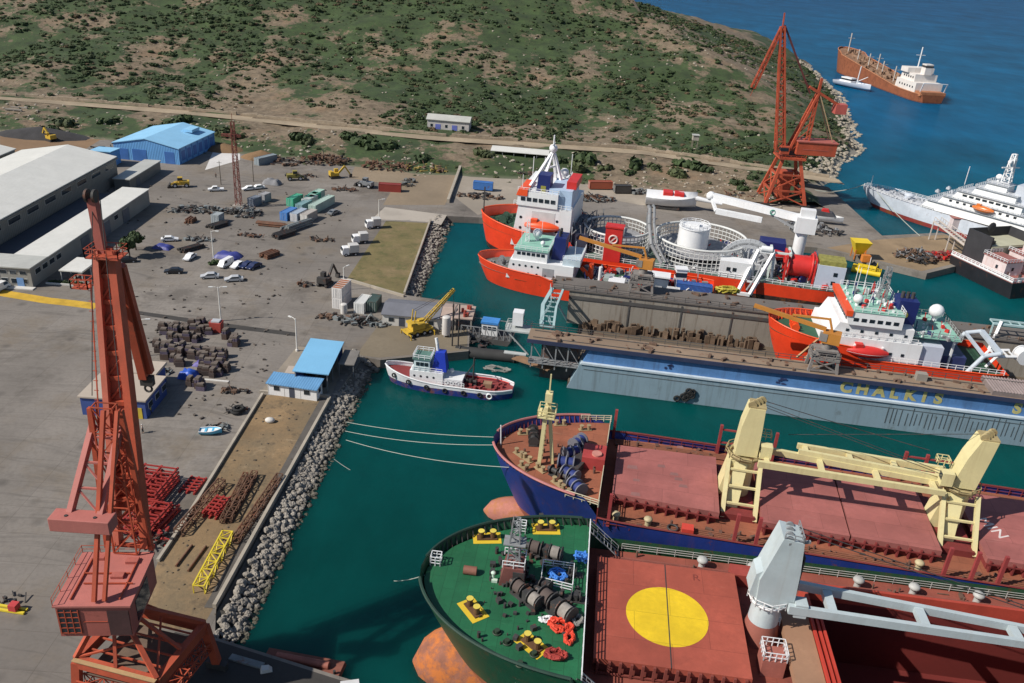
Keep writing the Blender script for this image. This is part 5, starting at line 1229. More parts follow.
for (px,py) in((436,562),(521,530)):
    c=G.P(px,py,14.6); q=MB(); q.rail([(c.x-.6,c.y-.6,14.5),(c.x+.6,c.y-.6,14.5),(c.x+.6,c.y+.6,14.5),(c.x-.6,c.y+.6,14.5),(c.x-.6,c.y-.6,14.5)],1.3,.6,.05,3); G.part('access_ladder',WHT,q)
def shipthing(S_,px,py,z,mb,name,m,label,cat): 
    c=S_.P(px,py,z); w=S_.w(c.x,c.y,z); return tag(mb.build(name,m,None,w,S_.h),label,cat)
def ropepile(n,rx,ry,h,r=.1,seed=1,len_=10):
    rnd=random.Random(seed); q=MB()
    for i in range(n):
        a=rnd.uniform(0,6.28); pts=[]
        for k in range(len_): a+=rnd.uniform(.3,.9); d=rnd.uniform(.4,1); pts.append((rx*d*math.cos(a),ry*d*math.sin(a),rnd.uniform(r,h)))
        q.path(pts,r,5)
    return q
shipthing(G,558,578,14.5,ropepile(9,1.3,1.0,.9,.13,2),'rope_heap',mat('rope_blue',(.05,.22,.66),.8,.3),'bright blue rope heap inside white rails on the green forecastle','rope heap')
shipthing(G,581,560,14.5,ropepile(7,1.0,.9,.9,.13,5),'rope_heap',mat('rope_blue',(.05,.22,.66)),'smaller blue rope heap by the forecastle rail of the green ship','rope heap')
q=MB(); c=G.P(558,578,14.5); q.rail([(c.x-2,c.y-1.6,14.5),(c.x+1.8,c.y-2.2,14.5),(c.x+1.8,c.y+1.6,14.5),(c.x-2,c.y+1.6,14.5),(c.x-2,c.y-1.6,14.5)],1.2,1.2,.05,3); G.part('pen_rail',WHT,q)
def floats(n,rx,ry,seed,r=.3):
    rnd=random.Random(seed); q=MB()
    for i in range(n): q.ball((rnd.uniform(-rx,rx),rnd.uniform(-ry,ry),rnd.uniform(.25,.7)),r,8,(1.1,1,.9))
    return q
RO=mat('rope_red',(.72,.06,.025),.7,.25)
shipthing(G,560,628,14.5,ropepile(10,1.5,1.0,.8,.16,8),'rope_heap',RO,'bright red rope heap beside the brown winch on the green forecastle','rope heap')
shipthing(G,569,640,14.5,ropepile(5,.6,1.2,.6,.15,9),'rope_heap',RO,'red rope tail hanging toward the forecastle rail','rope heap')
shipthing(G,555,657,14.5,ropepile(8,1.4,.8,.7,.14,11),'rope_heap',mat('rope_dark_red',(.35,.04,.03),.8,.3),'dark red rope heap nearest the near bulwark of the green ship','rope heap')
shipthing(G,547,622,14.5,ropepile(6,1.0,.5,.6,.13,12),'rope_heap',WHT,'white rope heap beside the bright red one','rope heap')
q=MB(); c=G.P(540,540,14.5)
shipthing(G,577,623,14.5,ropepile(8,.7,.9,.9,.13,13),'rope_heap',mat('rope_grey',(.25,.24,.22),.9),'grey rope coil between red ropes and forecastle rail','rope heap')
for (px,py,rz,s) in((520,566,R(15),.75),(545,590,R(60),.8),(575,600,R(90),.7),(572,575,R(90),.6),(516,545,R(30),.6)):
    c=G.P(px,py,14.5); G.part('deck_machinery',DKS,winch((c.x,c.y,14.5),rz,s,1))
scr=MB(); rnd=random.Random(3)
for i in range(130):
    x,y=rnd.uniform(8,19.3),rnd.gauss(0,4.2); s=rnd.uniform(.15,.6)
    if rnd.random()<.5: scr.cbox((x,y,14.5+s/2),(s,s*1.2,s),rnd.uniform(0,3))
    else: scr.tube((x,y,14.5),(x,y,14.5+s*1.6),s*.4,8)
tag(G.part('deck_fitting',DKS,scr),kind='stuff')
# hull name marks (unreadable white blocks)
q=MB()
for k,(u,wd) in enumerate(((14.6,.8),(15.6,.35),(16.2,.7),(17.1,.7),(18,.4))):
    h=ghb(u,.86)+.05; q.cbox((u,-h,13.6),(wd,.06,.28),R(-12))
G.part('name_marking',WHT,q)
# hatch 1 with yellow circle
HM1=deckmat('hatch_red',(.39,.084,.052),.75,(8.6,4.5),0,(.44,.17,.13),.4,.35,.15); 
q=MB(); q.box(FC+1.5,FC+18.4,-7.8,8.6,10.8,12.2); G.part('hatch_coaming',mat('coaming_red',(.24,.055,.04),.8,.3,.3,grime=.3),q)
q=MB(); q.box(FC+1.2,FC+9.75,-8.1,9,12.21,13.0).box(FC+9.85,FC+18.6,-8.1,9,12.21,13.0); hc1=G.part('hatch_cover',HM1,q)
q=MB(); n=48; cx,cy=FC+10.9-1.2,-.2; cc=G.P(667,616,13)
for a,b in((-9,10.95),(0,0)): pass
vs=[(cc.x+4.85*math.cos(6.283*k/n),cc.y+4.85*math.sin(6.283*k/n),13.012) for k in range(n)]; q.add(vs,[tuple(range(n))]); q.build('yellow_circle',deckmat('circle_yellow',(.80,.54,.015),.7,(8.6,4.5),0,(.75,.6,.2),.3,.12,.06),hc1)
q=MB(); q.box(FC+9.74,FC+9.86,-8.1,9,13.0,13.03); q.build('seam',DKS,hc1)
for s in(-1,1):
    q=MB(); yy=9.16 if s>0 else -8.26; q.bar((FC+1.4,yy,11.1),(FC+18.6,yy,11.1),.2)
    for k in range(14): x=FC+1.6+k*1.25; q.box(x,x+.3,yy-.14,yy+.14,10.9,12.9)
    G.part('coaming_stay',mat('coaming_red',(.24,.055,.04)),q)
text_mesh('hatch_letter','R',1.6,mat('chalk_red',(.24,.05,.035),.8),hc1,Matrix.Translation((G.P(696,578,13).x,G.P(696,578,13).y,13.012)))
# hatch 2 open, hold
H2=G.P(790,640,13).x+3.6
q=MB(); 
for (x0,x1,y0,y1) in((H2-.4,H2,-9,9),(H2+31,H2+31.4,-9,9),(H2,H2+31,8.6,9),(H2,H2+31,-9,-8.6)): q.box(x0,x1,y0,y1,10.8,13.2)
G.part('hatch_coaming',mat('coaming_bright',(.44,.06,.035),.7,.3,.4,grime=.2),q)
HOLD=mat('hold_red',(.16,.018,.014),.8,.35,.15,grime=.4)
q=MB(); 
for (x0,x1,y0,y1) in((H2-.2,H2,-8.6,8.6),(H2+31,H2+31.2,-8.6,8.6)): q.box(x0,x1,y0,y1,1,10.8)
q.box(H2,H2+31,8.6,8.8,1,10.8); q.box(H2,H2+31,-8.8,-8.6,1,10.8)
G.part('hold_wall',HOLD,q); q=MB(); q.box(H2-.2,H2+31.2,-8.8,8.8,.8,1); G.part('hold_floor',HOLD,q)
# deck with the hold cut out is the side strips: rebuild main deck
for o in list(G.t.children):
    if o.name.startswith('main_deck'): bpy.data.objects.remove(o)
q=MB(); q.add([(FC-.5,-13.2,10.8),(H2,-13.7,10.8),(H2,13.7,10.8),(FC-.5,13.2,10.8)],[(0,1,2,3)]); q.add([(H2,8.9,10.8),(H2+31,8.9,10.8),(H2+31,13.7,10.8),(H2,13.7,10.8)],[(0,1,2,3)]); q.add([(H2,-13.7,10.8),(H2+31,-13.7,10.8),(H2+31,-8.9,10.8),(H2,-8.9,10.8)],[(0,1,2,3)]); q.add([(H2+31,-13.7,10.8),(140,-13.6,10.8),(140,13.6,10.8),(H2+31,13.7,10.8)],[(0,1,2,3)])
G.part('main_deck',MC['main_deck_red'],q)
# folded cover panels beside crane: tan plate + red rail
q=MB(); q.box(H2-4.2,H2-.9,-9,3.5,12.4,13.4); G.part('folded_hatch_cover',mat('cover_tan',(.36,.20,.12),.8,.25,.2,grime=.2),q)
q=MB(); 
for x in(H2-.8,H2-.2,H2+.35): q.box(x,x+.3,-9.2,4,13.2,13.75)
G.part('cover_rail',mat('rail_red',(.50,.05,.03),.6,.25),q)
# deck crane (grey)
gc=G.P(771,628,11); GCM=mat('crane_pale_grey',(.46,.53,.55),.5,.14,.3,streak=.2,rustcol=(.3,.26,.22)); 
gx=gc.x; gy=1.0
gx=40.9
q=MB(); q.tube((gx,gy,10.8),(gx,gy,13.6),2.3,24,1.75); G.part('crane_pedestal_base',mat('pedestal_red',(.33,.11,.08),.7,.25,.3,grime=.2),q)
q=MB(); q.tube((gx,gy,13.6),(gx,gy,16.6),1.75,24,1.6); G.part('crane_pedestal',GCM,q)
q=MB(); q.ring((gx,gy,16.7),2.0,.18,24,6).rail([(gx+2.4*math.cos(a*.785),gy+2.4*math.sin(a*.785),16.6) for a in range(9)],1.0,1.2,.05); G.part('crane_gallery',WHT,q)
q=MB(); q.xprism([(gx-1.7,16.8),(gx+2.5,16.8),(gx+2.3,22),(gx+1.9,26.2),(gx-.4,26.6),(gx-1.9,20.5)],gy-1.7,gy+1.7); ch=G.part('crane_house',GCM,q)
q=MB(); q.xprism([(gx-2.6,18.2),(gx-1.75,17.4),(gx-1.6,21.6),(gx-2.3,21)],gy-1.3,gy+1.3); q.build('machinery_box',GCM,ch)
q=MB(); q.box(gx+2.45,gx+2.6,gy-1.2,gy+1.2,18,24); q.build('window',DKS,ch)
q=MB()
for k in range(4): q.tube((gx+.3+k*.15,gy-1.5+k*.9,26.3),(gx+.3+k*.15,gy-1.25+k*.9,26.3),.5,12)
q.rail([(gx-.3,gy-1.6,26.4),(gx+1.8,gy-1.6,26.1),(gx+1.8,gy+1.6,26.1)],.9,.9,.05)
q.bar((gx+.2,gy-1.6,26),(gx+2.6,gy-1.2,26.3),.3); q.build('top_sheave',STL,ch)
q=MB(); q.box(gx+2.5,gx+3.9,gy-2.4,gy-.8,16.4,18.2); ca=q.build('operator_cab',GCM,ch); MB().box(gx+3.86,gx+3.95,gy-2.2,gy-1,17,18).build('window',WIN,ca)
J0=16.9
q=MB(); e=gx+44
for s in(-1,1): q.add([(gx+1.8,gy+s*2.2-.3,J0),(gx+1.8,gy+s*2.2+.3,J0),(gx+1.8,gy+s*2.2+.3,J0+1.1),(gx+1.8,gy+s*2.2-.3,J0+1.1),(e,gy+s*.7-.25,J0-2.2),(e,gy+s*.7+.25,J0-2.2),(e,gy+s*.7+.25,J0-1.3),(e,gy+s*.7-.25,J0-1.3)],[(0,3,2,1),(4,5,6,7),(0,1,5,4),(1,2,6,5),(2,3,7,6),(3,0,4,7)])
for f in(.12,.37,.62,.86): x=gx+1.8+42.2*f; yy=2.2-1.5*f; q.box(x-.5,x+.5,gy-yy,gy+yy,J0+.15-2.35*f,J0+.95-2.35*f)
G.part('crane_jib',GCM,q)
q=MB(); q.path([(gx+1.6,gy-.5,26.8),(e,gy-.2,J0-1)],.06,5).path([(gx+1.6,gy+.5,26.8),(e,gy+.2,J0-1)],.06,5); G.part('crane_wire',DKS,q)
# cages beside crane
for (px,py,l) in((773,655,0),(766,618,1)):
    c=G.P(px,py,13.0); q=MB(); q.box(c.x-1.3,c.x+1.3,c.y-1.2,c.y+1.2,10.8,13.2); o=G.part('vent_house',mat('vent_red',(.36,.12,.09),.7,.25),q)
    k=MB(); k.rail([(c.x-1.3,c.y-1.2,13.2),(c.x+1.3,c.y-1.2,13.2),(c.x+1.3,c.y+1.2,13.2),(c.x-1.3,c.y+1.2,13.2),(c.x-1.3,c.y-1.2,13.2)],1.2,.65,.05,2); k.build('rail',WHT,o)
# far side rail and vents along deck edge
q=MB(); q.rail([(FC+4.5,13.55,10.8),(60,13.6,10.8),(110,13.6,10.8)],1.1,2.4,.035,3); G.part('deck_rail',mat('rail_grey',(.50,.50,.48),.6,.2),q); q=MB(); q.rail([(FC+4.5,-13.55,10.8),(60,-13.6,10.8),(110,-13.6,10.8)],1.1,2.4,.035,3); G.part('deck_rail',mat('rail_grey',(.50,.50,.48)),q)
for k,u in enumerate((35,41.5,55,62,70)): q=MB(); q.tube((u,12,10.8),(u,12,12.0),.45,12,.4).ball((u,12,12.1),.75,12,(1,1,.6)); G.part('mushroom_vent',mat('vent_grey',(.42,.42,.40),.6),q)
q=MB(); q.box(H2-9,H2-6.3,9.3,11.4,10.8,12.6); G.part('deck_house',mat('deck_house_red',(.35,.06,.045),.7,.3),q)
q=MB()
for k in range(5): q.tube((FC+2,10.2+k*.35,11.1+.0),(118,10.2+k*.35,11.1),.12,6)
G.part('deck_pipe',mat('pipe_red',(.26,.08,.06),.7,.3),q)
# ------------------------------------------------------------ BLUE BULKER
Bk=Ship('bulk_carrier','blue hulled bulk carrier with cream deck cranes and pinkish red hatches, second from the photo','ship',(-1.8,111.2),-8.5,150,24.6)
FB=17.4
def btop(u): return 14.4-.03*u if u<FB else 11.2
bq,bhb=hull(Bk,btop,-3.5,entry=.17,rake=8,n=46,lev=9,full=2.4,stern=.1,flare=1.9)
Bk.part('hull',hullmat('blue_hull',(.018,.040,.22),(.42,.13,.10),3.6,.05,.25),bq)
q=MB(); rg=[]
for i in range(12):
    t=i/11; u=-.9+12*t; r=2.9*math.sqrt(max(.003,1-(1-min(1,t*1.9))**2)); rg.append([(u,r*.9*math.cos(6.283*k/18),.2+r*1.1*math.sin(6.283*k/18)) for k in range(18)])
q.loft(rg); Bk.part('bulbous_bow',mat('bulb_pink',(.40,.15,.11),.8,.35,.3,rust=.6,rustcol=(.36,.14,.04)),q)
BDK=deckmat('deck_rust_brown',(.32,.105,.055),.85,(5,1.8),0,(.45,.28,.18),.6,.7,.5); BHM=deckmat('hatch_pink',(.38,.125,.11),.75,(7.5,3.6),0,(.46,.24,.21),.4,.4,.12); BRD=mat('deep_red',(.20,.03,.028),.7,.3,.4)
Bk.part('forecastle_deck',BDK,deckmesh(bhb,btop,.6,FB,13.0)); Bk.part('main_deck',BDK,deckmesh(bhb,btop,FB-.5,148,10.0,n=10))
q=MB(); q.box(FB-.15,FB,-11.8,11.8,10,13.0); Bk.part('forecastle_bulkhead',BRD,q)

for sd in(-1,1): Bk.part('bulwark_cap',mat('bulwark_pink',(.45,.17,.16),.6,.2),bulwark(bhb,btop,.3,FB*.8,.2,side=(sd,))); Bk.part('gunwale',BRD,bulwark(bhb,btop,FB,148,.14,n=30,side=(sd,)))
q=MB()
for i in range(22):
    u=.9+(FB*.75)*(i/21)**1.4
    for s in(-1,1): h=bhb(u,1)-.1; q.bar((u,s*h,13.9),(u+.2,s*(h-.7),13),.12)
Bk.part('bulwark_stay',BRD,q)
q=MB(); q.rail([(FB-.1,-11.9,13),(FB-.1,11.9,13)],1.1,1.6,.06,3); 
for s in(-1,1): q.rail([(FB*.72,s*(bhb(FB*.72,1)-.3),13),(FB,s*11.8,13)],1.1,1.4,.06,3)
Bk.part('forecastle_rail',mat('rail_cream',(.6,.55,.4),.6),q)
CRM=mat('crane_cream',(.70,.62,.33),.55,.15,.3,grime=.12,streak=.25,rustcol=(.35,.22,.10))
fm=Bk.P(543,462,13)
q=MB()
for s in(-1,1): q.bar((fm.x-.5,fm.y+s*.9,13),(fm.x-.2,fm.y+s*.5,22.8),.55)
q.bar((fm.x+1.4,fm.y,13),(fm.x+.1,fm.y,23.5),.5); q.box(fm.x-1.3,fm.x+1.2,fm.y-1.4,fm.y+1.4,21.3,21.5).box(fm.x-.5,fm.x+.5,fm.y-.6,fm.y+.6,23.6,25.0); q.bar((fm.x,fm.y,25),(fm.x,fm.y,28),.2)
q.rail([(fm.x-1.3,fm.y-1.4,21.5),(fm.x+1.2,fm.y-1.4,21.5),(fm.x+1.2,fm.y+1.4,21.5),(fm.x-1.3,fm.y+1.4,21.5),(fm.x-1.3,fm.y-1.4,21.5)],1.0,1.2,.06)
for k in range(8): q.bar((fm.x-.45+.03*k,fm.y-.85+.04*k,14+k*.9),(fm.x-.45+.03*k,fm.y+.85-.04*k,14+k*.9),.14)
Bk.part('foremast',CRM,q)
NBL=mat('rope_drum_navy',(.022,.04,.19),.7,.45,.9)
for i,(px,py) in enumerate(((578,442),(571,452),(566,462),(570,474),(577,486))):
    c=Bk.P(px,py,14); q=MB(); a=R((60,40,0,-30,-50)[i]); d=V((math.cos(a),math.sin(a),0))*1.15; q.tube(c-d,c+d,.8,16)
    wd=Bk.part('winch_drum',NBL,q); q=MB()
    for e in(-1,0,1): q.tube(c+d*e-d*.08,c+d*e+d*.08,1.12,16)
    q.build('flange',mat('flange_grey',(.16,.16,.19),.6,.3),wd)
c=Bk.P(572,462,13); q=MB(); q.cbox((c.x+1.2,c.y,13.6),(2.2,7,1.1),R(-20)); Bk.part('winch_bed',DKS,q)
c=Bk.P(590,462,13); q=MB(); q.box(c.x-1.2,c.x+2.2,c.y-2,c.y+2,13,15); fh=Bk.part('forecastle_house',mat('house_red',(.42,.055,.05),.6,.25),q)
q=MB(); q.tube((c.x+.9,c.y-.8,15),(c.x+.9,c.y-.8,15.3),.75,16); q.build('hatch_lid',mat('lid_pale_red',(.6,.25,.2),.6),fh)
for i,(px,py) in enumerate(((524,434),(519,455),(527,460),(524,468),(557,484),(566,492),(578,492),(540,470),(560,425),(585,430))):
    c=Bk.P(px,py,13); Bk.part('bollard',mat('bitt_cream',(.36,.27,.15),.75,.35),bitts((c.x,c.y,13.02),R(-40 if py>450 else 20),.8))
c=Bk.P(533,440,13); Bk.part('windlass',DKS,winch((c.x,c.y,13),R(10),.9,2)); c=Bk.P(560,478,13); Bk.part('windlass',DKS,winch((c.x,c.y,13),R(60),.8,2))
q=MB(); q.bar((1.2,0,13),(1.0,0,16.5),.16); Bk.part('jackstaff',WHT,q)
# hatches
def bh(u0,u1,w0,w1,joint=True):
    q=MB(); 
    def quad(ua,ub,wa,wb,z0,z1): q.add([(ua,-wa,z0),(ub,-wb,z0),(ub,wb,z0),(ua,wa,z0),(ua,-wa,z1),(ub,-wb,z1),(ub,wb,z1),(ua,wa,z1)],[(3,2,1,0),(4,5,6,7),(0,1,5,4),(1,2,6,5),(2,3,7,6),(3,0,4,7)])
    quad(u0+.3,u1-.3,w0-.3,w1-.3,10,11.2); Bk.part('hatch_coaming',BRD,q); q=MB()
    if joint:
        um=(u0+u1)/2; wm=(w0+w1)/2
        def qq(ua,ub,wa,wb): q.add([(ua,-wa,11.2),(ub,-wb,11.2),(ub,wb,11.2),(ua,wa,11.2),(ua,-wa,12),(ub,-wb,12),(ub,wb,12),(ua,wa,12)],[(3,2,1,0),(4,5,6,7),(0,1,5,4),(1,2,6,5),(2,3,7,6),(3,0,4,7)])
        qq(u0,um-.12,w0,wm); qq(um+.12,u1,wm,w1)
    else: q.add([(u0,-w0,11.2),(u1,-w1,11.2),(u1,w1,11.2),(u0,w0,11.2),(u0,-w0,12),(u1,-w1,12),(u1,w1,12),(u0,w0,12)],[(3,2,1,0),(4,5,6,7),(0,1,5,4),(1,2,6,5),(2,3,7,6),(3,0,4,7)])
    o=Bk.part('hatch_cover',BHM,q); q=MB()
    for s in(-1,1):
        q=MB(); q.bar((u0,s*(w0+.35),11.3),(u1,s*(w1+.35),11.3),.16)
        for k in range(int((u1-u0)/1.5)): u=u0+.5+k*1.5; wd=w0+(w1-w0)*(u-u0)/(u1-u0); q.bar((u,s*(wd+.15),10),(u,s*(wd+.15),11.7),.22,.5)
        q.build('coaming_stay',BRD,o)
    return o
p=[Bk.P(x,y,12) for x,y in((614,450),(713,462),(721,520),(609,496),(760,470),(935,488),(940,553),(752,520))]
h1=bh(19.0,34.4,6.6,7.3,False); h2=bh(40.3,64.4,7.8,8.0); h3=bh(70.3,97,8.0,8.0)
q=MB()
for (px,py,s) in((632,467,.9),(661,466,.7),(674,474,.7),(678,479,.7),(683,486,.7),(635,494,.8),(680,447,.6),(636,480,.6)):
    c=Bk.P(px,py,12); q.add([(c.x-s*random.uniform(.6,1),c.y-s*.6,12.012),(c.x+s,c.y-s*.5,12.012),(c.x+s*.8,c.y+s*.6,12.012),(c.x-s*.7,c.y+s*.5,12.012)],[(0,1,2,3)])
q.build('paint_patch',mat('patch_grey_red',(.26,.12,.11),.8,.3),h1)
c=Bk.P(992,528,12); text_mesh('chalk_writing','MIN',2.6,mat('chalk_white',(.7,.62,.6),.8),h3,Matrix.Translation((c.x,c.y,12.015))@Matrix.Rotation(R(-62),4,'Z')@Matrix.Rotation(R(0),4,'Z'))
# cranes
def deckcrane(u,v,jib_to,tilt):
    q=MB(); q.box(u-2.6,u+2.2,v-6.4,v+6.0,10,11.0); Bk.part('crane_foundation',BRD,q)
    q=MB(); q.tube((u,v,11),(u,v,17.5),1.7,20,1.75); q.xprism([(u-3.0,11),(u-1.2,11),(u-1.2,17),(u-2.0,17)],v-1.6,v+1.6); q.add([(u-2.0,v-4.6,11),(u-.2,v-4.6,11),(u+.6,v-1.4,17.3),(u-1.3,v-1.4,17.3),(u-2.0,v-4.0,11),(u-.2,v-4.0,11),(u+.6,v-.8,17.3),(u-1.3,v-.8,17.3)],[(0,1,2,3),(7,6,5,4),(0,4,5,1),(1,5,6,2),(2,6,7,3),(3,7,4,0)]); Bk.part('crane_pedestal',CRM,q)
    for s in(-1,1):
        q=MB(); q.bar((u+s*2.3,v-6.2,10.2),(u+s*2.3,v-1.5,17),.6); q.bar((u+s*2.3,v-6.2,10.2),(u+s*2.3,v-4,10.2),.5); Bk.part('support_frame',CRM,q)
    q=MB()
    for z in(12,14,16): q.bar((u-2.3,v-5.0+(z-12)*.7,z),(u+2.3,v-5.0+(z-12)*.7,z),.3)
    Bk.part('support_brace',CRM,q)
    q=MB(); q.ring((u,v,17.6),2.2,.3,24,6); q.rail([(u+2.8*math.cos(a*.628),v+2.8*math.sin(a*.628),17.4) for a in range(11)],1.0,1.2,.06); Bk.part('crane_gallery',mat('cream_dirty',(.40,.32,.16),.7,.3,.5,rust=.25),q)
    q=MB(); w0,w1=1.55,1.05; d=1.6 if jib_to>u else -1.6
    q.loft([[(u-1.6,v-1.5,18),(u+1.6,v-1.5,18),(u+1.6,v+1.5,18),(u-1.6,v+1.5,18)],[(u-1.6+tilt*.6,v-1.4,22.8),(u+1.3+tilt*.6,v-1.4,22.8),(u+1.3+tilt*.6,v+1.4,22.8),(u-1.6+tilt*.6,v+1.4,22.8)],[(u-1.2+tilt,v-1.4,25.9),(u+1.0+tilt,v-1.4,25.9),(u+1.0+tilt,v+1.4,25.9),(u-1.2+tilt,v+1.4,25.9)]],False); o=Bk.part('crane_house',CRM,q)
    q=MB()
    for k in range(4): q.tube((u+tilt-.9+k*.5,v-1.2+k*.6,26.3),(u+tilt-.9+k*.5,v-.9+k*.6,26.3),.6,12)
    q.cbox((u+tilt,v,26.0),(2.2,2.6,.3)); q.build('top_sheave',mat('cream_dirty',(.40,.32,.16)),o)
    x=u+(2.6 if jib_to>u else -2.6); q=MB(); q.cbox((x,v-1.5,19.4),(1.6,1.4,2.0)); cb=q.build('operator_cab',CRM,o); k=MB(); k.cbox((x,v-1.5,19.7),(1.66,1.2,1.0)); k.build('window',WIN,cb)
    k=MB(); k.rail([(x-.8,v+.6,20),(x+.8,v+.6,20),(x+.8,v+2,20),(x-.8,v+2,20),(x-.8,v+.6,20)],1,.8,.05); k.build('ladder_cage',CRM,o)
    return o
cL,cR=37.4,67.4
deckcrane(cL,0.6,80,0.4); deckcrane(cR,0.6,0,1.6)
def jib(u0,u1,v,w0,w1,z0,z1,name='crane_jib'):
    q=MB()
    for s in(-1,1): q.add([(u0,v+s*w0-.28,z0-.5),(u0,v+s*w0+.28,z0-.5),(u0,v+s*w0+.28,z0+.5),(u0,v+s*w0-.28,z0+.5),(u1,v+s*w1-.25,z1-.4),(u1,v+s*w1+.25,z1-.4),(u1,v+s*w1+.25,z1+.4),(u1,v+s*w1-.25,z1+.4)],[(0,3,2,1),(4,5,6,7),(0,1,5,4),(1,2,6,5),(2,3,7,6),(3,0,4,7)])
    for f in(.05,.35,.65,.95): u=u0+(u1-u0)*f; w=w0+(w1-w0)*f; z=z0+(z1-z0)*f; q.box(u-.35,u+.35,v-w,v+w,z-.3,z+.3)
    return Bk.part(name,CRM,q)
jib(cL+1.5,cR-2.6,-.9,2.1,1.2,18.4,17.6); jib(cR-1.5,cL+7.5,1.8,1.3,.8,18.2,19.0)
q=MB()
for y in(-.6,.2): q.path([(cL+1,y+.6,26.1),(cR-3,y,19.6)],.05,5)
q.path([(cR+1.2,1,26.1),(cL+6,3,20.4)],.05,5); q.path([(cL+1,1.6,26.2),(cL+12,3.0,23.5),(cR-4,4,20.6)],.06,5); Bk.part('crane_wire',DKS,q)
# stanchions
ST=mat('stanchion_red',(.32,.05,.05),.6,.25)
for (px,py) in((509,497),) : pass
for (bx,by,s) in((612,446,1),(610,505,-1),(716,440,1),(733,548,-1),(756,562,-1),(894,468,1),(914,470,1),(944,470,1),(950,600,-1),(978,604,-1),(1005,607,-1),(768,440,1)):
    c=Bk.P(bx,by,10.2); q=MB(); q.bar((c.x,s*11.7,10),(c.x,s*11.7,15.4),.45); Bk.part('stanchion',ST,q)
xa,xb=Bk.P(894,468,10).x,Bk.P(944,470,10).x; q=MB()
for z in(12.2,14.6): q.bar((xa,11.7,z),(xb,11.7,z),.24)
Bk.part('stanchion_brace',ST,q); xa=Bk.P(716,440,10).x; q=MB(); q.bar((xa+3.5,11.7,10),(xa+3.5,11.7,14.8),.35)
for z in(12.2,14.6): q.bar((xa,11.7,z),(xa+3.5,11.7,z),.24)
Bk.part('stanchion_brace',ST,q)
q=MB(); q.rail([(FB+1,-12.0,10),(60,-12.1,10),(120,-12.1,10)],1.1,1.8,.05,2); Bk.part('deck_rail',BRD,q); q=MB(); q.rail([(FB+1,12.0,10),(60,12.1,10),(120,12.1,10)],1.1,1.8,.05,2); Bk.part('deck_rail',BRD,q)
q=MB()
for k in range(4): q.tube((FB+1,-10.9+k*.4,10.3),(120,-10.9+k*.4,10.3),.12,6); q.tube((FB+1,10.9-k*.4,10.3),(120,10.9-k*.4,10.3),.12,6)
Bk.part('deck_pipe',mat('pipe_brown',(.24,.09,.05),.7,.3),q)
sc=MB(); rnd=random.Random(9)
for i in range(90):
    u=rnd.uniform(FB+1,110); v=rnd.choice((-1,1))*rnd.uniform(9.4,11.4); s=rnd.uniform(.2,.55); sc.cbox((u,v,10+s/2),(s*1.6,s,s),rnd.uniform(0,3)) if rnd.random()<.6 else sc.tube((u,v,10),(u,v,10+s*2),s*.4,8)
for i in range(26): u,v,s=rnd.uniform(4,FB-1),rnd.uniform(-6,6),rnd.uniform(.15,.4); sc.tube((u,v,13),(u,v,13+s*2),s*.5,8)
tag(Bk.part('deck_fitting',mat('gear_brown',(.14,.07,.05),.8,.4),sc),kind='stuff')
c=Bk.P(775,577,10); 
q=MB(); q.ring((Bk.P(672,536,10).x,-10.6,10.6),.7,.15,14,6,'z'); Bk.part('hose_coil',DKS,q)
q=MB(); q.box(Bk.P(686,538,10).x-.7,Bk.P(686,538,10).x+.9,-11.3,-9.9,10,11.2); Bk.part('deck_box',mat('box_bright_red',(.6,.06,.04),.6,.2),q)
for k,u in enumerate((20,24.5,44,61)): q=MB(); q.tube((u,-10.6,10),(u,-10.6,11.3),.4,12).ball((u,-10.6,11.4),.65,12,(1,1,.6)); Bk.part('mushroom_vent',mat('vent_cream',(.5,.42,.25),.6),q)

# more weathered bits on both bulkers
rnd=random.Random(51)
for (Sx,u0,u1,vv,z) in((G,FC+1,130,(9.6,13),10.8),(Bk,FB+1,120,(8.9,11.3),10.0)):
    q=MB()
    for k in range(170):
        u=rnd.uniform(u0,u1); v=rnd.choice((-1,1))*rnd.uniform(*vv); s_=rnd.uniform(.12,.45)
        if rnd.random()<.4: q.cbox((u,v,z+s_*.4),(s_*2.4,s_,s_*.8),rnd.uniform(0,3))
        elif rnd.random()<.5: q.tube((u,v,z),(u,v,z+s_*2.2),s_*.35,7)
        else: q.bar((u,v,z+.1),(u+rnd.uniform(-2.5,2.5),v+rnd.uniform(-.3,.3),z+.1),.12)
    tag(Sx.part('deck_litter',mat('deck_litter',(.15,.085,.06),.85,.5,.7),q),kind='stuff')
# ------------------------------------------------------------ FLOATING DOCK
D=Ship('floating_dock','long grey blue floating dock with bright blue upper band and yellow letters','floating dock',(11,154.4),-6.9,125,37)
DGB=mat('dock_grey_blue',(.24,.335,.40),.6,.15,.2,grime=.15,streak=.65,rustcol=(.13,.16,.17),rust=.06); DBL=mat('dock_band_blue',(.085,.215,.46),.7,.4,.25,grime=.25,streak=.55,rustcol=(.05,.09,.19)); DTOP=mat('dock_top_tan',(.30,.215,.15),.9,.35,.3,grime=.45,rust=.2); DIN=mat('dock_inner_wall',(.33,.30,.255),.9,.25,.15,grime=.45,streak=.75,rustcol=(.10,.065,.04)); DDK=mat('dock_dark_steel',(.085,.082,.08),.85,.35,.3,rust=.25)
q=MB(); q.box(1,125,.5,37,-2.5,1.3); D.part('pontoon_deck',mat('pontoon_mud',(.15,.115,.08),.95,.4,.2,grime=.4),q)
q=MB(); q.add([(0,0,-2.5),(125,0,-2.5),(125,0,5.9),(3.2,0,5.9),(0,5.2,-2.5),(125,5.2,-2.5),(125,5.2,5.9),(3.2,5.2,5.9)],[(0,1,2,3),(5,4,7,6),(4,0,3,7),(3,2,6,7),(1,5,6,2),(4,5,1,0)]); nw=D.part('side_wall',DGB,q)
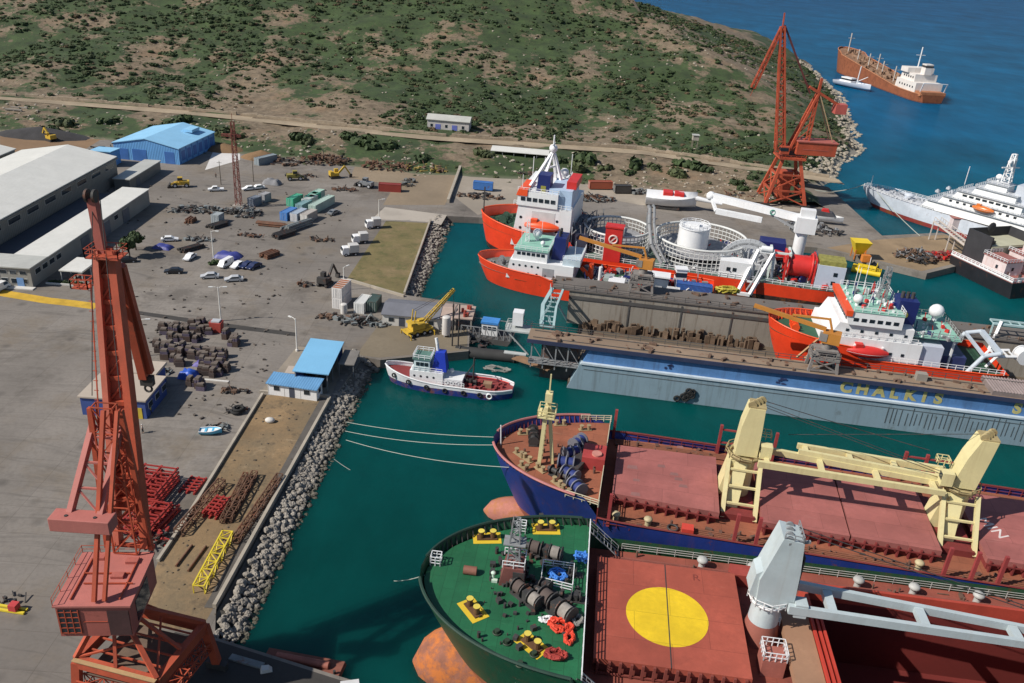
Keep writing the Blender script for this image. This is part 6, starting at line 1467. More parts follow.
q=MB(); q.add([(3.2,-.25,5.9),(125,-.25,5.9),(125,-.25,6.3),(3.4,-.25,6.3),(3.2,.6,5.9),(125,.6,5.9),(125,.6,6.3),(3.4,.6,6.3)],[(0,1,2,3),(3,2,6,7),(4,0,3,7),(4,5,1,0)]); D.part('fender_ledge',mat('dock_ledge_highlight',(.52,.60,.66),.6,.15,.5),q)  # pale colour paints in the bright lit edge along the ledge
q=MB(); q.add([(3.6,.45,5.95),(125,.45,5.95),(125,.7,9.55),(4.9,.7,9.55),(3.6,5.2,5.95),(125,5.2,5.95),(125,5.2,9.55),(4.8,5.2,9.55)],[(0,1,2,3),(5,4,7,6),(4,0,3,7),(3,2,6,7)]); bb=D.part('upper_wall',DBL,q)
q=MB(); q.box(-8,125,.15,5.7,9.57,9.95); D.part('top_deck',DTOP,q); q=MB(); q.box(-8.05,125,.0,.14,9.2,10.05); D.part('deck_edge',mat('dock_edge_navy',(.03,.04,.09),.7,.3),q)
q=MB(); q.rail([(-8,5.6,9.95),(40,5.6,9.95),(125,5.6,9.95)],1.1,2.5,.06); D.part('deck_rail',DDK,q)
q=MB()
for v in(1.4,4.6): q.box(-7,125,v-.08,v+.08,9.95,10.1)
D.part('crane_rail',DDK,q)
q=MB(); q.box(-2,125,29.5,36.8,1.3,9.55); D.part('inner_wall',DIN,q); q=MB(); q.box(-6,125,29.2,37,9.57,9.95); D.part('top_deck',mat('dock_top_grey',(.17,.15,.135),.9,.35,.3,grime=.4),q)
for u in(12,24,35.5,47,59,70): D.part('wall_seam',DDK,MB().box(u,u+.35,29.36,29.52,1.4,8.9))
q=MB(); q.rail([(-6,29.3,9.95),(40,29.3,9.95),(125,29.3,9.95)],1.1,2.5,.06); D.part('deck_rail',DDK,q)
q=MB(); q.box(-2,46,29.3,29.5,7.6,8.4); D.part('wall_fender',DDK,q)
# reddish keel-block rows + mud piles in the empty half
rnd=random.Random(5); q=MB()
for i in range(170):
    u=2+40*rnd.random(); h=rnd.uniform(.3,2.6); v=rnd.uniform(26.8,29.2); q.cbox((u,v,1.3+h/2),(rnd.uniform(.3,1.3),.5,h),rnd.uniform(-.5,.5))
tag(D.part('silt_growth',mat('silt_brown',(.15,.10,.065),.95,.5,.5),q),kind='stuff')
q=MB()
for k in range(14): u=4+k*2.9; q.box(u,u+1.2,17.6,19.4,1.3,2.6)
D.part('keel_block_row',DDK,q)
rnd=random.Random(41); q=MB()
for k in range(150):
    u=rnd.uniform(-7,118); v=rnd.choice((rnd.uniform(.8,5),rnd.uniform(30,36))); s_=rnd.uniform(.15,.6); q.cbox((u,v,9.95+s_/2),(s_*rnd.uniform(.8,3),s_,s_),rnd.uniform(0,3))
tag(D.part('deck_clutter',mat('clutter_brown',(.16,.10,.07),.9,.5,.8),q),kind='stuff')
# left end gate frame
CYN=mat('gate_cyan',(.40,.55,.56),.6,.2,.4,grime=.2)
q=MB(); q.bar((-6,29.5,9.6),(-7,18.5,9.8),.8,.5).bar((-7,18.5,9.8),(-6,8,9.6),.8,.5).bar((-3.5,29.5,9.6),(-4,18.5,9.8),.5).bar((-4,18.5,9.8),(-3.5,8,9.6),.5)
for k in range(9): f=k/8; q.bar((-6.3,29.5-21.5*f,9.6),(-3.6,29.5-21.5*f,9.6),.22)
q.rail([(-6.5,29,9.8),(-5.2,18.5,10),(-6.5,8.2,9.8)],1.1,2,.06); q.bar((-5,24,9.6),(-2,29.5,2),.4).bar((-5,13,9.6),(-2,7.5,2),.4)
D.part('flying_bridge',CYN,q)
c=D.P(521,318,10); q=MB(); q.box(-12,-9.8,5.8,8.0,9.95,12.9); gh=D.part('gate_hut',WHT,q); MB().box(-12.05,-9.75,6.1,7.7,11,11.9).build('window',WIN,gh)
q=MB(); q.box(-13.2,-8,4.5,8.2,9.0,9.35).box(-12.6,-8,-.2,.9,6.2,6.4); q.rail([(-13.2,4.5,9.35),(-13.2,8.2,9.35),(-8,8.2,9.35)],1,1.2,.05); q.bar((-13,5,9),(-8,5,4),.3); D.part('end_platform',mat('platform_pale',(.45,.47,.46),.7,.25),q)
q=MB(); 
for u in(-7,-4.5,-2,.5): q.bar((u,.6,3.5),(u,.6,9),.25); q.bar((u,.6,9),(u+2.5,.6,5.2),.15)
q.box(-7.5,3,.2,3,4.6,4.8); q.rail([(-7.5,.2,4.8),(2.4,.2,4.8)],1.1,1.5,.05); D.part('end_gallery',STL,q)
q=MB(); q.box(-5.2,2.5,3.2,7.2,-1,8.9); D.part('end_pier',DDK,q)
# gangplank to apron
a=at(516,357,1.6); b=at(552,369,3.2); q=MB(); q.bar(a-b,V((0,0,0)),2.6,.25); tag(q.build('gangplank',mat('plank_brown',(.26,.15,.085),.9,.35,.4),None,b),'brown timber gangplank leading to the end of the floating dock','gangplank')
# lettering
LY=mat('letter_yellow',(.52,.47,.18),.85,.4,.8,grime=.55)
def on_face(px,py):
    d=ray(px,py); n=D.M.to_3x3()@V((0,-1,0)); p0=D.M@V((0,.43,0)); t=(p0-CAM).dot(n)/d.dot(n); return D.I@(CAM+d*t)
for ch,px,py in (('C',847,385.5),('H',863,388),('A',880,390),('L',895,391.5),('K',911,393.5),('I',925,395.5),('S',939,397.5),('S',1018,408)):
    c=on_face(px,py); text_mesh('dock_letter',ch,3.2,LY,bb,Matrix.Translation((c.x,.50,7.75))@Matrix.Rotation(R(90),4,'X'),.03,.16)
q=MB()
for k in range(46): u=64+k*.95+random.uniform(-.2,.2); q.box(u,u+.14,-.06,.0,random.uniform(1.0,2.0),random.uniform(4.0,5.6))
q.build('rubbing_mark',mat('rub_dark',(.09,.11,.12),.8,.3),nw)
q=MB(); q.box(4,125,-.05,.0,4.72,4.85); q.build('draft_line',mat('rub_dark',(.09,.11,.12)),nw)
c=on_face(684,396); q=MB(); rnd=random.Random(2)
for k in range(9): q.ring((c.x+rnd.uniform(-1.6,1.6),-.35,2.0+rnd.uniform(-1.2,1.0)),.55,.2,12,6,'y')
q.build('tyre_fender',TYRE,nw)
for u,z in((21,7.6),(43,7.4),(93,7.5)):
    q=MB()
    for k in range(6): q.cbox((u+random.uniform(-.9,.9),.42,z+random.uniform(-.6,.6)),(random.uniform(.3,1),.05,random.uniform(.2,.5)))
    q.build('paint_scar',mat('scar_navy',(.02,.03,.10),.8,.3),bb)
c=on_face(872,377); 
t=thing('mesh_crate','small pale concrete block on the dock top deck near the red ship','block',D.w(D.P(918,376,9.95).x,3.6,9.95),D.h); MB().box(-1,1,-.7,.7,0,1.5).build('block',CONC,t)
t=thing('grating_deck','ribbed pinkish grey steel grating stack on the dock top at the right edge','grating',D.w(D.P(985,386,9.95).x,0.6,9.95),D.h)
q=MB(); q.box(0,14,0,6.4,0,.9); q.build('bed',mat('grating_bed',(.22,.18,.17),.8,.3),t); q=MB()
for k in range(24): q.box(.2+k*.57,.42+k*.57,-.05,6.45,.9,1.05)
q.build('slat',mat('grating_pink',(.36,.29,.28),.8,.3),t)
def dockcrane(Sx,u,v,z,az,label,JL=17,col=mat('jib_orange',(.52,.22,.04),.55,.25,.4,grime=.2),hz=8,up=.12,bw=5.4):
    t=thing('dock_crane',label,'crane',Sx.w(u,v,z),Sx.h); GR=mat('crane_base_grey',(.26,.24,.225),.75,.3,.4,rust=.25,grime=.3)
    for x in(-bw/2,bw/2):
        for y in(-1.7,1.7): MB().bar((x,y,0),(x*.8,y*.8,4.4),.55).build('leg',GR,t)
    q=MB(); q.box(-bw/2,bw/2,-1.9,1.9,2.6,3.1)
    for y in(-1.75,1.75): q.bar((-bw/2,y,.4),(bw/2,y,3),.25).bar((bw/2,y,.4),(-bw/2,y,3),.25).bar((-bw/2,y,.4),(bw/2,y,.4),.35)
    q.box(-bw*.4,bw*.4,-1.6,1.6,4.3,4.7); q.build('portal',GR,t)
    MB().rail([(-bw/2,-1.9,3.1),(bw/2,-1.9,3.1),(bw/2,1.9,3.1),(-bw/2,1.9,3.1),(-bw/2,-1.9,3.1)],1,1.5,.05).build('handrail',GR,t)
    h=MB(); h.tube((0,0,4.7),(0,0,6),1.0,14); h.build('slewing_column',GR,t)
    ca,sa=math.cos(az),math.sin(az); M=Matrix.Rotation(az,4,'Z')
    def rot(m_,n_): m_.v=[tuple(M@V(p)) for p in m_.v]; return m_.build(n_,col,t)
    rot(MB().box(-2.2,1.2,-1.2,1.2,6,8.2),'house'); k=MB().box(.2,1.7,.3,1.3,6.4,8.0); k.v=[tuple(M@V(p)) for p in k.v]; o=k.build('cab',GR,t)
    k=MB(); k.bar((.8,0,hz-1),(JL,0,hz-1+JL*up),.6,.75).bar((.6,0,hz+1.2),(JL*.5,0,hz-.4+JL*.5*up),.35); k.bar((-.5,0,8),(.6,0,hz+1.4),.4); rot(k,'jib'); return t
c=D.P(640,300,9.95); dockcrane(D,c.x,33,9.95,R(168),'dock crane with orange jib and grey portal on the far dock wall',16,hz=9.5)
c=D.P(822,372,9.95); dockcrane(D,c.x,3,9.95,R(165),'dock crane with orange jib on the near dock wall beside the red supply ship',15,hz=9.5)
# struts shoring
t=thing('shore_prop','pair of timber props leaning against the bow of the red supply ship','props',(0,0,0))
for d in(0,1.6): MB().bar(D.w(46.5+d,7,9.95),D.w(51.5+d,10.6,14),.35).build('prop',mat('prop_tan',(.45,.27,.14),.8,.2),t)
# ------------------------------------------------------------ generic ship helper bits
def block(S_,u0,u1,v0,v1,z0,z1,name='superstructure',m=WHT,slope=0,parent=None,front=0,side=0):
    q=MB(); q.add([(u0,v0,z0),(u1,v0,z0),(u1,v1,z0),(u0,v1,z0),(u0+slope+front,v0+side,z1),(u1,v0+side,z1),(u1,v1-side,z1),(u0+slope+front,v1-side,z1)],[(3,2,1,0),(4,5,6,7),(0,1,5,4),(1,2,6,5),(2,3,7,6),(3,0,4,7)])
    return q.build(name,m,parent or S_.t)
def winrow(parent,pts,n,w,h,name='window'):
    """row of panes between two points in the plane; offset handled by caller"""
    a,b=V(pts[0]),V(pts[1]); d=(b-a).normalized(); 
    for i in range(n):
        p=a.lerp(b,(i+.5)/n); q=MB(); q.bar(p-d*w/2,p+d*w/2,.12,h); q.build(name,WIN,parent)
def porthole(parent,pts,r=.22):
    q=MB()
    for p in pts: q.tube((p[0],p[1]+.03,p[2]),(p[0],p[1]-.05,p[2]),r,8)
    return q.build('portholes',WIN,parent)
def radome(S_,u,v,z,r,parent=None):
    q=MB(); q.tube((u,v,z),(u,v,z+r*.8),r*.4,10); q.ball((u,v,z+r*1.5),r,16); return q.build('radome',WHT,parent or S_.t)
def antenna(S_,u,v,z,h,r=.06): return MB().tube((u,v,z),(u,v,z+h),r,6).build('antenna',WHT,S_.t)
def lifeboat(loc,rz,L,m,label,davit=True):
    t=thing('lifeboat',label,'lifeboat',loc,rz); rings=[]
    for i in range(11):
        s=i/10; x=-L/2+L*s; f=max(.03,math.sin(math.pi*min(.97,max(.03,s)))**.45); b=L*.165*f
        rings.append([(x,b*math.cos(a),(b*.85*math.sin(a) if math.sin(a)<0 else b*1.0*math.sin(a))+(.25*abs(s-.5)**2*4*.4)) for a in [2*math.pi*k/14 for k in range(14)]])
    MB().loft(rings).build('hull',m,t); MB().loft([[(p[0],p[1]*1.04,p[2]*.12) for p in r] for r in rings]).build('rubbing_band',WHT,t)
    MB().box(-L*.32,-L*.14,-L*.08,L*.08,L*.12,L*.22).build('cabin',m,t); return t
# ------------------------------------------------------------ RED SUPPLY SHIP IN DOCK
o=D.w(41.3,17.6,0); X=Ship('supply_ship','red hulled supply ship with white bridge and pale green decks standing inside the floating dock','ship',o,-6.9,43,15)
def xt(u): return 13.4-.10*u if u<15 else 9.6
xq,xhb=hull(X,xt,2.2,entry=.3,rake=4,n=30,lev=6,full=2.2,stern=.1,tw=.9); X.part('hull',ORNG,xq); _=[X.part('gunwale',OPAINT,bulwark(xhb,xt,.3,43,.13,side=(sd,))) for sd in(-1,1)]
X.part('forecastle_deck',DGRN,deckmesh(xhb,xt,.5,15,11.2)); X.part('main_deck',DGRN,deckmesh(xhb,xt,14.5,42.9,8.4,n=8))
q=MB()
for i in range(15):
    u=.7+14*(i/14)**1.4
    for s in(-1,1): h=xhb(u,1)-.08; q.bar((u,s*h,xt(u)-.1),(u+.3,s*(h-.9),11.25),.16)
X.part('bulwark_stay',OPAINT,q)
X.part('windlass',OPAINT,winch((5.2,0,11.2),0,.8,2))
b0=block(X,9,27,-6.6,6.6,8.4,13.5,slope=.8); block(X,10.5,25,-6.2,6.2,13.5,16.2,slope=1.2,parent=b0,name='accommodation')
bw=block(X,13,22.5,-6.8,6.8,16.2,18.8,'bridge',WHT,front=-.6,side=.2)
q=MB(); q.add([(12.3,-6.9,17.9),(12.3,6.9,17.9),(12.1,6.9,19.0),(12.1,-6.9,19.0),(13.4,-6.9,17.9),(13.4,6.9,17.9),(13.4,6.9,19.0),(13.4,-6.9,19.0)],[(0,3,2,1),(3,7,6,2),(4,5,6,7),(0,4,7,3),(1,2,6,5)]); q.build('bridge_visor',OPAINT,bw)
q=MB(); q.box(12.9,22.6,-6.7,6.7,18.82,18.95); q.build('bridge_roof',LGRN,bw)
winrow(bw,((12.62,-6.2,17.3),(12.62,6.2,17.3)),8,1.1,.75); winrow(bw,((13.5,-6.72,17.3),(22,-6.72,17.3)),6,.9,.7)
for z,n in((11,6),(14.8,5)): winrow(b0,((12,-6.63 if z<13 else -6.23,z),(25,-6.63 if z<13 else -6.23,z)),n,.55,.55)
q=MB(); q.box(23,34,-5,6.6,14.4,14.6); hd=X.part('helideck',LGRN,q); q=MB()
for (u,v) in((24,-4.5),(33,-4.5),(24,6),(33,6)): MB().bar((u,v,8.4),(u,v,14.4),.35).build('support',WHT,hd); q=MB(); q.rail([(23,-5,14.6),(34,-5,14.6),(34,6.6,14.6),(23,6.6,14.6)],1,1.4,.05); q.build('rail',WHT,hd)
fu=block(X,21.5,25.5,-3.5,.6,13.5,20.8,'funnel',NAVY,slope=.5); MB().tube((23.3,-3.56,18),(23.3,-3.5,18),.7,18).build('emblem',mat('emblem_olive',(.30,.28,.05),.6),fu)
q=MB(); 
for k in range(3): q.tube((22.8+k*.9,-1.5,20.8),(22.8+k*.9,-1.5,22),.35,10)
q.build('exhaust',DKS,fu)
block(X,25.5,31,-6.0,5,8.4,13.2,'deck_house',mat('house_grey_blue',(.52,.56,.66),.5,.1,.4)); 
q=MB(); q.box(31.5,36,-4.5,4.5,8.41,11); X.part('winch_house',mat('winch_navy',(.03,.04,.13),.5,.3),q)
q=MB()
for s in(-1,1): q.path([(36.5,s*5.2,8.4),(38.5,s*5.2,12.2),(41.2,s*5.0,13.0)],.45,8)
q.bar((41.2,-5,13),(41.2,5,13),.8); q.bar((38.5,-5.2,12.2),(38.5,5.2,12.2),.5); X.part('stern_frame',mat('frame_grey_blue',(.50,.56,.62),.5,.15),q)
q=MB(); q.lattice((20.2,1.5,19),(20.2,1.5,25.5),1.4,.8,5,.14,.09); q.bar((20.2,-.8,23),(20.2,3.8,23),.2); q.cbox((20.2,1.5,24.2),(.4,3,.3)); X.part('mast',STL,q)
radome(X,14.6,-3.5,18.95,.9); radome(X,31.5,3.8,14.6,1.4)
for u,v,h in((15,2.5,6),(16,4,5),(17.5,5,7),(18,-1,4.5),(24,5,5)): antenna(X,u,v,18.9 if u<23 else 14.6,h)
q=MB(); q.rail([(13.5,-6.6,18.95),(22.5,-6.6,18.95),(22.5,6.6,18.95),(13.5,6.6,18.95)],1,1.4,.05); q.rail([(10,-6.5,13.5),(26,-6.5,13.5)],1,1.4,.05); q.rail([(15,-7.2,9.6),(42,-7.2,9.6)],1,1.4,.05); X.part('handrail',WHT,q)
q=MB(); rnd=random.Random(12)
for k in range(44): u,v,z=rnd.uniform(13,33),rnd.uniform(-5.5,5.5),0; z=18.95 if u<22 else 14.6; s=rnd.uniform(.15,.5); q.cbox((u,v,z+s/2),(s,s,s*1.3),rnd.uniform(0,3))
for k in range(20): u=rnd.uniform(14,31); s=rnd.uniform(.3,.8); q.cbox((u,rnd.uniform(-7.1,-6.75),8.4+s/2),(s*1.4,s*.6,s))
tag(X.part('deck_fitting',WHT,q),kind='stuff')
lifeboat(X.w(19.2,-7.9,11.7),X.h,8.2,REDP,'red covered lifeboat hanging at the near side of the docked red supply ship')
q=MB()
for u in(15,20): q.bar((u,-6.6,9),(u,-7.0,12.4),.3).bar((u,-7.0,12.4),(u,-7.6,12.4),.25)
X.part('davit',WHT,q)
X.t.scale=(1.1,1.1,1.06)
# ------------------------------------------------------------ stuff on the dock to the right
t=thing('white_cradle','white tubular boat cradle on the dock floor at the right edge','cradle',at(1000,368,9.4)); 
q=MB(); q.path([(-3,0,0),(-1.5,0,2.5),(2.5,0,2.8)],.3).path([(-3,3,0),(-1.5,3,2.5),(2.5,3,2.8)],.3); 
for k in range(4): q.bar((-1.5+k*1.3,0,2.5),(-1.5+k*1.3,3,2.6),.25)
q.build('frame',WHT,t)
tag(MB().bar(D.w(90.5,27,2),D.w(93.5,31,13.5),.6).build('mast_post',WHT,None),'white leaning post on the dock right of the red supply ship stern','post')
q=MB(); q.bar((0,0,0),(16,0,0),.6,.4).bar((0,0,0),(0,0,-3),.3).bar((16,0,0),(16,0,-3),.3).bar((0,2.2,0),(16,2.2,0),.4)
for k in range(9): q.bar((k*2,0,0),(k*2,2.2,0),.2)
tag(q.build('pipe_bridge',CYN,None,D.w(92,31,12.8),D.h),'pale turquoise steel gantry on the far dock wall at the right edge','gantry')
t=thing('winch_drum','white flanged drum on the dock at the right edge','drum',at(1021,362,9.6)); MB().tube((0,-1,1.6),(0,1,1.6),1.4,18).build('drum',WHT,t); MB().tube((0,-1.2,1.6),(0,-1,1.6),1.8,18).build('flange',WHT,t); MB().tube((0,1,1.6),(0,1.2,1.6),1.8,18).build('flange',WHT,t)
scrap(985,350,7,2.5,26,'dark red steel and pipes on the dock floor behind the red ship stern',(mat('maroon_steel',(.20,.04,.04),.8,.4),STL),1.5,4)
# ------------------------------------------------------------ FRONT OFFSHORE SHIP
F=Ship('offshore_ship','orange hulled offshore ship with pale green bridge roof lying just behind the floating dock','ship',(-10.6,213),-10.5,62,16.6)
def ft(u): return 6.6-.05*u if u<20 else 4.9
fq,fhb=hull(F,ft,-2.5,entry=.3,rake=4,n=30,lev=6,full=2.2,stern=.1,tw=.9); F.part('hull',ORNG,fq); _=[F.part('gunwale',OPAINT,bulwark(fhb,ft,.3,62,.16,side=(sd,))) for sd in(-1,1)]
F.part('forecastle_deck',mat('fore_deck_grey',(.16,.17,.15),.8,.3,.3,grime=.3),deckmesh(fhb,ft,.5,12,4.4)); F.part('main_deck',DGRN,deckmesh(fhb,ft,11.5,61.9,3.6,n=8))
F.part('windlass',STL,winch((6.2,0,4.4),0,.9,2)); q=MB(); rnd=random.Random(6)
for k in range(26): u=rnd.uniform(3,10); v=rnd.uniform(-.35,.35)*u; s=rnd.uniform(.2,.6); q.cbox((u,v,4.4+s/2),(s,s,s*1.2),rnd.uniform(0,3))
for k in range(150): u=rnd.uniform(28,60); v=rnd.uniform(-7,7); s=rnd.uniform(.3,1.3); q.cbox((u,v,3.6+s/2),(s*1.5,s,s),rnd.uniform(0,3)) if rnd.random()<.6 else q.bar((u,v,3.7),(u+rnd.uniform(-2,2),v+rnd.uniform(-2,2),3.7+rnd.uniform(0,2)),.2)
tag(F.part('deck_fitting',STL,q),kind='stuff')
b0=block(F,9.2,26.5,-6.9,6.9,3.6,8.6,slope=.8); b1=block(F,10.4,19.5,-6.4,6.4,8.6,11.4,'bridge',WHT,slope=.7); q=MB(); q.box(10.8,19.8,-6.7,6.7,11.42,11.6); q.build('bridge_roof',LGRN,b1)
winrow(b1,((10.85,-5.8,10.5),(10.85,5.8,10.5)),8,1.0,.8); winrow(b1,((11.5,-6.43,10.5),(19,-6.43,10.5)),6,.9,.75)
porthole(b0,[(11+k*1.6,-6.9,7.4) for k in range(5)]+[(10.6+k*2.2,-6.9,5.4) for k in range(7)],.32)
q=MB(); q.box(18.6,21.6,-6.95,-6.86,5.2,7.4); q.build('recess',mat('recess_grey',(.33,.34,.36),.6,.2),b0)
fu=block(F,20,23.5,-3,2.6,8.6,14.5,'funnel',NAVY,slope=.5); block(F,23.5,28,-6.2,4.6,8.6,10.2,'deck_house',mat('house_pale_blue',(.50,.60,.66),.5,.15))
q=MB(); 
for v in(-1.2,.8): q.tube((21.6,v,14.5),(21.6,v,16),.35,10)
q.build('exhaust',DKS,fu)
text_mesh('hull_marking','OCM',1.3,mat('mark_black',(.03,.03,.03),.6),b0,Matrix.Translation((22.6,-6.96,4.6))@Matrix.Rotation(R(90),4,'X'),.02)
radome(F,15.2,1.8,11.6,1.25); radome(F,17.5,-2.5,11.6,.6)
q=MB(); q.lattice((13,0,11.6),(13,0,17.5),1,.6,5,.12,.08); F.part('mast',WHT,q)
for u,v,h in((12,-3,4),(16,4,5),(24,3,6),(26,-2,4)): antenna(F,u,v,11.5 if u<20 else 10,h)
q=MB(); q.rail([(10.9,-6.6,11.6),(19.7,-6.6,11.6),(19.7,6.6,11.6)],1,1.4,.05); q.rail([(23.5,-6.2,10.2),(28,-6.2,10.2),(28,4.6,10.2)],1,1.2,.05); F.part('handrail',WHT,q)
q=MB(); q.tube((30.5,-2,3.6),(30.5,-2,8.5),.8,12,.6); q.bar((30.5,-2,5),(28,-3,7.5),.9); F.part('deck_davit',OPAINT,q)
q=MB(); q.tube((33.2,-5.2,3.6),(33.2,-5.2,9.2),.45,10); F.part('post',WHT,q)
F.part('deck_locker',WHT,MB().box(35.5,39.6,-6.6,-3.0,3.6,6.2)); F.part('deck_locker',mat('tarp_grey_green',(.32,.38,.37),.7,.3),MB().box(33,36.5,-2.6,1.2,3.6,5.4))
def shipcont(S_,px,py,z,L,k,c,label,dz=0):
    t=make_cont(L,k,c); p=S_.P(px,py,z); t.location=S_.w(p.x,p.y,z); t.rotation_euler.z=S_.h+dz; t['label']=label; return t
shipcont(F,693,293,3.7,9,'royal_blue',(.045,.13,.42),'royal blue container on the aft deck behind the dock wall')
t=shipcont(F,672,298,3.7,3.2,'white_small',(.74,.74,.74),'small white container left of the royal blue one')
t=thing('control_cabin','white cabin with dark window beside the royal blue container','cabin',at(679,285,4)); MB().box(-1.4,1.4,-1.2,1.2,0,4.6).build('wall',WHT,t); MB().box(-1.45,1.45,-1.25,1.25,2.6,3.8).build('window',WIN,t); MB().box(-1.6,1.6,-1.4,1.4,4.62,4.85).build('roof',WHT,t)
t=thing('flat_cabin','white roofed dark windowed cabin right of the orange jib column','cabin',at(656,286,4),F.h); MB().box(-3,3,-1.6,1.6,0,3).build('wall',mat('cabin_dark',(.10,.13,.18),.4,.2),t); MB().box(-3.3,3.3,-1.9,1.9,3.02,3.4).build('roof',WHT,t)
tag(ropepile(16,3.4,1.6,1.6,.2,31).build('hose_pile',mat('hose_yellow',(.45,.38,.05),.7,.4),None,at(727,293,3.8)),'tangled yellow hoses beside the red hull right of the blue container','hoses')
# ------------------------------------------------------------ REAR CABLE LAYER
K=Ship('cable_layer','large orange hulled cable laying ship with white lattice cable tanks and white superstructure','ship',(-11.5,240),-11.5,102,28,-2.0)
def kt(u): return 12.4-.06*u if u<30 else 6.8
kq,khb=hull(K,kt,-3,entry=.24,rake=3.5,n=40,lev=7,full=2.1,stern=.06,tw=.95); K.part('hull',hullmat('hull_orange_boot',(.78,.055,.015),(.045,.025,.022),3.5,.02,.12,rough=.4),kq); _=[K.part('gunwale',OPAINT,bulwark(khb,kt,.3,28,.2,side=(sd,))) for sd in(-1,1)]
K.part('forecastle_deck',DGRN,deckmesh(khb,kt,.5,28.5,9.4)); KD=mat('cable_deck',(.13,.20,.17),.8,.3,.2,grime=.35); K.part('main_deck',KD,deckmesh(khb,kt,28,101.8,6.7,n=8))
rnd=random.Random(17); q=MB()
for k in range(60): u=rnd.uniform(3,10); v=rnd.uniform(-.8,.8)*u; s=rnd.uniform(.3,.9); q.cbox((u,v,9.4+s/2),(s,s,s*1.2),rnd.uniform(0,3))
tag(K.part('fore_gear',mat('gear_green',(.035,.085,.055),.7,.4),q),kind='stuff'); K.part('windlass',mat('gear_green',(.035,.085,.055)),winch((7,0,9.4),0,1.2,2))
q=MB(); q.tube((.6,0,11),(.6,0,19),.18,8); K.part('jackstaff',DKS,q)
kb=block(K,11.5,28,-11,11,6.7,18.5,slope=1.6); br=block(K,12.6,24,-11.4,11.4,18.5,22.4,'bridge',WHT,front=.4)
q=MB(); q.add([(12.4,-11.6,21.2),(12.4,-1,21.2),(13,-1,23),(13,-11.6,23),(15.5,-11.6,21.2),(15.5,-1,21.2),(15.5,-1,23),(15.5,-11.6,23)],[(0,3,2,1),(3,7,6,2),(4,5,6,7),(0,4,7,3),(1,2,6,5)]); q.build('bridge_visor',OPAINT,br)
winrow(br,((12.7,-10.5,20.4),(12.7,10.5,20.4)),11,1.3,1.0); winrow(br,((13.5,-11.46,20.4),(23.5,-11.46,20.4)),6,1.2,1.0)
for z in(9,12,15): porthole(kb,[(14+k*3.4,-11,z) for k in range(4)],.42)
q=MB(); q.box(17,23.5,-11.08,-10.9,10.5,17.2); q.build('boat_recess',mat('recess_white',(.58,.58,.58),.6,.15),kb)
fu=block(K,17.2,21.2,-9.6,-5.2,18.6,27.0,'funnel',NAVY,slope=.6); MB().cbox((19.4,-9.66,23),(1.4,.06,2.2)).build('emblem',mat('emblem_olive',(.30,.28,.05)),fu); block(K,21.2,27.6,-10.2,2,18.5,23.6,'deck_house',mat('house_sky_blue',(.42,.55,.72),.5,.12))
q=MB(); q.box(25.5,28.2,-8,2,23.6,25.6); K.part('red_locker',REDP,q)
q=MB()
for (a,b) in(((15,-7,22.4),(19,2,30.5)),((18,-5,22.4),(19.2,2,30.5)),((20,6,22.4),(19.4,2.4,30.5)),((23,0,22.4),(19.6,2.4,30.5))): q.bar(a,b,.7,.7)
q.bar((17,-2.5,26.6),(20.3,3.9,26.6),.5); q.tube((19.3,2.2,30.5),(19.3,2.2,35.5),.22,8); q.bar((19.3,.2,33),(19.3,4.2,33),.25); K.part('mast',WHT,q); radome(K,19.3,2.2,30.0,1.2); radome(K,22.5,6,22.4,1.3)
for u,v,h in((13.5,-9,4),(13.6,4,6),(24,8,7),(16,9,5)): antenna(K,u,v,22.4,h,.1)
lifeboat(K.w(20.2,-12.0,13.2),K.h,9.6,OPAINT,'big orange lifeboat hanging on the white side of the cable layer')
q=MB(); q.rail([(12.8,-11.3,22.4),(24,-11.3,22.4),(24,11.3,22.4)],1.1,1.5,.07); q.rail([(11.8,-11.1,18.5),(28,-11.1,18.5)],1.1,1.5,.07); K.part('handrail',WHT,q)
q=MB(); q.box(28.3,33,-10,9,6.7,12); K.part('dark_deck_house',mat('house_dark_navy',(.05,.055,.09),.5,.4),q)
q=MB()
for k in range(40): u,v,z=rnd.uniform(28,35),rnd.uniform(-11,10),rnd.uniform(12,15); q.bar((u,v,12),(u+rnd.uniform(-1.5,1.5),v+rnd.uniform(-1,1),z),.25)
tag(K.part('deck_gear',STL,q),kind='stuff')
CAGE=mat('cage_white',(.64,.65,.63),.6,.15,.4,grime=.12)
def carousel(u,v,Rr,z0,z1,n,lv,label):
    t=thing('cable_tank',label,'cable tank',K.w(u,v,0),K.h); q=MB()
    for k in range(n):
        a=6.283*k/n; p=(Rr*math.cos(a),Rr*math.sin(a)); q.bar((*p,z0),(*p,z1),.2,.2)
    for j in range(lv+1): q.ring((0,0,z0+(z1-z0)*j/lv),Rr,.12,n,5)
    q.ring((0,0,z1+.1),Rr,.34,n,6); q.build('cage',CAGE,t)
    q=MB(); q.tube((0,0,z0),(0,0,z0+.4),Rr-.5,36); q.build('turntable',mat('turntable_grey',(.30,.31,.32),.7,.3,.3,grime=.3),t); return t
c1=K.P(702,232,11); t1=carousel(c1.x,0.2,12.6,6.9,12.6,64,5,'largest white lattice cable tank with a white drum inside, mid ship on the cable layer')
q=MB(); q.tube((-2.2,.5,7.3),(-2.2,.5,15),4.3,28,4.2); dr=q.build('core_drum',WHT,t1); k=MB(); k.tube((-2.2,.5,15),(-2.2,.5,15.25),4.4,28); k.box(-3.5,-1,-.5,1.5,15.25,16.2); k.rail([(-2.2+4.2*math.cos(a*.628),.5+4.2*math.sin(a*.628),15.25) for a in range(11)],1,1.5,.07); k.build('drum_top',WHT,dr)
MB().tube((-2.2,.5,9.2),(-2.2,.5,9.3),11.2,32).build('cable_coil',mat('cable_coil',(.30,.30,.31),.7,.4,1.2),t1)
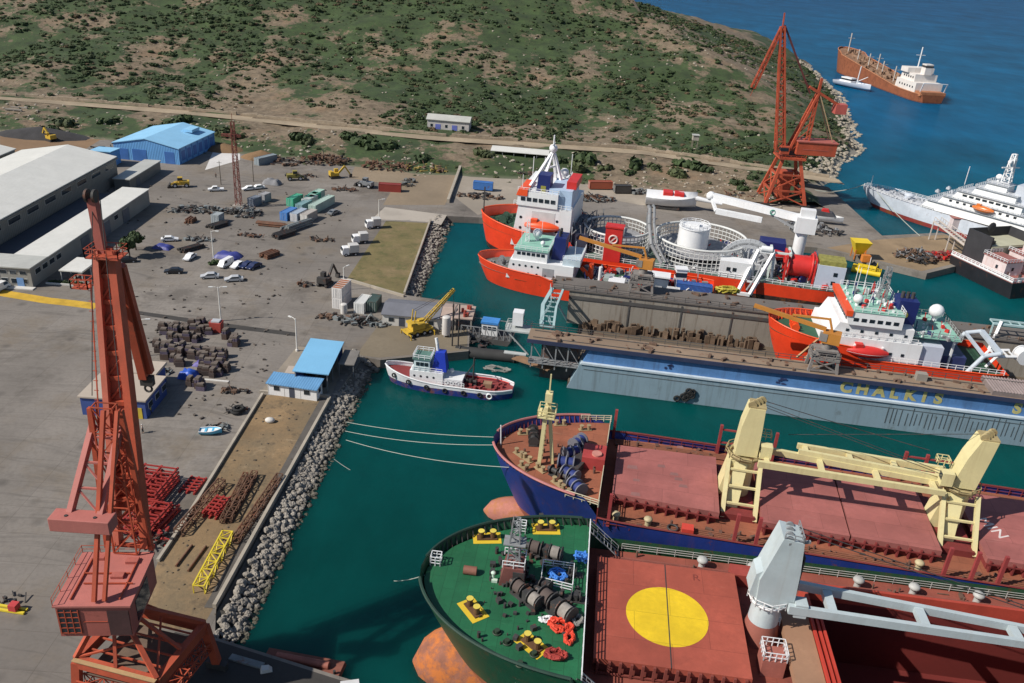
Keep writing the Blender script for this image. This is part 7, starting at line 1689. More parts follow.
t2=carousel(36.5+3.5,-1,9.2,6.9,12.6,48,5,'smaller white lattice cable tank beside the white superstructure'); MB().tube((0,0,7.3),(0,0,10.2),7.6,28).build('cable_coil',mat('cable_coil',(.30,.30,.31)),t2); MB().tube((0,0,7.3),(0,0,12.5),2.2,18).build('core_drum',WHT,t2)
rt=K.P(617,240,7); t=thing('tensioner_tower','red boxed tower with pale round mark between the two cable tanks','tower',K.w(rt.x,-12.4,6.7),K.h); MB().box(-2.3,2.3,-1.6,1.6,0,9.5).build('tower',REDP,t); q=MB(); q.ring((0,-1.64,6.4),1.1,.25,16,6,'y'); q.bar((-.9,-1.64,5.4),(.9,-1.64,7.4),.3); q.build('round_mark',mat('mark_pale_pink',(.70,.55,.5),.6),t)
q=MB(); q.box(-2.5,2.5,-1.8,1.8,9.5,9.9); q.build('cap',REDP,t)
# connecting walkway + cable way between tanks
q=MB(); a=(48,-11,7); 
q.path([(47.5,8,17),(48.2,2,18),(49,-6,16),(50.5,-11,12),(54,-13.2,8)],.55,8); q.path([(48.7,8,17.5),(49.4,2,18.5),(50.2,-6,16.5),(51.7,-11,12.5),(55,-13.2,8.5)],.35,6)
for f in range(9): z=17-f*1.05; q.bar((47.6+f*.8,8-f*2.6,z),(49+f*.8,8-f*2.6,z+.4),.25)
q.bar((48,2,6.7),(48.2,2,18),.7).bar((49.5,-8,6.7),(50,-8,15),.5).bar((47.5,8,6.7),(47.5,8,17),.6); K.part('cable_way',STL,q)
wc=K.P(738,262,9); q=MB(); q.box(wc.x-4.5,wc.x+3.8,-13.4,-9.2,6.7,11.2); wb=K.part('control_cabin',WHT,q); q=MB()
for d in(-2.2,-.6): q.box(wc.x+d-.5,wc.x+d+.5,-13.48,-13.38,8.6,9.6)
q.build('window',WIN,wb)
# big chute wheel
ch=K.P(748,248,9); GW=mat('chute_grey',(.50,.52,.54),.55,.2,.4,grime=.2)
q=MB(); n=18
for Rr in(7.2,6.3):
    for k in range(n): a,b=math.pi*.02+k/n*math.pi*.95,math.pi*.02+(k+1)/n*math.pi*.95; q.bar((ch.x-Rr*math.cos(a),-5.5,7.5+Rr*math.sin(a)),(ch.x-Rr*math.cos(b),-5.5,7.5+Rr*math.sin(b)),.7,1.6)
for k in range(1,n,2): a=math.pi*.02+k/n*math.pi*.95; q.bar((ch.x,-5.5,7.5),(ch.x-6.8*math.cos(a),-5.5,7.5+6.8*math.sin(a)),.35)
q.box(ch.x-3.5,ch.x+3.5,-7,-4,6.7,9); q.box(ch.x-2,ch.x+5,-4,2,6.7,11); K.part('cable_wheel',GW,q)
# white A-frame leaning out over the near side
q=MB(); af=K.P(752,285,7)
for s in(-1,1): q.bar((ch.x+4+s*2.0,-10.5,14.5),(ch.x-.2+s*1.6,-16.8,4.0),.75,.9).bar((ch.x+4+s*2.0,-10.5,14.5),(ch.x+4+s*2.6,-10.5,6.7),.7)
q.bar((ch.x+2,-10.5,14.5),(ch.x+6,-10.5,14.5),1.1); q.bar((ch.x-1.8,-16.8,4),(ch.x+1.4,-16.8,4),.8); q.bar((ch.x+.2,-15,7),(ch.x+3.3,-15,7),.4); q.tube((ch.x+2.6,-10.6,15),(ch.x+5.4,-10.6,15),.8,14); K.part('stern_a_frame',WHT,q)
q=MB(); q.path([(ch.x+3.6,-12,12),(ch.x+2.2,-14.5,8),(ch.x+.4,-16.4,5)],.28,8); K.part('hydraulic_ram',STL,q)
# aft: goal posts, red reel, winch house
gp=K.P(776,258,7); q=MB()
for d in(-2.4,2.4): q.bar((gp.x+d,-9.5,6.7),(gp.x+d,-9.5,14),.6); q.bar((gp.x+d,-4,6.7),(gp.x+d,-4,14),.6); q.bar((gp.x+d,-9.5,14),(gp.x+d,-4,14),.6)
q.bar((gp.x-2.4,-9.5,14),(gp.x+2.4,-9.5,14),.5); K.part('goal_post',mat('post_pale_green',(.62,.70,.66),.6,.15),q)
rr=K.P(796,262,7); t=thing('cable_reel','large red steel cable reel on the aft deck of the cable layer','reel',K.w(rr.x,-7.5,6.7),K.h+R(90)); q=MB(); q.tube((0,-3,3.9),(0,3,3.9),2.9,20); q.build('drum',REDP,t)
for y in(-3,3):
    q=MB(); q.ring((0,y,3.9),3.5,.32,28,6,'y')
    for k in range(10): a=.628*k; q.bar((0,y,3.9),(3.5*math.cos(a),y,3.9+3.5*math.sin(a)),.3)
    q.build('flange',REDP,t)
for y in(-3.7,3.7): MB().bar((-3.4,y,0),(-3.4,y,7),.5).bar((3.4,y,0),(3.4,y,7),.5).bar((-3.4,y,7),(3.4,y,7),.5).bar((-3.4,y,3.9),(3.4,y,3.9),.5).bar((-3.4,y,0),(3.4,y,7),.3).build('stand',REDP,t)
wh=K.P(822,268,7); q=MB(); q.box(wh.x-2.5,wh.x+4.5,-11.8,-6,6.7,13); w0=K.part('winch_house',mat('house_grey_blue',(.52,.56,.66)),q)
q=MB(); q.box(wh.x+1.6,wh.x+2.6,-11.9,-11.78,10.4,11.4).box(wh.x+1.4,wh.x+2.4,-11.9,-11.78,8,9); q.build('window',WIN,w0); q=MB(); q.box(wh.x-2.3,wh.x+4.3,-11.5,-6.2,13,14.2); q.build('yellow_gear',mat('gear_yellow_green',(.30,.28,.07),.7,.5,1),w0)
q=MB(); q.rail([(30,-13.6,6.8),(101,-13.4,6.8),(101.5,13,6.8)],1.1,2,.07); K.part('deck_rail',WHT,q)
q=MB()
for k in range(120): u,v=rnd.uniform(64,100),rnd.uniform(-12,12); s=rnd.uniform(.3,1.2); q.cbox((u,v,6.7+s/2),(s*1.4,s,s),rnd.uniform(0,3)) if rnd.random()<.6 else q.bar((u,v,6.8),(u+rnd.uniform(-2,2),v+rnd.uniform(-2,2),7+rnd.uniform(0,2.5)),.25)
tag(K.part('deck_fitting',STL,q),kind='stuff')
# big white ship crane (pedestal right, booms lying left)
pc=K.P(795,228,10); pv=9.5; px_=K.P(795,232,8).x
q=MB(); q.tube((px_,pv,6.7),(px_,pv,15),1.7,20); q.box(px_-2.3,px_+3.2,pv-2.3,pv+2.3,15,19.4); ck=K.part('crane_house',WHT,q)
def boom(a,b,w=1.5): q=MB(); q.bar(a,b,w,w*1.15); return q
pa=V((px_,pv,18.5)); e1=K.I@atY(711,196,247); e2=K.I@atY(716,211,243); s2=K.I@atY(762,220,238)
q=boom(pa,e1,1.7); q.ball(e1,1.4,12); q.box(px_-1.5,px_+2.5,pv-1.2,pv+1.2,19.4,21.5); K.part('crane_boom',WHT,q)
q=boom(s2,e2,1.3); q.bar(e1,e2,.8); K.part('crane_jib',WHT,q); q=MB(); q.bar(pa+V((-2,0,-3)),pa.lerp(e1,.45),.6); K.part('boom_ram',STL,q)
c=pa.lerp(e1,.33); q=MB(); q.ring((c.x,c.y-1.1,c.z),.7,.16,14,6,'y'); K.part('boom_emblem',mat('emblem_green',(.05,.28,.2),.6),q)
q=MB(); q.box(px_-11,px_-4,pv-5,pv,6.7,12.2); K.part('navy_deck_house',NAVY,q)
lifeboat(K.w(px_-8,pv-7.5,9.5),K.h,10,REDP,'red covered lifeboat below the navy house near the white ship crane')
t=thing('sheeted_launch','white red and dark sheeted launch on the quay end right of the white crane','launch',at(822,222,2.2),R(-20)); rg=boat_hull(13,4.2,2.4); MB().loft(rg,True,True,False).build('hull',WHT,t); MB().xprism([(-5,2.3),(4,2.3),(2.5,3.8),(-3.5,3.9)],-1.4,1.4).build('cover',mat('cover_dark_grey',(.07,.07,.08),.7,.4),t); MB().xprism([(-1,3.9),(1.8,3.7),(1.2,4.6),(-.6,4.6)],-1,1).build('red_cover',REDP,t)
scrap(815,232,9,3.5,40,'dark machinery and frames beside the sheeted launch on the quay end',(DKS,STL),2.2,2.2)
# yellow things at stern
t=thing('hopper','bright yellow hopper on the timber pier behind the cable layer stern','hopper',at(857,258,2.1)); MB().loft([[(-1,-1,1.5),(1,-1,1.5),(1,1,1.5),(-1,1,1.5)],[(-2.6,-2.4,5.5),(2.6,-2.4,5.5),(2.6,2.4,5.5),(-2.6,2.4,5.5)]],False).build('bin',mat('bright_yellow',(.78,.56,.02),.5,.15),t)
for x,y in((-1.5,-1.5),(1.5,-1.5),(1.5,1.5),(-1.5,1.5)): MB().bar((x,y,0),(x,y,3),.3).build('leg',mat('leg_orange',(.60,.20,.04),.6,.2),t)
MB().cbox((1.5,-2.6,1.0),(2.4,1.6,2.0)).build('motor',mat('leg_orange',(.60,.20,.04)),t)
t=thing('float_raft','bright yellow tubular float raft on the water by the stern of the cable layer','raft',at(866,272,.2),R(-25)); YT=mat('bright_yellow',(.78,.56,.02))
for y in(-1.6,0,1.6): MB().tube((-4,y,.5),(4,y,.5),.8,14).build('float',YT,t)
MB().box(-2.5,2.5,-2,2,1.3,1.6).build('deck',YT,t); MB().rail([(-2.5,-2,1.6),(2.5,-2,1.6),(2.5,2,1.6)],1.2,1.2,.1).build('rail',YT,t)
# white-red boat on quay
t=thing('racing_hull','long white hull with red covers parked on the quay behind the cable tanks','boat hull',at(670,207,2.2),R(-8)); rg=boat_hull(17,9.5,3.6,11,.8); MB().loft(rg,True,True,False).build('hull',WHT,t); MB().loft([[(p[0]*.92-.4,p[1]*.9,p[2]+.15+(.7 if k in(1,2,3) else 0)+(2.4 if k in (1,3) else 0)*0) for k,p in enumerate(r)] for r in rg],True,True,False) 
q=MB(); n=len(rg); q.add([p for r in rg for p in((r[0][0],r[0][1]*.95,r[0][2]),(r[0][0],0,r[0][2]+1.8),(r[4][0],r[4][1]*.95,r[4][2]))],[(3*i,3*i+3,3*i+4,3*i+1) for i in range(n-1)]+[(3*i+1,3*i+4,3*i+5,3*i+2) for i in range(n-1)],True); q.build('deck',WHT,t)
for x in(-3.0,.8): MB().box(x,x+3.3,-2.6,1.4,4.3,5.7).build('red_cover',REDP,t,bevel=.2)
MB().tube((8,0,4.0),(17,-1,3.2),.9,12,.4).build('bowsprit',WHT,t); MB().box(-5,3,-3.4,-2.9,0,1).build('cradle',DKS,t)
# ------------------------------------------------------------ TUG
T=Ship('tug','small tug with blue and white hull, white wheelhouse and blue funnel beside the pier','tug',(-25.4,152.6),-6.5,28.2,7.6)
def tt(u): return 2.0+1.9*max(0,1-u/14)**1.6
tq,thb=hull(T,tt,-1.2,entry=.34,rake=1.6,n=26,lev=6,full=2.1,stern=.2,tw=.45)
def tugramp(): return hullmat('tug_hull',(.74,.75,.77),(.02,.045,.24),1.25,.02,.15)
T.part('hull',tugramp(),tq); _=[T.part('gunwale',WHT,bulwark(thb,tt,.2,28.1,.16,side=(sd,))) for sd in(-1,1)]; TDK=mat('tug_deck_red',(.27,.045,.045),.8,.25,.4,grime=.25); T.part('deck',TDK,deckmesh(thb,tt,.4,28,lambda u:tt(u)-.75,n=20))
b0=block(T,6.0,13.2,-2.4,2.4,1.4,4.0,'deckhouse'); b1=block(T,6.6,10.2,-2.1,2.1,4.0,6.4,'wheelhouse',mat('wheelhouse_pale',(.62,.74,.76),.5,.1),slope=.3); winrow(b1,((6.62,-1.8,5.5),(6.62,1.8,5.5)),4,.75,.8); winrow(b1,((7.2,-2.13,5.5),(10,-2.13,5.5)),3,.75,.8); q=MB(); q.box(6.5,10.5,-2.3,2.3,6.42,6.6); q.build('roof',mat('tug_roof_green',(.10,.20,.17),.7,.3),b1); q=MB(); q.rail([(6.6,-2.2,6.6),(10.4,-2.2,6.6),(10.4,2.2,6.6),(6.6,2.2,6.6),(6.6,-2.2,6.6)],.9,1.2,.06); q.build('roof_rail',WHT,b1)
porthole(b0,[(7+k*1.4,-2.4,2.9) for k in range(4)],.25)
q=MB(); q.loft([[(10.6,-1.5,4),(13.8,-1.5,4),(13.8,1.5,4),(10.6,1.5,4)],[(11.2,-1.0,8),(13.2,-1.0,8),(13.2,1.0,8),(11.2,1.0,8)]],False); fu=T.part('funnel',mat('tug_blue',(.02,.05,.45),.4,.15),q)
q=MB(); q.path([(11.5,.2,8),(11.3,.2,9.4),(11.0,.4,10.6)],.34,10); q.build('exhaust',WHT,fu)
T.part('deckhouse_aft',WHT,MB().box(13.2,17.4,-2.2,2.2,1.4,2.9)); q=MB()
for k in range(3): q.ring((14.2+k*1.15,-2.25,2.15),.36,.1,14,6,'y')
T.part('life_ring',mat('ring_grey',(.35,.36,.4),.6),q)
T.part('towing_winch',DKS,winch((18.6,0,1.3),R(90),.75,2)); q=MB(); q.tube((19.4,0,1.3),(19.4,0,7.5),.16,8); q.bar((19.4,-1.6,6.3),(19.4,1.6,6.3),.14); q.bar((17.6,-.5,3),(19.4,0,6),.2); T.part('mast',DKS,q)
radome(T,14.6,.6,2.9,.5); q=MB(); q.cbox((22.6,0,1.7),(1.8,1.6,1.0)); T.part('hatch',mat('tug_hatch',(.32,.20,.12),.7,.3),q); q=MB()
for s in(-1,1): q.path([(17+k,s*thb(17+k,1)*.86,1.6) for k in range(0,11)],.12,6)
T.part('tow_rail',REDP,q)
for k,u in enumerate((2.6,6,10,14,18,21.5)): q=MB(); h=thb(u,.9); q.ring((u,-h-.12,tt(u)-1.0),.42,.16,12,6,'y'); T.part('tyre_fender',TYRE,q)
q=MB(); q.ring((23.6,-thb(23.6,.9)-.2,1.0),.55,.16,14,6,'y'); T.part('life_buoy',WHT,q)
q=MB(); q.rail([(12,-3.4,2),(18,-3.45,2)],.9,1.2,.05); q.rail([(6.6,-2.3,4),(13,-2.3,4)],.9,1.2,.05); T.part('handrail',WHT,q)
q=MB(); rnd=random.Random(4)
for k in range(30): u=rnd.uniform(17.5,26.5); v=rnd.uniform(-2.2,2.2); s=rnd.uniform(.2,.6); q.cbox((u,v,1.25+s/2),(s*1.3,s,s),rnd.uniform(0,3))
tag(T.part('deck_fitting',TDK,q),kind='stuff')
T.t.scale=(.94,.88,1)
# ------------------------------------------------------------ jetty pontoon things near tug stern
t=thing('fender_pontoon','black cylindrical pontoon floating behind the tug at the pier end','pontoon',at(487,357,.3),R(-4)); MB().tube((-7,0,.6),(7,0,.6),1.3,16).build('float',mat('black_rubber',(.035,.035,.035),.8,.3),t)
for x in(-6,6): MB().ring((x,0,.6),1.3,.2,16,6,'x').build('band',DKS,t)
t=thing('work_barge','small dark work barge with blue and white wheelhouse moored at the pier end','barge',at(487,338,.2),R(-8)); MB().xprism([(-6,1.1),(-5,-.5),(5,-.5),(6,1.1)],-2.6,2.6).build('hull',DDK,t)
o=MB().box(-1.2,2.4,-1,1.6,1.1,4.0).build('wheelhouse',WHT,t); MB().box(-1.4,2.6,-1.2,1.8,4.02,4.5).build('roof',mat('roof_bright_blue',(.06,.25,.62),.5),o); winrow(o,((-1,-1.03,3),(2.2,-1.03,3)),3,.8,.8)
q=MB()
for k in range(9): q.bar((-5.6+k*1.4,-2.5,1.1),(-5.6+k*1.4,-2.5,3.6),.16); q.bar((-5.6+k*1.4,-2.5,3.6),(-4.4+k*1.4,-2.5,1.2),.12)
q.bar((-5.6,-2.5,3.6),(5.6,-2.5,3.6),.16).bar((-5.6,2.4,3.6),(5.6,2.4,3.6),.16); q.build('rack',STL,t)
t=thing('mooring_mast','pair of tall dark guide posts standing at the pier edge behind the tug','posts',at(452,350,1))
for d in(0,1.3): MB().tube((d,0,-1),(d,0,11),.16,8).build('post',DKS,t)
tag(ropepile(6,3.2,1.5,.5,.12,21).build('hose_loop',mat('hose_grey',(.24,.24,.22),.8),None,at(497,370,.05)),'grey looped floating hose on the water right of the black pontoon','hose')
scrap(480,345,4,2,22,'dark pipes and fittings at the pier end beside the barge',(DKS,),1.2,1.2)
# ------------------------------------------------------------ mooring lines
RP=mat('mooring_rope',(.40,.43,.38),.8,.1)
def line(a,b,sag,label,r=.05,n=16):
    a,b=V(a),V(b); q=MB(); q.path([a.lerp(b,i/n)-V((0,0,sag*4*(i/n)*(1-i/n))) for i in range(n+1)],r,5); return tag(q.build('mooring_line',RP),label,'mooring line')
line(at(346,422,1.6),Bk.w(1.6,2.0,13.2),.7,'upper pale mooring line from the riprap to the blue bulk carrier bow'); line(at(345,431,1.4),Bk.w(1.2,.3,12.8),.9,'middle pale mooring line from the riprap to the blue bulk carrier bow'); line(at(346,440,1.3),Bk.w(5.0,-6.4,13.7),1.1,'lowest pale mooring line running to the near side of the blue bulk carrier bow'); line(at(334,459,1.3),at(358,474,-.4),.2,'short pale line running from the riprap into the water')
# ------------------------------------------------------------ WARSHIP
Wp=Ship('patrol_ship','pale grey naval patrol ship with white superstructure beyond the timber pier','ship',(126.5,314.5),-49,64,12.5)
def wt(u): return 7.6-.022*u
wq,whb=hull(Wp,wt,-1.5,entry=.36,rake=7,n=30,lev=6,full=1.9,stern=.05,tw=.95); WG=hullmat('naval_grey',(.58,.63,.70),(.30,.045,.04),1.6,.02,.12); Wp.part('hull',WG,wq); NDK=mat('naval_deck',(.52,.54,.58),.7,.15,.3,grime=.2); Wp.part('deck',NDK,deckmesh(whb,wt,.5,63.8,lambda u:wt(u)-.15))
q=MB(); q.rail([(u,-whb(u,1)+.2,wt(u)) for u in(1,6,12,20,30)],1,2,.07); q.rail([(u,whb(u,1)-.2,wt(u)) for u in(1,6,12,20,30)],1,2,.07); Wp.part('deck_rail',WHT,q)
rnd=random.Random(8); q=MB()
for k in range(70): u=rnd.uniform(3,24); v=rnd.uniform(-.9,.9)*whb(u,1)*.85; s=rnd.uniform(.2,.8); q.cbox((u,v,wt(u)+s/2-.1),(s*1.3,s,s),rnd.uniform(0,3))
tag(Wp.part('deck_fitting',mat('naval_fitting',(.45,.47,.5),.6,.3),q),kind='stuff'); antenna(Wp,3,0,7.4,5,.14)
NW=mat('naval_white',(.80,.81,.80),.4,.06); NG2=mat('naval_shade_grey',(.45,.48,.52),.5,.1)
tiers=((25,61,5.7,7,10.4,2.4),(30.5,59,5.5,10.4,13.4,1.6),(34.5,57,5.2,13.4,16.6,1.8),(40,54,4.2,16.6,19.2,1.0),(43,50,3,19.2,21.6,.6))
for k,(u0,u1,hw,z0,z1,fr) in enumerate(tiers):
    b=block(Wp,u0,u1,-hw,hw,z0,z1,('superstructure','upper_deckhouse','bridge','flag_deck','director_house')[k],NW,front=fr,side=.25)
    MB().box(u0+fr-.4,u1+.5,-hw-.5,hw+.5,z1+.01,z1+.16).build('deck_edge',NG2,b)
    if k in(1,2):
        winrow(b,((u0+3,-hw+.08,(z0+z1)/2+.3),(u1-2,-hw+.08,(z0+z1)/2+.3)),int((u1-u0)/2.6),.9 if k!=2 else 1.5,.8)
        winrow(b,((u0+fr*.6-.02,-hw*.75,(z0+z1)/2+.5),(u0+fr*.6-.02,hw*.75,(z0+z1)/2+.5)),5 if k!=2 else 7,1.0,.7)
    q=MB(); q.rail([(u0+fr-.3,-hw-.4,z1+.16),(u1+.4,-hw-.4,z1+.16)],1.0,1.6,.06); q.rail([(u0+fr-.3,-hw-.4,z1+.16),(u0+fr-.3,hw+.4,z1+.16)],1.0,1.6,.06); q.build('handrail',WHT,b)
lifeboat(Wp.w(46,-6.4,10.9),Wp.h,7,PA['orange'],'orange covered boat hanging at the side of the naval patrol ship')
tb=MB(); tb.tube((18,0,7),(18,0,8.4),1.5,16).ball((18,0,8.4),1.5,14,(1.2,1,.7),True).tube((16.8,0,8.9),(12.4,0,9.6),.16,8); Wp.part('gun_turret',mat('naval_grey_plain',(.50,.54,.60),.5,.1),tb)
for (u,v) in((29,-4),(29,4),(32,0)): q=MB(); q.cbox((u,v,14),(1.2,1.2,.8)); q.tube((u,v,13.4),(u,v,14.8),.4,8); Wp.part('deck_equipment',NG2,q)
q=MB(); q.lattice((48,0,22.5),(48,0,33),2.4,1.2,6,.3,.18); q.bar((46.5,-3,28),(49.5,3,28),.4); q.cbox((48,0,30.5),(1,5,.7)); Wp.part('radar_mast',WHT,q); antenna(Wp,37,-4,19,7,.12); radome(Wp,45,1.5,21.8,1.1)
MB().box(52.5,56.5,-2.4,2.4,16.7,23).build('funnel',mat('naval_grey_plain',(.50,.54,.60),.5,.1),Wp.t)
line(Wp.w(1,0,7.2),at(815,190,3),1.5,'pale mooring line from the naval ship bow to the far quay',.14); line(Wp.w(8,-4,6.5),at(920,236,2.2),.5,'pale mooring line from the naval ship hull down to the timber pier',.12)
# ------------------------------------------------------------ BLACK HULLED SHIP at right edge
Z=Ship('cargo_ship','black hulled ship with pinkish decks and boxy dark hold at the right edge','ship',(133.5,234),20,34,23)
q=MB(); q.xprism([(0,4.6),(1.2,-1.5),(34,-1.5),(34,4.6)],-11.5,11.5); Z.part('hull',mat('black_hull',(.02,.02,.025),.5,.3,.3,rust=.1),q); PKD=mat('deck_faded_red',(.34,.13,.115),.8,.3,.3,grime=.3); q=MB(); q.box(.1,34,-11.4,11.4,4.61,4.8); Z.part('deck',PKD,q)
q=MB(); q.rail([(.2,11.3,4.8),(.2,-11.3,4.8),(34,-11.3,4.8)],1.3,1.5,.1,3); q.box(-.05,.12,-11.4,11.4,4.9,5.3); Z.part('deck_rail',WHT,q)
PW=mat('faded_pink_white',(.66,.56,.55),.6,.15,.4,streak=.35,rustcol=(.40,.18,.13)); b0=block(Z,1.6,8.0,-6.5,1.5,4.8,8.6,'deckhouse',PW); q=MB(); q.box(1.4,8.2,-6.7,1.7,8.62,8.8); q.build('roof',PKD,b0)
q=MB(); q.box(1.52,1.6,-4,-3.2,6.2,7.2).box(4.0,4.8,-6.57,-6.5,6.2,7.2); q.build('window',WIN,b0)
HB=mat('hold_black',(.035,.035,.04),.7,.3); q=MB(); q.box(4,4.5,2.4,11.3,4.8,13).box(4,20,10.9,11.4,4.8,13.02).box(19.5,20,2.4,10.9,4.8,13).ball((12,10.8,13),1.6,12,(1,.2,1)); Z.part('hold_wall',HB,q); q=MB(); q.box(4.5,19.5,2.4,10.9,10.0,10.3); hf=Z.part('hold_cover',mat('cover_cream_grey',(.46,.45,.33),.8,.15,.3),q); q=MB(); 
for d in(2.4,4.6): q.box(6,7.4,d+1.6,d+2.6,10.3,11.3)
q.build('vent',DKS,hf); Z.part('hold_face',mat('face_cream_grey',(.40,.39,.30),.8,.2),MB().box(4.5,19.5,2.1,2.39,4.8,10.0))
for (u0,u1,v0,v1,z0,z1) in((10.5,21,-9,1.2,4.8,9.4),(13,21.5,-7.5,-.5,9.65,13.4),(24,33,-8,6,4.8,15)):
    b=block(Z,u0,u1,v0,v1,z0,z1,'deckhouse',PW); MB().box(u0-.3,u1+.3,v0-.3,v1+.3,z1+.02,z1+.22).build('roof',PKD,b); q=MB()
    for k in range(3): q.box(u0-.06,u0,v0+1.5+k*2.3,v0+2.3+k*2.3,z0+1.8,z0+2.8)
    q.build('window',WIN,b)
for u,v in((3,-6),(5,-9),(8,-3)): MB().tube((u,v,4.8),(u,v,6),.4,10).build('bollard',DKS,Z.t)
# gangway stair on pier
t=thing('gangway_stair','white framed gangway stair between timber pier and the black hulled ship','gangway',(0,0,0)); a=at(932,239,2.2)+V((0,0,6)); b=at(984,272,2.2)+V((0,0,3.6))
d=(b-a).normalized(); n_=d.cross(V((0,0,1))).normalized()*1.1; q=MB()
for s in(-1,1): q.bar(a+n_*s,b+n_*s,.35,.5).bar(a+n_*s+V((0,0,1.4)),b+n_*s+V((0,0,1.4)),.16)
for k in range(22): p=a.lerp(b,k/21); q.bar(p+n_,p-n_,.22,.12); q.bar(p+n_,p+n_+V((0,0,1.4)),.1); q.bar(p-n_,p-n_+V((0,0,1.4)),.1)
q.build('stair_flight',mat('stair_cream',(.55,.50,.46),.6,.15),t)
for f in(0,.35,.7): p=a.lerp(b,f); 
for f in(0,.35,.7):
    p=a.lerp(b,f)
    for s in(-1,1): MB().bar(p+n_*s,V((p.x+n_.x*s,p.y+n_.y*s,0)),.3).build('support_leg',mat('stair_cream',(.55,.50,.46)),t)
t=thing('site_hut','small pinkish white hut at the head of the gangway stair','hut',at(951,229,2.2)); MB().box(0,3,0,3,0,3.6).build('wall',PW,t); MB().box(-.2,3.2,-.2,3.2,3.62,3.85).build('roof',PKD,t)
scrap(915,258,6,5,60,'dark scrap machinery on the timber pier left of the red scrap',(DKS,STL,BRN),3,2.2); scrap(943,257,6,3.5,34,'red scrap steel under the gangway stair on the pier',(REDP,mat('maroon_steel',(.20,.04,.04))),2,2.2)
# ------------------------------------------------------------ FAR WRECK
Q=Ship('rusty_tanker','rusty orange brown tanker with white stern house lying at anchor far out','ship',(241,702),-83.5,140,20)
def qt(u): return 15.5-10.5*min(1,u/110)+ (1.5 if u<18 else 0)
qq_,qhb=hull(Q,qt,-2,entry=.16,rake=4,n=36,lev=6,full=2.2,stern=.1,tw=.75); Q.part('hull',hullmat('rust_orange_hull',(.27,.085,.035),(.16,.05,.03),.6,.55,.6,rough=.85),qq_); QD=mat('rust_deck',(.27,.15,.09),.9,.4,.15,rust=.3,grime=.3); Q.part('deck',QD,deckmesh(qhb,qt,.5,139.5,lambda u:qt(u)-.9)); _=[Q.part('gunwale',mat('rust_edge',(.42,.17,.08),.8,.3),bulwark(qhb,qt,.3,139.5,.35,side=(sd,))) for sd in(-1,1)]
rnd=random.Random(22); q=MB()
for k in range(150): u=rnd.uniform(4,104); v=rnd.uniform(-8,8)*min(1,u/25); s=rnd.uniform(.6,2.2); z=qt(u)-.9; q.cbox((u,v,z+s/2),(s*1.3,s,s),rnd.uniform(0,3)) if rnd.random()<.6 else q.bar((u,v,z),(u+rnd.uniform(-5,5),v+rnd.uniform(-1,1),z+rnd.uniform(.5,2)),.5)
q.bar((18,0,13.5),(104,0,6.5),1.0); tag(Q.part('deck_fitting',mat('rust_gear',(.32,.20,.13),.9,.5,.4),q),kind='stuff')
for u,h in((16,14),(34,8),(52,9),(66,12),(74,9),(92,10)): q=MB(); z=qt(u)-.9; q.tube((u,-3,z),(u,-3,z+h),.4,8); q.bar((u,-5,z+h*.75),(u,0,z+h*.75),.3); Q.part('post',mat('post_pale',(.55,.5,.45),.7,.2),q)
z=5; s1=block(Q,106,132,-9,9,4,11,'stern_house',mat('wreck_white',(.70,.66,.62),.7,.12,.2,streak=.4,rustcol=(.4,.2,.1)),slope=1); s2=block(Q,108,126,-7.5,7.5,11,15.5,'accommodation',mat('wreck_white',(.70,.66,.62)),slope=1); s3=block(Q,109,118,-9,9,15.5,18.5,'bridge',mat('wreck_white',(.70,.66,.62)))
winrow(s3,((108.9,-8,17.3),(108.9,8,17.3)),7,1.6,1.2); winrow(s1,((110,-9.05,8),(130,-9.05,8)),6,1.2,1.2); winrow(s2,((111,-7.55,13.4),(125,-7.55,13.4)),5,1.2,1.2)
q=MB(); q.tube((113,0,18.5),(113,0,31),.4,8); q.bar((113,-3,26),(113,3,26),.35); Q.part('mast',WHT,q); fu=block(Q,122,127,-2.5,2.5,15.5,22,'funnel',mat('wreck_white',(.70,.66,.62))); MB().box(121.9,127.1,-2.6,2.6,20,21.2).build('funnel_band',DKS,fu)
block(Q,132,139,-8.5,8.5,4,6.5,'poop_house',mat('rust_edge',(.42,.17,.08))); q=MB(); q.bar((137,-8,6.5),(139,-8,12),.5).bar((139,-8,12),(139,8,12),.4).bar((137,8,6.5),(139,8,12),.5); Q.part('stern_davit',WHT,q)
# small white workboat beside it
t=thing('workboat','small white workboat with tall mast beside the rusty tanker','boat',at(852,88,0),R(-60)); rg=boat_hull(30,8,3.4,11,1.4); MB().loft(rg,True,True,False).build('hull',mat('boat_pale_blue_white',(.66,.70,.78),.5,.1),t); q=MB(); n=len(rg); q.add([p for r in rg for p in((r[0][0],r[0][1]*.93,r[0][2]-.6),(r[4][0],r[4][1]*.93,r[4][2]-.6))],[(2*i,2*i+2,2*i+3,2*i+1) for i in range(n-1)]); q.build('deck',WHT,t)
o=MB().box(-9,0,-2.4,2.4,2.8,6.4).build('cabin',WHT,t); MB().box(-9.06,.06,-2.46,2.46,4.6,5.6).build('window',WIN,o); MB().bar((3,0,3),(4.5,-1,15),.5).build('mast',WHT,t); MB().bar((3.4,0,5),(11,0,9),.35).build('boom',WHT,t)

scrap(590,199,9,3,40,'rusty clutter and drums on the quay below the rust red container',(RUST,DKS,GST),1.8,2.2); scrap(540,176,8,3,30,'dark pallets and pipes in front of the long white shed',(BRN,DKS),1.6,2.4); scrap(480,197,8,2.5,24,'dark clutter around the azure blue container on the quay',(DKS,BRN),1.6,2.2); scrap(742,196,7,3,30,'rusty steel scattered at the foot of the far crane',(RUST,DKS),1.6,2.4); scrap(640,193,5,2.5,24,'grey steel stacked between black container and white racing hull',(GST,DKS),1.6,2.2)

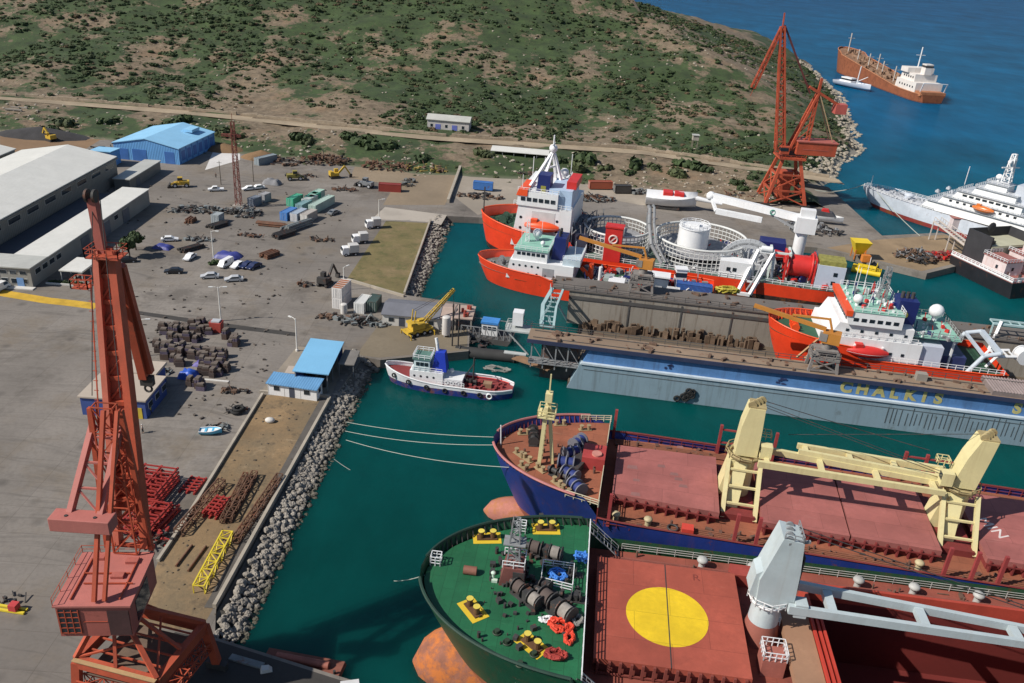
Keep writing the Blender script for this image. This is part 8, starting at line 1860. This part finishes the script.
line(at(394,581,.1),G.w(.5,-.4,14.6),.25,'pale line reaching from the water to the bow of the green bulk carrier')
rnd=random.Random(61)
for k,(m_,nm) in enumerate(((WHT,'white'),(REDP,'red'),(NAVY,'navy'),(STL,'grey'))):
    q=MB()
    for i in range(26):
        u=rnd.uniform(30,60); v=rnd.uniform(-7,7); s_=rnd.uniform(.4,1.4); q.cbox((u,v,3.6+s_/2),(s_*1.5,s_,s_),rnd.uniform(0,3)) if rnd.random()<.5 else q.bar((u,v,3.8),(u+rnd.uniform(-2,2),v+rnd.uniform(-2,2),4+rnd.uniform(0,3.5)),.22)
    tag(F.part('aft_gear',m_,q),kind='stuff')
    q=MB()
    for i in range(34):
        u=rnd.uniform(62,100); v=rnd.uniform(-12.5,12.5); s_=rnd.uniform(.4,1.6); q.cbox((u,v,6.7+s_/2),(s_*1.5,s_,s_*1.3),rnd.uniform(0,3)) if rnd.random()<.5 else q.bar((u,v,6.8),(u+rnd.uniform(-2,2),v+rnd.uniform(-2,2),7+rnd.uniform(0,4)),.25)
    tag(K.part('aft_gear',m_,q),kind='stuff')
    q=MB()
    for i in range(22):
        u=rnd.uniform(14,34); v=rnd.uniform(-6,6); z=20 if 13<u<22.3 else 14.6
        z=18.95 if u<22.3 else 14.6; h=rnd.uniform(.5,3.2); q.bar((u,v,z),(u+rnd.uniform(-.3,.3),v,z+h),.14) if rnd.random()<.6 else q.cbox((u,v,z+.3),(.7,.5,.6),rnd.uniform(0,3))
    tag(X.part('roof_gear',m_,q),kind='stuff')
scrap(806,226,7,3,36,'dark machine parts and frames on the quay by the white crane',(DKS,STL),2.4,2.2); scrap(775,200,5,2,20,'white and grey steel at the foot of the far red crane',(WHT,STL),1.4,2.4)

Wp.t.scale=(1,1,.88)
for (u,v,z,h) in((7,-9.5,4.8,11),(13,-8,9.6,6),(17,-4,13.6,8),(22,-8,4.8,13)):
    q=MB(); q.tube((u,v,z),(u,v,z+h),.22,8,.12); q.bar((u,v-1.6,z+h*.7),(u,v+1.6,z+h*.7),.18); q.bar((u,v,z+h*.95),(u+3,v,z),.07); Z.part('mast',WHT,q)
q=MB(); q.rail([(1.4,-6.7,8.8),(8.2,-6.7,8.8)],1,1.2,.06); q.rail([(1.4,-6.7,8.8),(1.4,1.7,8.8),(8.2,1.7,8.8)],1,1.2,.06); Z.part('roof_rail',WHT,q)
q=MB(); q.rail([(10.2,-9.3,9.6),(21.3,-9.3,9.6)],1,1.2,.06); q.rail([(10.2,-9.3,9.6),(10.2,1.5,9.6)],1,1.2,.06); Z.part('roof_rail',WHT,q)
rnd=random.Random(71)
for m_ in(PW,DKS,WHT):
    q=MB()
    for i in range(30):
        u=rnd.uniform(.8,24); v=rnd.uniform(-11,2); s_=rnd.uniform(.2,.8); q.cbox((u,v,4.8+s_/2),(s_*1.4,s_,s_),rnd.uniform(0,3)) if rnd.random()<.6 else q.tube((u,v,4.8),(u,v,4.8+s_*2.4),s_*.3,8)
    tag(Z.part('deck_gear',m_,q),kind='stuff')
